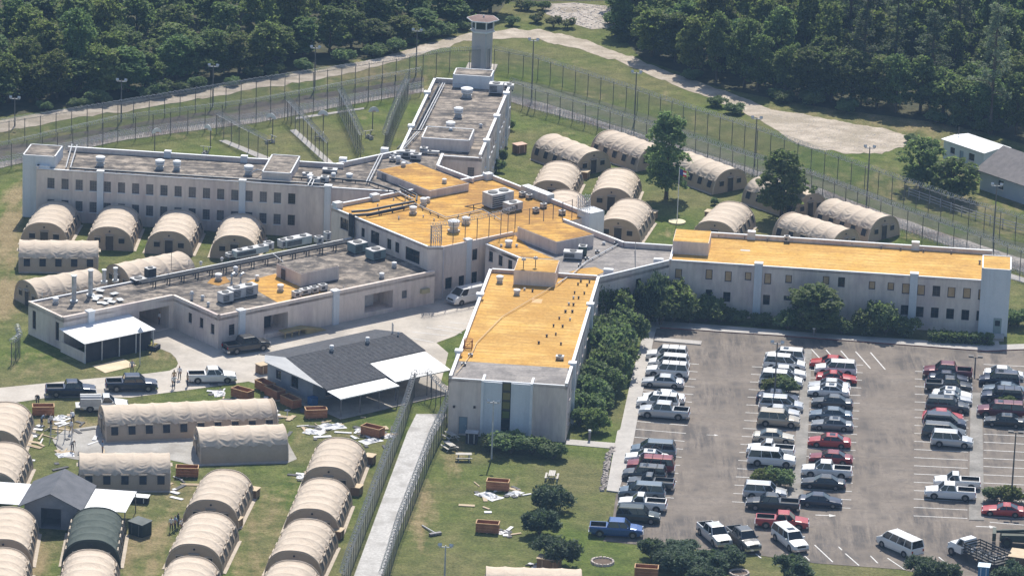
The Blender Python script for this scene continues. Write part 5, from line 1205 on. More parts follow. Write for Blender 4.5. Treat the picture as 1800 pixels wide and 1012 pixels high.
side_on([(1736,1791,669,'sedan','white','R'),(1721,1791,681,'suv','navy','L'),(1735,1792,696,'sedan','bluegrey','L'),(1726,1795,710,'suv','navy','L'),(1723,1794,736,'big_suv','maroon','L'),(1733,1797,752,'sedan','black','L'),(1726,1799,909,'coupe','red','L')], 'the column at the car park edge', 'cars right of the right island')
def veh_px(kind, colour, px, py, heading, label, **k):
    p = G(px, py); return vehicle(kind, colour, Vector((p.x, p.y, .03)), R_(heading)+math.pi, label, **k)   # nose points along heading
def road_car(kind, colour, x0, x1, yb, label, ang):
    S = SPEC[kind]; a, c = G(x0, yb), G(x1, yb); p = (a+c)/2; n_ = Vector((-math.sin(R_(ang)), math.cos(R_(ang)), 0)); p = p+n_*(S['W']/2)
    return vehicle(kind, colour, Vector((p.x, p.y, .03)), R_(ang)+math.pi, label)
road_car('pickup_crew', 'blue', 1031, 1133, 946, 'bright blue four-door pickup with white toolbox, half on the lawn', -3)
veh_px('pickup_crew', 'silver', 1255, 949, -68, 'silver four-door pickup in the slanted bays facing the lawn hedge'); veh_px('pickup_crew', 'darkgrey', 1306, 957, -68, 'dark grey four-door pickup in the slanted bays facing the lawn hedge'); veh_px('big_suv', 'white', 1388, 958, -66, 'white large SUV in the slanted bays beside the small conifer')
veh_px('van', 'white', 1581, 968, 128, 'white passenger van with dark side windows near the stake truck')
road_car('pickup_ext', 'navy', 83, 167, 699, 'dark navy pickup parked on the drive, leftmost of three', 9); road_car('pickup_crew', 'navy', 181, 283, 690, 'navy four-door pickup parked on the drive, middle of three', 9); road_car('pickup_ext', 'white', 331, 415, 675, 'white pickup with people standing behind it on the drive', 9)
road_car('pickup_crew', 'black', 401, 477, 621, 'black pickup parked against the service block corner', 30)
p = G(822, 530); vehicle('van', 'white', Vector((p.x, p.y, .03)), D.a, 'white windowless van parked in the shade beside the central block wall', cargo=True)
# utility truck
t = road_car('pickup_reg', 'white', 139, 228, 725, 'white utility truck with side lockers and a pipe on top, beside the long tent', 8); t.name = 'utility_truck'
for s in (-1, 1): MB().box(.35, s*.78-.2, .72, 2.66, s*.78+.2, 1.62).build('side_locker', M_unit, t)
MB().tube([(.3,.55,1.78),(2.7,.55,1.78)], .11, 8).build('roof_pipe', M_white, t); MB().box(2.66,-.95,.5,3.2,.95,.62).build('step_bumper', M_unit, t)
# stake truck
def stake_truck():
    p = G(1714, 986); t = thing('stake_truck', (p.x, p.y, .03), R_(128)+math.pi, 'white-cab stake truck with open dark rail bed full of rubbish', 'truck')
    pm = paint('car_paint_white', PAINT['white'])
    MB().hexa([(-3.5,-.95,.6),(-1.2,-1.05,.6),(-1.2,1.05,.6),(-3.5,.95,.6)], [(-3.35,-.7,1.35),(-1.2,-1.0,1.5),(-1.2,1.0,1.5),(-3.35,.7,1.35)]).build('hood', pm, t)
    MB().hexa([(-2.2,-1.0,1.35),(-.85,-1.05,1.35),(-.85,1.05,1.35),(-2.2,1.0,1.35)], [(-1.75,-.85,2.25),(-.9,-.85,2.25),(-.9,.85,2.25),(-1.75,.85,2.25)]).build('cab', pm, t)
    MB().hexa([(-2.26,-.85,1.5),(-2.16,-.85,1.5),(-2.16,.85,1.5),(-2.26,.85,1.5)], [(-1.86,-.75,2.18),(-1.76,-.75,2.18),(-1.76,.75,2.18),(-1.86,.75,2.18)]).build('windshield', M_cglass, t)
    for s in (-1, 1): MB().hexa([(-1.95,s*1.0-.02,1.5),(-1.0,s*1.0-.02,1.5),(-1.0,s*1.0+.06,1.5),(-1.95,s*1.0+.06,1.5)], [(-1.6,s*.88-.02,2.15),(-1.0,s*.88-.02,2.15),(-1.0,s*.88+.06,2.15),(-1.6,s*.88+.06,2.15)]).build('side_window', M_cglass, t)
    MB().box(-.7,-1.2,.95,4.2,1.2,1.12).build('bed_floor', M_bed, t); MB().box(-3.3,-.4,.5,4.1,.4,.75).build('chassis', M_under, t)
    for s in (-1, 1):
        for k in range(3): MB().box(-.7,s*1.2-.03,1.3+k*.33,4.2,s*1.2+.03,1.45+k*.33).build('rail', M_bed, t)
        for k in range(6): MB().box(-.6+k*.93,s*1.15-.03,1.1,-.53+k*.93,s*1.15+.03,2.15).build('stake', M_bed, t)
    for x in (-.72, 4.2):
        for k in range(3): MB().box(x-.03,-1.2,1.3+k*.33,x+.03,1.2,1.45+k*.33).build('rail', M_bed, t)
    for x in (-2.7, 2.9):
        for s in (-1, 1): 
            w = MB().tube([(0,-.16,0),(0,.16,0)], .46, 16).build('wheel', M_tyre, t, (x, s*.92, .46)); MB().tube([(0,-.17,0),(0,.17,0)], .24, 10).build('rim', M_rim, w)
    for s in (-1, 1): MB().box(-3.55,s*.7-.14,.95,-3.42,s*.7+.14,1.18).build('headlight', M_head, t)
    rr = random.Random(3); q = MB()
    for k in range(60):
        x, y, z, s_ = rr.uniform(-.3,3.8), rr.uniform(-.95,.95), rr.uniform(1.15,1.55), rr.uniform(.12,.38)
        pts = [(x+rr.uniform(-s_,s_), y+rr.uniform(-s_,s_), z+rr.uniform(0,.25)) for _ in range(4)]; q.face(pts, rr.randrange(3))
    tag(q.build('rubbish', [M_white, M_bed, mat('blue_sacks', (.2,.26,.36), (.3,.35,.42), 2)], t), kind='stuff')
stake_truck()
def army_truck():
    p = G(1792, 958); t = thing('forklift_truck', (p.x, p.y, .03), R_(-6), 'dark green field loader with boom cut by the right edge', 'loader'); g_ = mat('olive_green_paint', (.03,.045,.032), (.045,.06,.045), 1.0, .6)
    MB().hexa([(-2.2,-1.1,.7),(2.4,-1.1,.7),(2.4,1.1,.7),(-2.2,1.1,.7)], [(-2.0,-1.0,1.35),(2.4,-1.0,1.6),(2.4,1.0,1.6),(-2.0,1.0,1.35)]).build('body', g_, t)
    for x in (.6, 1.9):
        for y in (-.8, .8): MB().box(x-.05,y-.05,1.5,x+.05,y+.05,2.7).build('cab_post', g_, t)
    MB().box(.5,-.9,2.7,2.0,.9,2.78).build('cab_roof', g_, t)
    MB().tube([(2.2,0,1.9),(-2.6,0,1.4)], .17, 6).build('boom', g_, t); MB().box(-3.0,-1.0,.6,-2.6,1.0,1.5).build('fork_carriage', g_, t)
    for x in (-1.4, 1.6):
        for s in (-1, 1): w = MB().tube([(0,-.22,0),(0,.22,0)], .62, 16).build('wheel', M_tyre, t, (x, s*1.0, .62)); MB().tube([(0,-.23,0),(0,.23,0)], .3, 10).build('rim', g_, w)
army_truck()
# ------------------------------------------------------------------ trees and shrubs
def leaf_material(name, dark, light, trans=(.22,.33,.08), tw=.3, vmin=.8):
    m = bpy.data.materials.new(name); nt, n, l, bs = nodes_of(m)
    tc = n.new('ShaderNodeTexCoord'); oi = n.new('ShaderNodeObjectInfo')
    f = nnoise(n, l, tc.outputs['Object'], .55, 3, .6); f2 = nnoise(n, l, tc.outputs['Object'], 3.5, 2, .6)
    c = nramp(n, l, f, [(.3, dark), (.7, light)])
    c = nmix(n, l, .6, c, nramp(n, l, f2, [(.25, (.55,)*3), (.75, (1.3,)*3)]), 'MULTIPLY')
    hv = n.new('ShaderNodeHueSaturation'); l.new(c, hv.inputs['Color'])
    hv.inputs['Hue'].default_value = .5
    l.new(nmath(n, l, 'ADD', nmath(n, l, 'MULTIPLY', oi.outputs['Random'], .055), .468), hv.inputs['Hue'])
    l.new(nmath(n, l, 'ADD', nmath(n, l, 'MULTIPLY', oi.outputs['Random'], .7), vmin), hv.inputs['Value'])
    hv.inputs['Saturation'].default_value = .95
    l.new(hv.outputs[0], bs.inputs['Base Color']); bs.inputs['Roughness'].default_value = .65; bs.inputs['Specular IOR Level'].default_value = .18
    tr = n.new('ShaderNodeBsdfTranslucent'); l.new(nmix(n, l, .5, hv.outputs[0], trans), tr.inputs['Color'])
    mx = n.new('ShaderNodeMixShader'); mx.inputs[0].default_value = tw
    l.new(bs.outputs[0], mx.inputs[1]); l.new(tr.outputs[0], mx.inputs[2]); l.new(mx.outputs[0], n['Material Output'].inputs[0])
    return m
M_leaf = leaf_material('broadleaf_foliage', (.085,.130,.044), (.165,.220,.078), tw=.5); M_leaf2 = leaf_material('bright_foliage', (.115,.155,.044), (.205,.235,.080), tw=.5)
M_pine = leaf_material('pine_foliage', (.065,.095,.055), (.115,.150,.085), tw=.3); M_juni = leaf_material('juniper_foliage', (.036,.066,.045), (.080,.118,.068), tw=.25)
M_shrub = leaf_material('shrub_foliage', (.080,.120,.055), (.165,.210,.095), tw=.5, vmin=.95); M_scrub = leaf_material('dry_scrub', (.10,.105,.042), (.19,.18,.085))
M_leaf3 = leaf_material('lawn_tree_foliage', (.115,.170,.070), (.195,.255,.105), tw=.6, vmin=1.0); M_leaf4 = leaf_material('sunlit_foliage', (.115,.145,.036), (.205,.215,.070), tw=.5)  # M_leaf4: yellowish highlights put into the leaf colour of some trees
M_bark = mat('bark', (.085,.065,.05), (.15,.12,.095), 2.0, .95, .3, fine=.3)
def leaves(centres, size, per, spread, seed, droop=0.0, up=0.3, aspect=1.0, radial=None):
    """clusters of small leaf faces round the given centres; returns verts, faces"""
    r = np.random.default_rng(seed); C = np.repeat(np.asarray(centres), per, 0); N = len(C)
    P_ = C + r.normal(0, spread, (N, 3))*np.array([1, 1, .75])
    if radial is None: nrm = r.normal(0, 1, (N, 3)); nrm[:, 2] = np.abs(nrm[:, 2])+up
    else: nrm = (P_-radial)+r.normal(0, .6, (N, 3))*np.linalg.norm(P_-radial, axis=1, keepdims=True)
    nrm /= np.linalg.norm(nrm, axis=1, keepdims=True)+1e-9
    t = np.cross(nrm, r.normal(0, 1, (N, 3))); t /= np.linalg.norm(t, axis=1, keepdims=True)+1e-9; bt = np.cross(nrm, t)
    s = size*r.uniform(.55, 1.35, (N, 1))
    a, c = t*s, bt*s*aspect
    bend = nrm*s*.25
    V = np.stack([P_-a*.9-c*.3, P_+a*.1-c-bend, P_+a, P_+a*.05+c*.9-bend], 1).reshape(-1, 3)
    F_ = np.arange(N*4).reshape(-1, 4)
    return V, F_
def raw_mesh(name, V, F_, m):
    me = bpy.data.meshes.new(name); n = len(F_); k = F_.shape[1]
    me.vertices.add(len(V)); me.vertices.foreach_set('co', np.asarray(V, np.float32).ravel())
    me.loops.add(n*k); me.loops.foreach_set('vertex_index', F_.astype(np.int32).ravel())
    me.polygons.add(n); me.polygons.foreach_set('loop_start', np.arange(0, n*k, k, dtype=np.int32)); me.update(calc_edges=True)
    me.materials.append(m); return me
def lobed_crown(seed, h, r, base, nlobe, ncl, size, per, m, squash=.7, top=1.0):
    g = np.random.default_rng(seed); cen = []; ctr = np.array([0, 0, base+(h-base)*.5])
    lobes = []
    for i in range(nlobe):
        z = g.uniform(0, 1); w = math.sin(math.pi*(z*.82+.12))**.7
        a = g.uniform(0, 6.283); rr = r*w*g.uniform(.30, .85)
        lobes.append((rr*math.cos(a), rr*math.sin(a), base+(h-base)*(.08+.84*z), r*g.uniform(.24, .42)*(1.1-.3*z)))
    lobes.append((0, 0, h-r*.35, r*.4))
    wts = np.array([l_[3]**2 for l_ in lobes]); wts /= wts.sum()
    pick = g.choice(len(lobes), ncl, p=wts)
    for i in pick:
        x, y, z, lr = lobes[i]; d = g.normal(0, 1, 3); d[2] = abs(d[2])*.95-.22; d /= np.linalg.norm(d)
        q = lr*g.uniform(.70, 1.08); cen.append((x+d[0]*q*1.15, y+d[1]*q*1.15, max(z+d[2]*q*squash, base*.6)))
    V, F_ = leaves(cen, size, per, size*.7, seed+5, up=.75)
    return raw_mesh('crown', V, F_, m), lobes
def trunk_mesh(seed, h, r0, lobes, base):
    b = MB(); g = random.Random(seed); top = (g.uniform(-.3,.3), g.uniform(-.3,.3), h*.8)
    b.tube([(0,0,0), (top[0]*.2, top[1]*.2, h*.3), (top[0]*.6, top[1]*.6, h*.58), top], [r0*1.25, r0*.9, r0*.55, r0*.15], 7)
    for x, y, z, lr in lobes[:7]:
        zz = min(z*.75, h*.6); b.tube([(0, 0, max(zz-1.2, base*.7)), (x*.5, y*.5, zz), (x*.9, y*.9, z)], [r0*.4, r0*.28, r0*.08], 5)
    return b.mesh('trunk', [M_bark])
KIND = {}
for i in range(7):
    h, r = (10.5, 4.0) if i < 4 else (8.0, 3.6)
    me, lb = lobed_crown(40+i, h, r, .9, 38, 760, .24, 8, M_leaf if i not in (2, 5, 6) else (M_leaf4 if i == 6 else M_leaf2))
    KIND['broad%d' % i] = (me, trunk_mesh(i, h, .26, lb, 1.4), h, r)
me, lb = lobed_crown(77, 12, 3.1, .9, 54, 1050, .21, 8, M_leaf3, .9); KIND['lawn0'] = (me, trunk_mesh(77, 12, .24, lb, 1.6), 12, 3.1)
me, lb = lobed_crown(78, 9, 3.2, .5, 48, 950, .21, 8, M_leaf3, .9); KIND['lawn1'] = (me, trunk_mesh(78, 9, .22, lb, 1.0), 9, 3.2)
me, lb = lobed_crown(79, 6.5, 3.5, .9, 36, 760, .21, 8, M_leaf3, .9); KIND['lawn2'] = (me, trunk_mesh(79, 6.5, .24, lb, 1.1), 6.5, 3.5)
M_pine2 = leaf_material('pale_pine_foliage', (.13,.165,.11), (.20,.235,.15), tw=.4, vmin=1.0)
def pine_mesh(seed, h, r, m=None):
    g = np.random.default_rng(seed); cen = []; b = MB(); b.tube([(0,0,0),(.1,.05,h*.5),(0,0,h)], [.32,.22,.05], 7)
    for k in range(46):
        z = h*(.30+.68*(k/46)); w = r*(1-.75*((z/h-.30)/.7))*g.uniform(.55, 1.1); a = g.uniform(0, 6.283)
        ex, ey, ez = w*math.cos(a), w*math.sin(a), z+w*.12
        b.tube([(0,0,z),(ex*.6,ey*.6,z+.1),(ex,ey,ez)], [.07,.05,.02], 4)
        for q in range(9):
            t = g.uniform(.35, 1.05); cen.append((ex*t+g.normal(0,.22), ey*t+g.normal(0,.22), z+(ez-z)*t+g.normal(0,.16)))
    V, F_ = leaves(cen, .20, 8, .22, seed, up=.6, aspect=.5); return raw_mesh('crown', V, F_, m or M_pine), b.mesh('trunk', [M_bark])
for i in range(2):
    a, c = pine_mesh(90+i, 17, 3.4); KIND['pine%d' % i] = (a, c, 17, 3.4)
a, c = pine_mesh(95, 17, 3.4, M_pine2); KIND['pine_pale'] = (a, c, 17, 3.4)
def shrub_mesh(seed, m, h=2.0, r=1.6, n=420, size=.13, spiky=False):
    g = np.random.default_rng(seed); cen = []
    nl = 14; lob = [(g.uniform(-.6,.6)*r, g.uniform(-.6,.6)*r, h*g.uniform(.30,.68), r*g.uniform(.25,.42)) for _ in range(nl)]
    for k in range(n):
        x, y, z, lr = lob[g.integers(nl)]; d = g.normal(0,1,3); d[2] = abs(d[2])*.95-.2; d /= np.linalg.norm(d)+1e-9
        q = lr*g.uniform(.75,1.1); cen.append((x+d[0]*q, y+d[1]*q, min(max(z+d[2]*q*(h/r)*.8, .08), h)))
    if not spiky: V, F_ = leaves(cen, size, 8, size*.9, seed+3, up=.7)
    else: V, F_ = leaves(cen, size*1.5, 8, size*.8, seed+3, aspect=.32, up=.5)
    st = MB()
    for k in range(5): st.tube([(0,0,0),(lob[k][0]*.5,lob[k][1]*.5,h*.3),(lob[k][0],lob[k][1],lob[k][2])], [.06,.045,.015], 5)
    return raw_mesh('foliage', V, F_, m), st.mesh('stem', [M_bark]), h, r
for i in range(3): KIND['shrub%d' % i] = shrub_mesh(120+i, M_shrub)
for i in range(3): KIND['juniper%d' % i] = shrub_mesh(140+i, M_juni, n=620, spiky=True)
for i in range(2): KIND['scrub%d' % i] = shrub_mesh(160+i, M_scrub, n=190)
for i in range(2): KIND['bright%d' % i] = shrub_mesh(170+i, M_leaf2)
def plant(kind, p, h, r, label, cat, group=None, name=None, rz=None):
    cr, st, h0, r0 = KIND[kind]; tree = kind[:4] in ('broa', 'lawn', 'pine')
    t = thing(name or ('tree' if tree else 'shrub'), Vector((p.x, p.y, 0)), random.uniform(0, 6.28) if rz is None else rz, label, cat, group)
    for nm, me in (('crown' if tree else 'foliage', cr), ('trunk' if tree else 'stem', st)):
        o = link(nm, me, t); o.scale = (r/r0, r/r0, h/h0)
    return t
# lawn trees
plant('lawn0', G(1171,350), 12.0, 3.2, 'tall dense green tree on the lawn among tents beside the flagpole', 'tree')
plant('lawn1', G(1373,383), 9.4, 3.3, 'smaller bright green tree on the lawn behind the right wing', 'tree')
plant('lawn2', G(1618,332), 6.8, 3.5, 'round dark tree left of the white trailer by the rail fence', 'tree'); plant('lawn2', G(1672,352), 5.6, 3.4, 'round dark tree in front of the grey-roofed house', 'tree')
plant('pine_pale', G(1740,236), 19.5, 3.6, 'tall pale thin pine standing out beside the white trailer', 'tree', name='pine_tree')
plant('lawn1', G(1432,583), 6.2, 3.4, 'olive-green tree in front of the right wing windows', 'tree')
# shrubs
SH = [
 ('shrub0',1078,578,6.0,2.7,'large shrub where the front wing meets the link wall'),('shrub1',1108,606,4.2,2.4,'broad flowering shrub touching the walkway corner'),('shrub2',1070,622,5.0,2.8,'large leafy shrub halfway along the front wing side'),('shrub0',1092,655,4.4,2.4,'leafy shrub bulging over the walkway edge'),('shrub1',1056,672,4.6,2.6,'dark shrub against the front wing side wall'),('shrub2',1042,715,4.0,2.4,'dark shrub near the front wing corner'),('shrub0',1075,690,3.0,1.9,'low shrub between the wing and the sidewalk'),('bright0',1048,758,2.9,1.7,'bright green shrub at the front wing corner by the footpath'),('shrub1',1018,748,2.4,1.3,'reddish low shrub at the front wing base'),('shrub2',1068,722,1.6,1.0,'small round shrub on the verge'),
 ('shrub2',1094,600,4.6,2.6,'leafy shrub behind the walkway corner shrub'),('shrub1',1084,640,4.8,2.9,'broad shrub filling the middle of the front wing planting'),('shrub0',1060,648,5.2,2.6,'tall shrub pressed against the front wing wall'),('shrub2',1050,695,4.4,2.8,'wide dark shrub below the front wing pilaster'),('shrub1',1078,668,3.8,2.3,'shrub spilling toward the sidewalk edge'),('shrub0',1033,735,3.4,2.2,'dark shrub at the front end of the side planting'),('shrub1',1160,572,4.2,2.6,'shrub between the cedar and the right wing'),('shrub0',1265,568,2.4,1.9,'low shrub between two ground floor windows'),
 ('juniper0',1142,570,7.2,2.3,'tall dark cedar in the corner of the link wall'),('shrub0',1183,566,5.6,2.7,'tall shrub against the left end of the right wing'),('shrub1',1240,565,3.4,2.2,'leafy shrub under the second boarded window'),('shrub2',1212,568,3.0,2.0,'dark shrub in the shade between two taller ones'),('shrub2',1292,566,1.8,1.6,'low dark shrub under a dark ground floor window'),('shrub0',1340,572,1.7,1.6,'low dark shrub at the foot of the first pilaster'),('shrub1',1556,588,4.4,2.5,'tall pale-flecked shrub before the right wing'),('shrub2',1522,588,3.4,2.0,'dark shrub left of the pale-flecked one'),('shrub0',1592,590,2.6,1.8,'dark shrub at the foot of the right pilaster'),('shrub1',1480,586,2.0,1.8,'low shrub right of the olive tree'),('shrub2',1385,578,2.6,1.9,'shrub left of the olive tree'),
 ('shrub0',898,796,2.6,2.6,'dark shrub under the slot window of the front wing'),('shrub1',936,797,2.2,2.2,'dark shrub before the blue panels of the front wing'),('shrub2',972,806,2.0,1.8,'round shrub on the lawn corner before the front wing'),('shrub1',866,790,1.8,1.6,'low shrub by the door of the front wing'),
 ('juniper0',968,897,3.4,2.3,'topmost of three dark junipers on the front lawn'),('juniper1',950,942,3.3,2.2,'middle of three dark junipers on the front lawn'),('juniper2',981,992,3.4,2.3,'lowest of three dark junipers on the front lawn'),
 ('juniper1',1146,984,2.6,1.9,'juniper at the left tip of the car park hedge'),('juniper0',1180,1000,2.6,2.1,'second juniper of the car park hedge'),('juniper2',1215,1010,2.8,2.2,'third juniper of the car park hedge'),('juniper1',1250,1004,2.6,2.0,'fourth juniper of the car park hedge'),('juniper0',1282,994,2.2,1.8,'right-hand juniper of the car park hedge'),('juniper2',1200,978,1.8,1.8,'upper juniper of the car park hedge'),('juniper0',1240,1030,2.6,2.2,'juniper cut by the bottom edge below the hedge'),
 ('juniper1',1392,1024,3.4,2.4,'juniper at the bottom edge before the white SUV'),('juniper2',1630,1026,3.2,2.2,'juniper at the bottom edge before the passenger van'),('juniper0',1662,1022,2.4,1.6,'small juniper beside the blue tarpaulin'),('juniper1',1778,1030,2.8,2.2,'juniper at the bottom right corner'),
 ('bright1',1352,691,1.9,1.5,'left half of the bush in the middle parking column'),('shrub1',1384,691,2.2,1.8,'right half of the bush in the middle parking column'),('bright0',1340,856,2.2,1.7,'left half of the lower bush in the parking column'),('shrub0',1368,858,2.5,1.8,'right half of the lower bush in the parking column'),('bright1',1771,713,1.3,1.4,'small bush in the right parking column'),('shrub2',1748,881,1.9,1.4,'bush on the right island behind the red coupe'),('bright0',1776,883,2.0,1.7,'bush under the lamp post at the right island'),
 ('shrub0',893,229,1.8,.9,'bush at the side wall of the rear wing'),('shrub1',884,286,2.0,.9,'bush by the near corner of the rear wing'),('shrub2',877,302,1.8,.9,'bush behind the central block corner'),('shrub1',1257,360,1.0,.7,'little bush beside the tent right of the flagpole'),('shrub0',1262,187,1.6,1.5,'bush on the inner side of the dirt road'),('shrub2',1290,199,1.6,1.6,'second bush on the inner side of the dirt road'),('shrub0',1790,574,2.4,1.8,'dark shrub beyond the right wing stair tower'),('shrub1',1775,573,2.0,1.4,'dark shrub touching the stair tower'),('shrub2',1600,250,1.2,1.2,'low bush at the end of the gravel road')]
for k, px, py, h, r, lab in SH: plant(k, G(px, py), h, r, lab, 'shrub', name='juniper' if k.startswith('jun') else 'shrub')
def hedge(a, c, w, h, label):
    p, q = G(*a), G(*c); d = q-p; L = d.length; g = np.random.default_rng(5); n = int(L*60)
    x = g.uniform(0, L, n); face = g.integers(0, 3, n); y = np.where(face == 0, -w/2, np.where(face == 1, w/2, g.uniform(-w/2, w/2, n))); z = np.where(face == 2, h, g.uniform(.1, h, n))
    V, F_ = leaves(np.stack([x, y, z], 1), .14, 5, .12, 9)
    t = thing('hedge', (p.x, p.y, 0), math.atan2(d.y, d.x), label, 'hedge'); link('foliage', raw_mesh('foliage', V, F_, M_shrub), t)
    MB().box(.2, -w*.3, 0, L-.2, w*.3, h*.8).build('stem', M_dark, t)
hedge((1633,600), (1745,606), 1.3, 1.25, 'clipped hedge under the right end windows of the right wing')
# the wood: a front edge along the dirt road, trees thinning out of sight behind it
EDGE = [(-200,232),(0,203),(60,196),(140,184),(200,180),(300,164),(430,142),(520,126),(620,104),(700,88),(780,62),(830,42),(870,30),(890,2),(1075,0),(1085,55),(1130,104),(1190,124),(1240,146),(1310,162),(1380,176),(1480,192),(1560,202),(1650,214),(1720,228),(1800,252),(2000,300)]
def edge_y(px):
    for (x0, y0), (x1, y1) in zip(EDGE, EDGE[1:]):
        if x0 <= px <= x1: return y0+(y1-y0)*(px-x0)/(x1-x0)
    return 0
floor_px = [(x, max(y, -60)+3) for x, y in EDGE if y > 0]
gnd = [G(x, y+2) for x, y in EDGE]
tag(MB().face([Vector((p.x, p.y, .015)) for p in gnd]+[Vector((160,330,.015)), Vector((-160,330,.015))]).build('forest_floor', mat('leaf_litter', (.045,.05,.022), (.09,.085,.042), .6, .95, .4, fine=.4)), kind='structure')
pts = []; rg = random.Random(21)
for x in np.arange(-60, 1880, 40):                    # the front row, one by one
    e = edge_y(x)
    if e < 20: continue
    p = G(x+rg.uniform(-9, 9), e-(rg.uniform(13, 21) if x < 860 else rg.uniform(6, 12))); pts.append((p, 0))
front_n = len(pts); tries = 0
while len(pts) < 285 and tries < 30000:
    tries += 1
    px, py = rg.uniform(-90, 1890), rg.uniform(-60, 215)
    e = edge_y(px)
    if py > e-(26 if px < 860 else 16): continue
    p = G(px, py); dist = 4.6+.022*(e-py)
    if all((p.x-q.x)**2+(p.y-q.y)**2 > dist*dist for q, _ in pts): pts.append((p, 1))
for k_ in range(4000):                                # close the gaps that would show bare ground
    px, py = rg.uniform(1090, 1850), rg.uniform(-40, 120)
    if py > edge_y(px)-16: continue
    p = G(px, py)
    if all((p.x-q.x)**2+(p.y-q.y)**2 > 3.9**2 for q, _ in pts): pts.append((p, 1))
    if len(pts) > 270: break
order = sorted([p for p, k in pts if k == 0], key=lambda p: project(p)[0])
nL = sum(1 for p in order if project(p)[0] < 860)
for i, p in enumerate(order):
    px = project(p)[0]; left = px < 860; j = i if left else i-nL
    h = rg.uniform(5.2, 7.8) if left else rg.uniform(7.0, 10.5)
    if 620 < px < 860: h *= .72
    plant('broad%d' % rg.randrange(7), p, h, rg.uniform(2.6, 3.6), 'leafy wood-edge tree, %s from the left %s the guard tower' % (nth(j), 'before' if left else 'beyond'), 'tree', 'trees along the wood edge')
MARK = [(110,'the far left floodlight post'),(300,'the second floodlight post'),(460,'the third floodlight post'),(620,'the exercise yard'),(760,'the fifth floodlight post'),(1090,'the guard tower'),(1230,'the bend of the dirt road'),(1380,'the twin roadside bushes'),(1540,'the rubble patch'),(1680,'the round dark trees'),(3000,'the white trailer')]
def place_words(px, py):
    m = next(t for x, t in MARK if px < x); e = edge_y(px)-py
    return m, 'second row' if e < 45 else ('third row' if e < 90 else 'deepest rows')
for p, k in pts:
    if k == 0: continue
    px, py = project(p); right = px > 1080
    if 870 < px < 1085 and py < 60: continue
    h = rg.choice((rg.uniform(6.5, 9.0), rg.uniform(8.5, 12.5))); kd = 'broad%d' % rg.randrange(7)
    if right and 1450 < px < 1700 and rg.random() < .3: kd = 'pine%d' % rg.randrange(2); h = rg.uniform(14, 18)
    e = edge_y(px)
    mk, rw_ = place_words(px, py); size = 'tall' if h > 9.5 else 'short'; lab = ('tall forest pine in the %s above %s' % (rw_, mk)) if kd.startswith('pine') else '%s %s forest tree in the %s above %s' % (size, {'broad2':'bright','broad5':'bright','broad6':'yellow-green'}.get(kd, 'dark green'), rw_, mk)
    plant(kd, p, h, rg.uniform(2.8, 4.0) if not kd.startswith('pine') else 3.3, lab, 'tree', 'pines inside the wood' if kd.startswith('pine') else 'trees inside the wood %s' % ('beyond the car track' if right else 'on the left'), name='pine_tree' if kd.startswith('pine') else 'tree')
# scrub between the tower and the stony clearing, and along the wood's hem
k = 0
for i in range(95):
    if i < 50: px, py = rg.uniform(862, 1125), rg.uniform(14, 92)
    elif i < 80: px = rg.uniform(0, 860); py = edge_y(px)+rg.uniform(-2, 5)
    else: px = rg.uniform(1090, 1760); py = edge_y(px)+rg.uniform(-2, 5)
    if i < 50 and (py > 46+max(0, (px-960))*.25 or (960 < px < 1080 and 8 < py < 40)): continue
    s = rg.uniform(.6, 1.25)
    plant(('scrub%d' % rg.randrange(2)) if i < 50 and rg.random() < .5 else 'shrub%d' % rg.randrange(3), G(px, py), 1.9*s, 1.6*s, 'low wild bush in the scrub between guard tower and clearing' if i < 50 else 'low wild bush at the wood edge above '+place_words(px, py)[0], 'bush', 'wild bushes between tower and clearing' if i < 50 else 'wild bushes at the wood edge', name='wild_bush')
# ------------------------------------------------------------------ fences, lamp posts, yard things
def link_mesh_material():
    m = bpy.data.materials.new('chain_link'); nt, n, l, bs = nodes_of(m)
    bs.inputs['Base Color'].default_value = (.20,.22,.25,1); bs.inputs['Roughness'].default_value = .5; bs.inputs['Metallic'].default_value = .4
    tr = n.new('ShaderNodeBsdfTransparent'); mx = n.new('ShaderNodeMixShader'); mx.inputs[0].default_value = .26
    l.new(tr.outputs[0], mx.inputs[1]); l.new(bs.outputs[0], mx.inputs[2]); l.new(mx.outputs[0], n['Material Output'].inputs[0]); return m
M_link = link_mesh_material(); M_link2 = M_link.copy(); M_link2.name = 'dense_chain_link'; [setattr(q.inputs[0], 'default_value', .5) for q in M_link2.node_tree.nodes if q.type == 'MIX_SHADER']; M_post = mat('fence_post', (.10,.095,.095), (.17,.16,.155), 1.5, .6); M_razor = mat('razor_wire', (.50,.51,.53), rough=.35, metal=.5)
def coil(pts, r, pitch, wr=.014, seed=0):
    b = MB(); q = []; rnd = random.Random(seed); ph = 0
    for a, c in zip(pts, pts[1:]):
        d = c-a; L = d.length; d = d/L; s = Vector((-d.y, d.x, 0)); n = max(8, int(L/pitch*9))
        for i in range(n):
            t = i/n; th = ph+2*math.pi*L*t/pitch; rr = r*(1+.18*math.sin(th*.37+seed))
            q.append(a+d*(L*t)+s*(rr*math.cos(th))+Vector((0,0,rr*math.sin(th))))
        ph = th
    b.tube(q, wr, 3, cap=False); return b
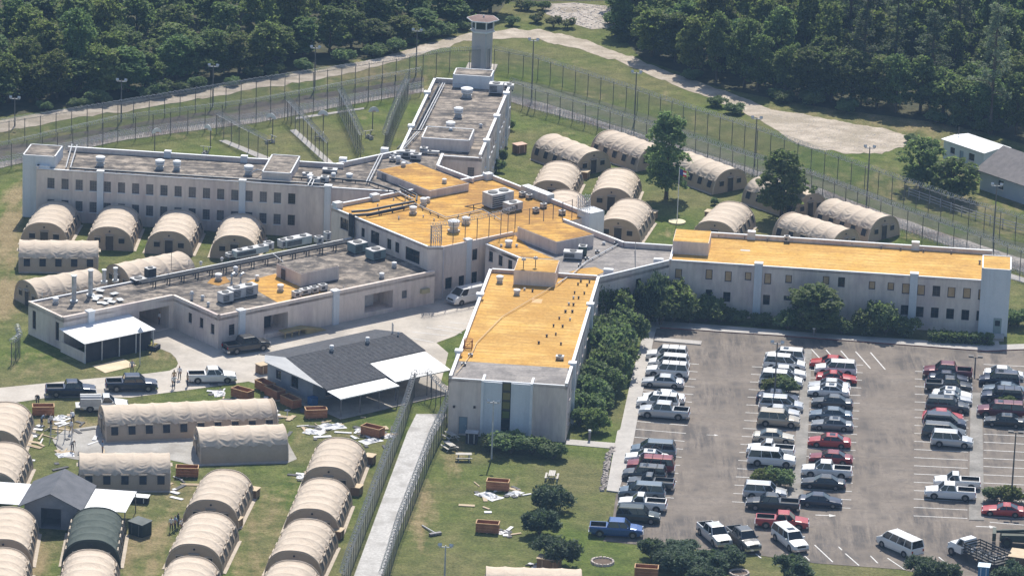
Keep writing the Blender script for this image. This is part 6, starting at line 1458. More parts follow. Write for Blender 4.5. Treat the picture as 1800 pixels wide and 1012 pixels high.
def fence(pts, h, label, spacing=2.6, name='chain_link_fence', razor=1, px=True, z0=0.0, panel=True, arm=.0, cat='fence', group=None, rz_r=.32, wr=.026, mesh=None):
    W_ = [G(x, y, z0) for x, y in pts] if px else [Vector(p) for p in pts]
    t = thing(name, W_[0], 0, label, cat, group); o = W_[0]; Q = [p-o for p in W_]
    pm = MB().cyl(0, 0, 0, h+.12, .05, 6).mesh('post', [M_post])
    for a, c in zip(Q, Q[1:]):
        L = (c-a).length; k = max(1, round(L/spacing))
        for i in range(k+(1 if c is Q[-1] else 0)): link('post', pm, t, a.lerp(c, i/k))
        if panel: MB().face([a, c, c+Vector((0,0,h)), a+Vector((0,0,h))]).build('chain_link', mesh or M_link, t)
        MB().tube([a+Vector((0,0,h)), c+Vector((0,0,h))], .025, 4).build('top_rail', M_post, t)
    for k in range(razor): coil([q+Vector((0,(0,1.4,2.6,3.8)[k],h+.22 if k == 0 else .35)) for q in Q], rz_r*(1 if k == 0 else 1.3), .34, wr, k).build('razor_wire', M_razor, t)
    return t
fence([(-40,306),(20,295),(207,251),(330,235),(450,220),(600,191),(740,164)], 3.4, 'inner perimeter fence with posts below the grey gravel strip behind the left wing', razor=4)
fence([(-40,262),(207,222),(450,181),(600,158),(790,127),(860,124)], 3.2, 'outer perimeter fence topped with razor wire between dirt road and left yard', razor=1)
fence([(897,181),(940,197),(1050,229),(1200,277),(1330,319),(1425,346),(1567,403),(1675,441),(1840,502)], 3.3, 'inner perimeter fence behind the lawn tents', razor=4)
fence([(868,124),(945,140),(1100,190),(1200,224),(1330,266),(1425,300),(1567,350),(1675,388),(1840,438)], 3.2, 'outer perimeter fence beyond the lawn tents, nearer the dirt road', razor=1)
fence([(596,195),(606,215),(622,250),(634,277)], 3.3, 'yard dividing fence in the middle of the exercise yard', spacing=1.9, rz_r=.4, wr=.022, razor=2)
fence([(716,176),(702,206),(684,250),(676,276)], 3.3, 'yard dividing fence along the left side of the rear wing', spacing=1.9, rz_r=.4, wr=.022, razor=2)
fence([(505,212),(540,250),(575,288)], 3.0, 'yard dividing fence beside the slanted yard path', spacing=2.4)
fence([(380,236),(420,258),(470,284)], 3.0, 'yard dividing fence nearest the left cell wing', spacing=2.4)
fence([(727,702),(712,752),(650,918),(612,1020),(600,1060)], 3.2, 'tall chain-link fence on the camp side of the gravel path', spacing=2.0, razor=1, mesh=M_link2)
fence([(788,742),(780,762),(757,812),(700,960),(684,1015),(670,1060)], 3.2, 'tall chain-link fence on the lawn side of the gravel path', spacing=2.0, razor=1, mesh=M_link2)
fence([(728,700),(750,697),(790,738)], 3.0, 'short chain-link fence closing the top of the gravel path', spacing=1.6)
fence([(20,640),(35,628),(30,612)], 2.6, 'short fence corner at the left lawn edge', spacing=1.8)
# razor wire on the central roof
rp = [G(758,430,6.9),G(770,392,6.9)]
fence([(*G(757,433,6.9)[:2],6.85),(*G(775,431,6.9)[:2],6.85),(*G(880,411,6.9)[:2],6.85),(*G(905,402,6.9)[:2],6.85)], 2.6, 'tall posts with razor wire on the edge of the central orange roof', spacing=1.9, px=False, panel=False, razor=1, name='roof_fence')
fence([(*G(905,402,6.9)[:2],6.85),(*G(955,396,6.9)[:2],6.85),(*G(1005,383,6.9)[:2],6.85)], 2.4, 'tall posts with razor wire above the small orange penthouse', spacing=2.0, px=False, panel=False, razor=0, name='roof_fence')
def wire_heap(px, py, z, label, n=6, hgt=2.6, w=1.2):
    p = G(px, py, z); t = thing('razor_wire_stack', p, 0, label, 'razor wire')
    for k in range(n): coil([Vector((-w, 0, .25+hgt*k/n)), Vector((w, .2, .3+hgt*k/n))], .42, .25, .032, k).build('coil', M_razor, t)
wire_heap(766, 431, 6.85, 'stack of razor wire coils at the front corner of the central roof', 6, 2.4, .7)
wire_heap(1026, 375, 7.5, 'stack of razor wire coils at the right corner of the central roof', 5, 2.2, .9)
wire_heap(80, 590, 0.2, 'tangle of razor wire against the service block end wall', 3, 1.6, .5)
# wooden rail fence by the grey-roofed house
def rail_fence():
    Q = [G(1597,345),G(1690,378),G(1740,394),G(1830,418)]; o = Q[0]; t = thing('rail_fence', o, 0, 'pale wooden rail fence in the grass before the grey-roofed house', 'fence'); mw_ = mat('pale_rail', (.42,.40,.42), (.5,.48,.48), 1)
    for a, c in zip(Q, Q[1:]):
        k = max(2, round((c-a).length/2.2))
        for i in range(k): p = a.lerp(c, i/k)-o; MB().box(-.06,-.06,0,.06,.06,1.25).build('post', mw_, t, p)
        d = c-a
        for z in (.35,.75,1.12): MB().tube([a-o+Vector((0,-.08,z)), c-o+Vector((0,-.08,z))], .055, 4).build('rail', mw_, t)
rail_fence()
# lamp posts
def lamp_post(px, py, h, label, kind='flood', group=None):
    p = G(px, py); t = thing('lamp_post', p, W.a, label, 'lamp post', group)
    MB().cyl(0, 0, 0, h, .11, 8, 0, .07).build('pole', M_post if kind != 'white' else M_unit, t)
    if kind == 'box':
        MB().box(-.55,-.06,h-.08,.55,.06,h).build('crossarm', M_post, t)
        for s in (-.55, .55): MB().box(-.3,-.22,0,.3,.22,.2).build('lamp_head', M_post, t, (s, 0, h-.02))
        return t
    MB().box(-.7,-.05,h-.25,.7,.05,h-.15).build('crossarm', M_unit, t)
    for s in (-.6, .6):
        o = MB().box(-.2,-.1,-.15,.2,.12,.17).box(-.17,-.12,-.12,.17,-.101,.14,1).build('lamp_head', [M_unit, M_head], t, (s, 0, h+.05)); o.rotation_euler = (R_(-25), 0, R_(-30*s))
    return t
for px, py, yt, where in ((26,222,172,'far left corner of the dirt road'),(213,214,141,'end of the left cell wing, between road and fence'),(374,187,115,'middle of the left cell wing'),(553,158,83,'exercise yard, beyond the outer fence'),(731,133,53,'left side of the guard tower'),(934,180,70,'right side of the guard tower, inside the fences'),(1115,216,127,'tall lawn tree, beyond the fence'),(1326,292,207,'smaller lawn tree, beyond the fence'),(1523,360,258,'rail fence, beyond the lawn tents'),(1746,420,325,'grey-roofed house, near the right edge')):
    b0 = G(px, py); z = 1.0
    while project(b0+Vector((0,0,z)))[1] > yt and z < 14: z += .05
    lamp_post(px, py, z, 'twin floodlight post by the %s' % where, group='floodlight posts along the perimeter')
lamp_post(864, 806, 6.9, 'twin floodlight post before the front wing panels', 'white'); lamp_post(781, 1030, 4.6, 'twin floodlight post at the bottom edge by the gravel path', 'white')
lamp_post(1361, 703, 7.2, 'tall car park lamp post in the middle column bush', 'flood'); lamp_post(1777, 882, 8.2, 'tall car park lamp post with box lamps at the right island', 'box'); lamp_post(1713, 658, 2.2, 'short post at the head of the right island', 'box')
# flagpole on its round pad
p = G(1190, 391); t = thing('flagpole', p, 0, 'white flagpole with flag on a round pale pad', 'flagpole')
MB().cyl(0,0,0,.18,1.15,28).build('pad', mat('pale_yellow_concrete', (.62,.56,.36), (.68,.62,.42), 1), t); MB().cyl(0,0,.18,7.6,.06,8,0,.035).build('pole', M_white, t)
fl = MB(); fl.grid([[(.06+.9*i/6, .10*math.sin(i*1.1), 7.4-j*.28-.05*i) for j in range(4)] for i in range(7)]); fl.m = [(0 if k % 3 != 1 else 1) if k > 8 else 2 for k in range(len(fl.m))]; fl.build('flag', [mat('flag_red', (.45,.04,.05)), M_white, mat('flag_blue', (.03,.05,.2))], t)
# basketball goals
for i, (px, py) in enumerate(((365,262),(476,242),(567,236),(656,230),(275,268))):
    p = G(px, py); t = thing('basketball_goal', p, W.a+R_(20*(i-2)), 'basketball goal with fan-shaped white board, %s from the left in the exercise yard' % ['second','third','fourth','fifth','first'][i], 'basketball goal', 'basketball goals in the yard')
    MB().tube([(0,.5,0),(0,.5,2.6),(0,0,3.0)], .07, 6).build('pole', M_post, t)
    n_ = 10; MB().hexa([(.75*math.cos(math.pi*k/n_)*(1.0), -.03, 2.75+.75*math.sin(math.pi*k/n_)) for k in range(n_+1)][::-1], [(.75*math.cos(math.pi*k/n_), .03, 2.75+.75*math.sin(math.pi*k/n_)) for k in range(n_+1)][::-1]).build('backboard', M_white, t)
    MB().tube([(.22*math.cos(k*.524), -.28+.22*math.sin(k*.524), 2.9) for k in range(13)], .02, 4).build('hoop', mat('hoop_orange', (.5,.14,.04)), t)
for i, (px, py) in enumerate(((560,246),(474,252),(360,272),(650,244))):
    p = G(px, py); t = thing('exercise_bench', p, i*.7, 'weight bench with rack, %s from the left in the exercise yard' % ['third','second','first','fourth'][i], 'weight bench', 'weight benches in the yard')
    MB().box(-.6,-.15,.4,.6,.15,.5).build('seat', M_pipe, t)
    for s in (-.5,.5): MB().box(s-.05,-.3,0,s+.05,.3,.4).build('leg', M_unit, t)
    MB().tube([(.6,-.8,1.0),(.6,.8,1.0)], .04, 5).box(.55,-.4,0,.65,-.33,1.0).box(.55,.33,0,.65,.4,1.0).build('rack', M_unit, t)
# open wooden crates with scattered tarpaulins
def crate(px, py, rz, label, lx=2.5, ly=1.25, h=1.05, m=None):
    p = G(px, py); t = thing('wooden_crate', p, R_(rz), label, 'crate', None); m = m or M_orangewood
    for y in (-ly/2, ly/2-.06):
        for k in range(3): MB().box(-lx/2, y, .12+k*h*.3, lx/2, y+.06, .12+k*h*.3+h*.28).build('board', m, t)
    for x in (-lx/2, lx/2-.06):
        for k in range(3): MB().box(x, -ly/2+.06, .12+k*h*.3, x+.06, ly/2-.06, .12+k*h*.3+h*.28).build('board', m, t)
    MB().box(-lx/2+.06,-ly/2+.06,.08,lx/2-.06,ly/2-.06,.14).build('floor', M_wood, t)
    q = MB()
    for (x0, y0, x1, y1) in ((-lx/2-.03,-ly/2-.03,lx/2+.03,-ly/2+.07),(-lx/2-.03,ly/2-.07,lx/2+.03,ly/2+.03),(-lx/2-.03,-ly/2+.07,-lx/2+.07,ly/2-.07),(lx/2-.07,-ly/2+.07,lx/2+.03,ly/2-.07)): q.box(x0, y0, h+.02, x1, y1, h+.09)
    q.build('rim', mat('pale_rim_wood', (.5,.30,.15), (.58,.38,.22), 1, fine=.2), t)
    for x in (-lx*.35, 0, lx*.35): MB().box(x-.06,-ly/2,0,x+.06,ly/2,.08).build('runner', M_wood, t)
    return t
CR = [(466,686,-50,'topmost of three open crates beside the shingled house'),(483,697,-50,'middle of three open crates beside the shingled house'),(511,713,-50,'lowest of three open crates beside the shingled house'),(555,733,12,'open crate with a board across, before the house porch'),(655,765,-30,'open crate among white tarps left of the gravel path'),(76,728,8,'open crate being unpacked near the left tents'),(875,860,-6,'open crate on the front lawn, upper one'),(857,934,-6,'open crate on the front lawn, lower one'),(1136,1012,-4,'open crate cut by the bottom edge of the picture'),(329,836,2,'open crate at the end of the five-window tent'),(426,699,-35,'open crate with pale lid behind the long tent')]
for px, py, rz, lab in CR: crate(px, py, rz, lab)
def tarp(px, py, s, label, seed, m=None):
    p = G(px, py); g = random.Random(seed); n = 11; rows = []
    for i in range(n):
        row = []
        for j in range(n):
            x, y = (i/(n-1)-.5)*2*s, (j/(n-1)-.5)*1.3*s; e = max(abs(i/(n-1)-.5), abs(j/(n-1)-.5))*2
            z = max(0, (.28*s*(1-e**2))*(.5+.9*noise.noise((x*1.6+seed, y*1.6, 0)))+.16*noise.noise((x*3.5, y*3.5, seed)))+.05
            row.append((x+.3*noise.noise((x, y, seed+5.)), y+.3*noise.noise((y, x, seed+9.)), z if e < .99 else .045))
        rows.append(row)
    o = MB().grid(rows[::-1]).build('tarpaulin_heap', m or mat('white_tarpaulin', (.60,.60,.62), (.72,.72,.72), 1.5, .6), None, p, g.uniform(0, 3)); return tag(o, label, 'tarpaulin')
TP = [(585,750,1.5,'large crumpled white tarpaulin right of the porch crate'),(552,760,1.2,'crumpled white tarpaulin below the porch crate'),(652,775,1.2,'dark-folded white tarpaulin below the crate by the gravel path'),(682,767,.8,'small white tarpaulin right of the crate by the gravel path'),(632,757,.7,'small white tarpaulin left of the crate by the gravel path'),(860,872,1.4,'crumpled white tarpaulin below the upper lawn crate'),(905,868,1.0,'white tarpaulin right of the upper lawn crate'),(884,936,.6,'small white tarpaulin right of the lower lawn crate'),(105,735,1.0,'white tarpaulin beside the crate being unpacked'),(385,692,1.0,'white tarpaulin on the grass below the white pickup'),(530,838,.8,'grey tarpaulin on the grass beside the path-side tents'),(478,725,.7,'white tarpaulin between long tent and crates'),(950,997,.8,'grey tarpaulin below the lowest lawn juniper'),(115,800,1.0,'white tarpaulin on the grey pad edge'),(1655,1000,1.1,'blue-grey tarpaulin over a load beside the stake truck')]
for i, (px, py, s, lab) in enumerate(TP): tarp(px, py, s, lab, i+1, mat('blue_grey_tarpaulin', (.30,.37,.45), (.4,.46,.52), 1.5, .6) if 'blue-grey' in lab else None)
gs = random.Random(12); q = MB()
for px, py, s, _ in TP[:13]+[(70,770,2,''),(95,765,2.5,''),(110,785,2.2,''),(150,770,2,''),(490,720,2,''),(300,850,1.5,''),(520,745,2,'')]:
    c0 = G(px, py)
    for k in range(9):
        x, y, a = c0.x+gs.gauss(0, s*.9), c0.y+gs.gauss(0, s*1.5), gs.uniform(0, 3.14); l_, w_ = gs.uniform(.2, 1.1), gs.uniform(.05, .3); z = .05+gs.uniform(0, .06); e, f = Vector((math.cos(a), math.sin(a), 0))*l_, Vector((-math.sin(a), math.cos(a), 0))*w_; o_ = Vector((x, y, 0)); lo_ = [o_-e-f, o_+e-f, o_+e+f, o_-e+f]
        q.hexa([v+Vector((0,0,.03)) for v in lo_], [v+Vector((0,0,z+.02)) for v in lo_], gs.randrange(3))
tag(q.build('packing_scraps', [MATS['white_tarpaulin'], mat('scrap_board', (.42,.33,.22), (.5,.4,.28), 1.5), mat('dark_scrap', (.07,.07,.08), (.12,.12,.12), 1.5)]), 'loose boards and packing scraps strewn round the crates and tarpaulins', 'debris', kind='stuff')
# closed boxes, huts and bins
def box_thing(name, px, py, lx, ly, h, rz, label, cat, m, lid=None, slope=0.0):
    p = G(px, py); t = thing(name, p, R_(rz), label, cat)
    MB().hexa([(-lx/2,-ly/2,0),(lx/2,-ly/2,0),(lx/2,ly/2,0),(-lx/2,ly/2,0)], [(-lx/2,-ly/2,h),(lx/2,-ly/2,h),(lx/2,ly/2,h+slope),(-lx/2,ly/2,h+slope)]).build('body', m, t)
    MB().hexa([(-lx/2-.08,-ly/2-.08,h+.004),(lx/2+.08,-ly/2-.08,h+.004),(lx/2+.08,ly/2+.08,h+slope+.004),(-lx/2-.08,ly/2+.08,h+slope+.004)], [(-lx/2-.08,-ly/2-.08,h+.07),(lx/2+.08,-ly/2-.08,h+.07),(lx/2+.08,ly/2+.08,h+slope+.07),(-lx/2-.08,ly/2+.08,h+slope+.07)]).build('lid', lid or m, t)
    for x in (-lx*.25, lx*.25): MB().box(x-.05,-ly/2-.03,.1,x+.05,-ly/2,h-.08).build('batten', lid or m, t)
    return t
M_bwood = mat('brown_hut_wood', (.20,.125,.075), (.27,.175,.11), 1, .85, fine=.2); M_pwood = mat('pale_lid_wood', (.55,.43,.29), (.62,.50,.35), 1, .85, fine=.15)
box_thing('equipment_hut', 913, 268, 1.6, 1.2, 1.2, 35, 'small wooden box with pale lid on the lawn beside the rear wing', 'box', M_bwood, mat('pinkish_lid', (.55,.36,.28), (.6,.42,.34), 1))
for px, py, lab in ((650,814,'brown box at the far side of the topmost path-side tent'),(446,873,'brown box beside the topmost middle-column tent'),(1147,384,'brown box beside the tent left of the flagpole'),(627,868,'brown box beside the second path-side tent'),(594,945,'brown box beside the third path-side tent'),(416,925,'brown box beside the second middle-column tent'),(1028,313,'brown box beside the tent nearest the rear wing'),(1247,383,'pale box beside the tent right of the flagpole')):
    box_thing('heater_box', px, py, 1.2, 1.0, .95, 70, lab, 'box', M_bwood, M_pwood)
box_thing('dumpster', 246, 938, 2.0, 1.5, 1.4, -38, 'dark green lidded dumpster on the camp grass beside standing people', 'dumpster', mat('dark_green_steel', (.025,.04,.035), (.04,.055,.05), 1), mat('dumpster_lid', (.10,.115,.11), (.14,.155,.15), 1), .15)
box_thing('dumpster', 829, 778, 1.3, 1.0, 1.3, -6, 'dark bin with pale lid beside the front wing door', 'dumpster', M_dark, M_unit)
box_thing('shipping_crate', 1797, 1004, 2.8, 2.6, 2.0, -15, 'brown container with pale tan lid at the right bottom corner', 'container', M_bwood, M_pwood)
box_thing('portable_toilet', 1728, 1024, 1.15, 1.15, 2.0, -10, 'blue portable toilet with pale roof beside the stake truck', 'portable toilet', mat('blue_cabin', (.04,.17,.36), (.06,.21,.42), 1, .4), mat('pale_blue_roof', (.5,.62,.72), (.56,.66,.74), 1, .5))
box_thing('storage_box', 462, 655, 1.4, 1.1, 1.1, 39, 'pale wooden box at the left gable of the shingled house', 'box', M_bwood, M_pwood)
box_thing('storage_box', 247, 882, 1.8, 1.0, .7, -8, 'white-topped box by the right canopy of the shed', 'box', M_dark, M_white)
box_thing('stacked_crates', 965, 1000, 2.4, 1.4, 1.3, -15, 'brown covered load below the lowest lawn juniper', 'covered load', M_bwood, mat('tan_cover', (.36,.27,.18), (.44,.34,.24), 1))
o = sheet('ground_cloth', [(162,643),(217,630),(240,642),(185,655)], .04, mat('pale_yellow_cloth', (.62,.50,.33), (.70,.58,.41), .8, .85, fine=.1)); del o['kind']; tag(o, 'pale yellow rectangular ground sheet on the grass below the canopy', 'ground sheet', kind='thing')
# picnic tables
def picnic(px, py, rz, label):
    p = G(px, py); t = thing('picnic_table', p, R_(rz), label, 'picnic table'); m = mat('weathered_plank', (.48,.45,.40), (.56,.53,.48), 1, fine=.2)
    for k in range(4): MB().box(-.9,-.36+k*.185,.72,.9,-.36+k*.185+.165,.77).build('plank', m, t)
    for y in (-.75, .55): MB().box(-.9,y,.42,.9,y+.22,.46).build('bench', m, t)
    for x in (-.6, .6): MB().tube([(x,-.7,.0),(x,-.15,.72)], .05, 4).tube([(x,.7,0),(x,.15,.72)], .05, 4).box(x-.04,-.75,.36,x+.04,.75,.42).build('leg', m, t)
for px, py, rz, lab in ((815,808,5,'picnic table on the lawn beside the dark bins'),(792,772,-60,'picnic table against the fence by the front wing'),(970,842,85,'picnic table behind the topmost lawn juniper'),(790,790,-60,'picnic table at the top of the lawn-side fence')): picnic(px, py, rz, lab)
# stone rings on the lawn
def stone_ring(px, py, r, label):
    p = G(px, py); t = thing('stone_ring', p, 0, label, 'flower bed'); n = 18; st = [MB().hexa([(-.2,-.14,0),(.2,-.15,0),(.19,.14,0),(-.2,.15,0)], [(-.15,-.1,.22+.04*k),(.16,-.09,.24),(.14,.1,.22),(-.14,.1,.25)]).mesh('stone', [mat('pale_stone', (.42,.36,.32), (.56,.5,.46), 2, .9)]) for k in range(3)]
    for k in range(n): a = 2*math.pi*k/n; link('stone', st[k % 3], t, (r*math.cos(a), r*math.sin(a), .0), a+1.57)
    MB().cyl(0,0,.0,.1,r-.12,24).build('soil', mat('bed_soil', (.10,.075,.055), (.15,.11,.085), 2, .95), t)
stone_ring(1059, 988, 1.15, 'round stone-edged bed on the lawn left of the hedge'); stone_ring(1299, 1008, 1.0, 'round stone-edged bed cut by the bottom edge')
# stone bed along the walkway
gr = np.random.default_rng(4); q = MB()
for k in range(260):
    t_ = gr.uniform(0, 1); px = 1071-(t_)*11+ (6 if t_ < .15 else 0)+gr.uniform(-5, 5); py = 786+t_*77; p = G(px, py); s = gr.uniform(.07, .2)
    q.hexa([(p.x-s,p.y-s*.8,.0),(p.x+s,p.y-s,.0),(p.x+s*.9,p.y+s,.0),(p.x-s,p.y+s*.9,.0)], [(p.x-s*.6,p.y-s*.5,s*1.1),(p.x+s*.6,p.y-s*.6,s),(p.x+s*.5,p.y+s*.6,s*1.2),(p.x-s*.6,p.y+s*.5,s)])
tag(q.build('edging_stones', mat('grey_stones', (.25,.22,.20), (.42,.38,.35), 2, .95)), 'strip of loose edging stones along the lower walkway', 'stones', kind='stuff')
def scatter_stones(n, poly, smin, smax, name, label, m, seed):
    g = np.random.default_rng(seed); q = MB(); xs_ = [p[0] for p in poly]; ys_ = [p[1] for p in poly]; k = 0
    while k < n:
        px, py = g.uniform(min(xs_), max(xs_)), g.uniform(min(ys_), max(ys_))
        if not inside((px, py), poly): continue
        p = G(px, py); s = g.uniform(smin, smax)**1.0; a = g.uniform(0, 3); c_, s_ = math.cos(a)*s, math.sin(a)*s; k += 1
        q.hexa([(p.x-c_,p.y-s_,.0),(p.x+s_,p.y-c_,.0),(p.x+c_,p.y+s_,.0),(p.x-s_,p.y+c_,.0)], [(p.x-c_*.5,p.y-s_*.6,s*.5),(p.x+s_*.6,p.y-c_*.5,s*.4),(p.x+c_*.5,p.y+s_*.5,s*.55),(p.x-s_*.5,p.y+c_*.6,s*.45)])
    tag(q.build(name, m), label, 'stones', kind='stuff')
scatter_stones(600, [(1350,198),(1450,214),(1550,228),(1590,242),(1560,262),(1500,266),(1420,256),(1380,238)], .05, .16, 'rubble', 'pale rubble strewn over the end of the dirt road', mat('pale_rubble', (.48,.43,.38), (.66,.60,.54), 1.5, .95), 3)
scatter_stones(450, [(955,8),(1010,5),(1075,12),(1120,30),(1085,48),(1040,52),(1000,40),(960,25)], .08, .28, 'rubble', 'pale rubble heaped in the stony clearing behind the tower', mat('pale_rubble', (.36,.32,.28)), 4)
def post_sign(px, py, h, label):
    p = G(px, py); t = thing('marker_post', p, 0, label, 'post'); MB().cyl(0,0,0,h,.14,8).build('shaft', M_wgrey, t); MB().cyl(0,0,h,h+.2,.18,8).build('cap', M_white, t)
post_sign(1036, 774, 1.1, 'grey marker post with white cap at the footpath'); post_sign(1430, 592, 1.0, 'white marker post before the olive tree'); post_sign(1155, 572, 1.0, 'white marker post in the shade of the cedar')
p = G(762, 938); t = thing('fallen_sign', p, R_(-60), 'toppled lamp or sign mast lying on the lawn by the fence', 'mast'); MB().tube([(-2.6,0,.1),(0.6,0,.25)], .09, 6).build('mast', M_unit, t); MB().box(.2,-.7,.05,.6,.7,.3).build('head', M_wgrey, t)
# small grill and arched frame near the ground sheet
p = G(246, 642); t = thing('lantern_post', p, 0, 'thin post with white triangular head beside the canopy', 'post'); MB().cyl(0,0,0,4.2,.05,6).build('shaft', M_unit, t); MB().cyl(0,0,4.2,4.8,.4,4,0,.02).build('head', M_white, t)
p = G(262, 612); t = thing('pallet_stack', p, R_(-20), 'dark pallet stack with yellow bars right of the canopy', 'pallets')
MB().box(-1.2,-.7,0,1.2,.7,.5).build('base', M_dark, t)
for k in range(3): MB().box(-.9,-.5+k*.45,.5,.9,-.4+k*.45,.62).build('bar', mat('yellow_bar', (.6,.48,.16), (.66,.54,.2), 1), t)
# timber and scaffold frame being set up at the left
p = G(105, 775); t = thing('tent_frame', p, R_(10), 'half-built metal tent frame with poles beside the grey pad', 'frame')
for k in range(4): MB().tube([(-1.2+k*.8,-.8,0),(-1.0+k*.8,-.1,2.0),(-.9+k*.8,.9,0)], .035, 4).build('hoop', M_unit, t)
for z, y in ((1.95,-.1),(1.0,-.45)): MB().tube([(-1.3,y,z),(1.6,y,z)], .03, 4).build('bar', M_unit, t)
for i, (px, py, rz) in enumerate(((115,795,20),(60,785,-30),(335,852,3),(500,733,-20))):
    p = G(px, py); t = thing('timber_stack', p, R_(rz), 'loose pale boards on the ground, %s' % ['at the grey pad edge','on the grass by the left tents','below the crate at the five-window tent','by the crates of the shingled house'][i], 'boards')
    for k in range(4): MB().box(-1.0,-.3+k*.16,.03,1.0,-.2+k*.16,.1).build('board', M_pwood, t, None, 0)
# ------------------------------------------------------------------ people: one continuous skinned body each
def person_mesh(pose, shirt, trousers, hair):
    P = {'hip':(0,0,.95),'chest':(0,.01,1.28),'neck':(0,.0,1.47),'head0':(0,-.02,1.56),'head1':(0,-.03,1.72),'ls':(-.19,0,1.40),'rs':(.19,0,1.40),'lh':(-.10,0,.90),'rh':(.10,0,.90),'lk':(-.12,-.03,.50),'rk':(.12,-.03,.50),'la':(-.13,.02,.09),'ra':(.13,.02,.09),'lt':(-.15,-.15,.05),'rt':(.15,-.15,.05)}
    arms = {'stand':((-.26,.02,1.13),(-.27,-.08,.88),(.26,.02,1.13),(.27,-.08,.88)), 'hips':((-.42,.06,1.16),(-.22,-.06,.98),(.42,.06,1.16),(.22,-.06,.98)), 'point':((-.26,.02,1.13),(-.25,-.10,.9),(.36,-.16,1.25),(.42,-.44,1.22)), 'bend':((-.26,-.2,.95),(-.2,-.35,.72),(.26,-.2,.95),(.2,-.35,.72)), 'walk':((-.26,.14,1.14),(-.25,.05,.9),(.26,-.12,1.14),(.25,-.3,.96))}[pose]
    if pose == 'bend':
        for k, d in (('chest',(.0,-.22,-.08)),('neck',(0,-.42,-.16)),('head0',(0,-.5,-.2)),('head1',(0,-.62,-.24)),('ls',(0,-.36,-.12)),('rs',(0,-.36,-.12))): P[k] = tuple(a+b_ for a, b_ in zip(P[k], d))
    if pose == 'walk': P['lk'] = (-.1,-.2,.52); P['la'] = (-.1,-.2,.1); P['lt'] = (-.1,-.36,.06); P['ra'] = (.12,.26,.13); P['rt'] = (.12,.12,.05)
    P['le'], P['lw'], P['re'], P['rw'] = arms
    def ext(a, b_, k): return tuple(b_[i]+(b_[i]-a[i])*k for i in range(3))
    P['lf'] = ext(P['le'], P['lw'], .42); P['rf'] = ext(P['re'], P['rw'], .42)
    names = list(P); E_ = [('hip','chest'),('chest','neck'),('neck','head0'),('head0','head1'),('chest','ls'),('chest','rs'),('ls','le'),('le','lw'),('lw','lf'),('rs','re'),('re','rw'),('rw','rf'),('hip','lh'),('hip','rh'),('lh','lk'),('lk','la'),('la','lt'),('rh','rk'),('rk','ra'),('ra','rt')]
    rad = {'hip':.15,'chest':.165,'neck':.065,'head0':.085,'head1':.095,'ls':.075,'rs':.075,'le':.05,'re':.05,'lw':.035,'rw':.035,'lf':.03,'rf':.03,'lh':.1,'rh':.1,'lk':.07,'rk':.07,'la':.05,'ra':.05,'lt':.04,'rt':.04}
    me = bpy.data.meshes.new('person'); me.from_pydata([P[n] for n in names], [(names.index(a), names.index(b_)) for a, b_ in E_], [])
    o = bpy.data.objects.new('tmp', me); col.objects.link(o); sk = o.modifiers.new('s', 'SKIN'); o.modifiers.new('d', 'SUBSURF').levels = 1
    for i, n in enumerate(names): me.skin_vertices[0].data[i].radius = (rad[n], rad[n]*(.72 if n in ('chest','hip') else 1)); me.skin_vertices[0].data[i].use_root = n == 'hip'
    dg = bpy.context.evaluated_depsgraph_get(); out = bpy.data.meshes.new_from_object(o.evaluated_get(dg)); bpy.data.objects.remove(o); out.name = 'person'
    out.materials.clear()
    skin = mat('skin', (.36,.20,.13), (.44,.26,.18), 3, .6); shoe = M_black
    for m in (mat('shirt_'+shirt, {'white':(.70,.70,.71),'grey':(.35,.36,.38),'tan':(.46,.34,.2),'blue':(.25,.33,.45),'dark':(.05,.055,.07)}[shirt]), mat('trousers_'+trousers, {'dark':(.03,.035,.05),'navy':(.03,.04,.08),'tan':(.3,.24,.16)}[trousers]), skin, shoe, mat('hair_'+hair, {'dark':(.02,.016,.013),'brown':(.08,.05,.03)}[hair])): out.materials.append(m)
    hd = Vector(P['head1']); nk = Vector(P['neck']); h0 = Vector(P['head0']); lw, rw, le, re = (Vector(P[k]) for k in ('lw','rw','le','re'))
    for f in out.polygons:
        c = Vector(f.center); mi = 0
        if c.z < .11: mi = 3
        elif c.z < .93 and min((c-lw).length, (c-rw).length) > .16: mi = 1
        if min((c-lw).length, (c-rw).length) < .20 or min((c-Vector(P['lf'])).length, (c-Vector(P['rf'])).length) < .16: mi = 2
        if min((c-hd).length, (c-h0).length) < .15: mi = 4 if (c.y > h0.y+.02 or c.z > hd.z+.05) else 2
        f.material_index = mi; f.use_smooth = True
    return out
_pm = {}
def person(px, py, pose, shirt, trousers, facing, label, group=None, z=0.03):
    k = (pose, shirt, trousers)
    if k not in _pm: _pm[k] = person_mesh(pose, shirt, trousers, 'dark' if len(_pm) % 2 else 'brown')
    p = G(px, py); o = link('person', _pm[k], None, (p.x, p.y, z), R_(facing)); return tag(o, label, 'person', group)
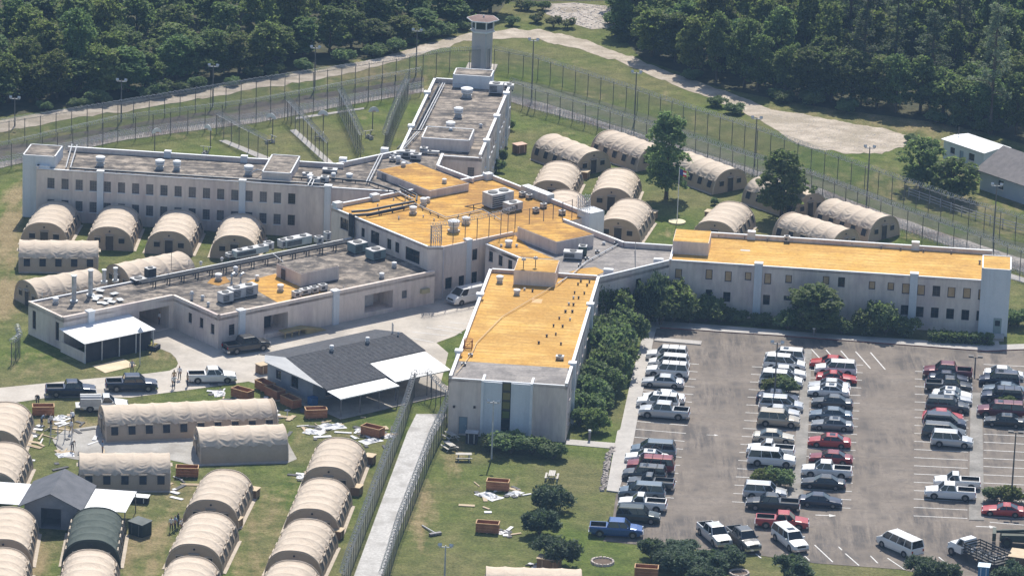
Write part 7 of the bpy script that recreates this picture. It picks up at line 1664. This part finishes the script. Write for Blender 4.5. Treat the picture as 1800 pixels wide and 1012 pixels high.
PE = [(305,683,'point','white','dark',20,'person in white shirt and dark trousers with one arm out, nearest the road edge'),(306,674,'stand','tan','dark',200,'person in tan shirt standing behind the white-shirted one'),(315.5,667,'stand','white','dark',-20,'person in white shirt and dark trousers, farthest of the roadside group'),(329.5,679,'hips','tan','dark',100,'person in tan shirt beside the tailgate of the white pickup'),
 (232,656,'stand','grey','navy',0,'person in grey shirt just behind the middle navy pickup'),(301,934,'stand','white','dark',10,'person in white shirt, leftmost of the camp group beside the tents'),(308,931,'hips','blue','dark',-60,'person in blue shirt in the middle of the camp group'),(313,927,'stand','dark','dark',120,'person in dark clothes behind the camp group'),(318,936,'walk','white','dark',80,'person in white shirt, rightmost of the camp group'),
 (73,748,'bend','blue','navy',60,'person in blue shirt bending before the crate being unpacked'),(90,752,'stand','white','navy',-40,'person in white shirt standing beside the half-built frame'),(128,745,'bend','white','dark',200,'person in white shirt bending at the end of the long tent'),(125,762,'walk','white','tan',150,'person in white shirt walking on the grey pad'),(127,793,'bend','grey','navy',30,'person in grey shirt bending at the near edge of the pad'),(180,799,'stand','blue','navy',90,'person in blue shirt at the corner of the five-window tent'),(66,712,'bend','dark','navy',0,'person in dark shirt leaning over the unpacked crate'),
 (281,571,'stand','white','dark',40,'person in white shirt in the shaded doorway of the service block'),(288,565,'hips','white','dark',-60,'second person in white shirt deeper in the shaded doorway'),(293,569,'stand','grey','dark',10,'person in grey shirt at the right of the shaded doorway')]
for px, py, pose, s, tr, fc, lab in PE: person(px, py, pose, s, tr, fc, lab)
# ------------------------------------------------------------------ thin summer haze filling the air from the ground to above the helicopter
def make_haze(density, colour):
    m = bpy.data.materials.new('haze'); m.use_nodes = True; n = m.node_tree.nodes; l = m.node_tree.links; n.clear()
    out = n.new('ShaderNodeOutputMaterial'); v = n.new('ShaderNodeVolumePrincipled'); v.inputs['Color'].default_value = (*colour, 1); v.inputs['Density'].default_value = density; v.inputs['Anisotropy'].default_value = 0.0
    l.new(v.outputs[0], out.inputs['Volume'])
    tag(MB().box(-1650, -720, -1, 1650, 2650, 190).build('haze', m), kind='stuff')
make_haze(0.00012, (.42, .66, 1.0))
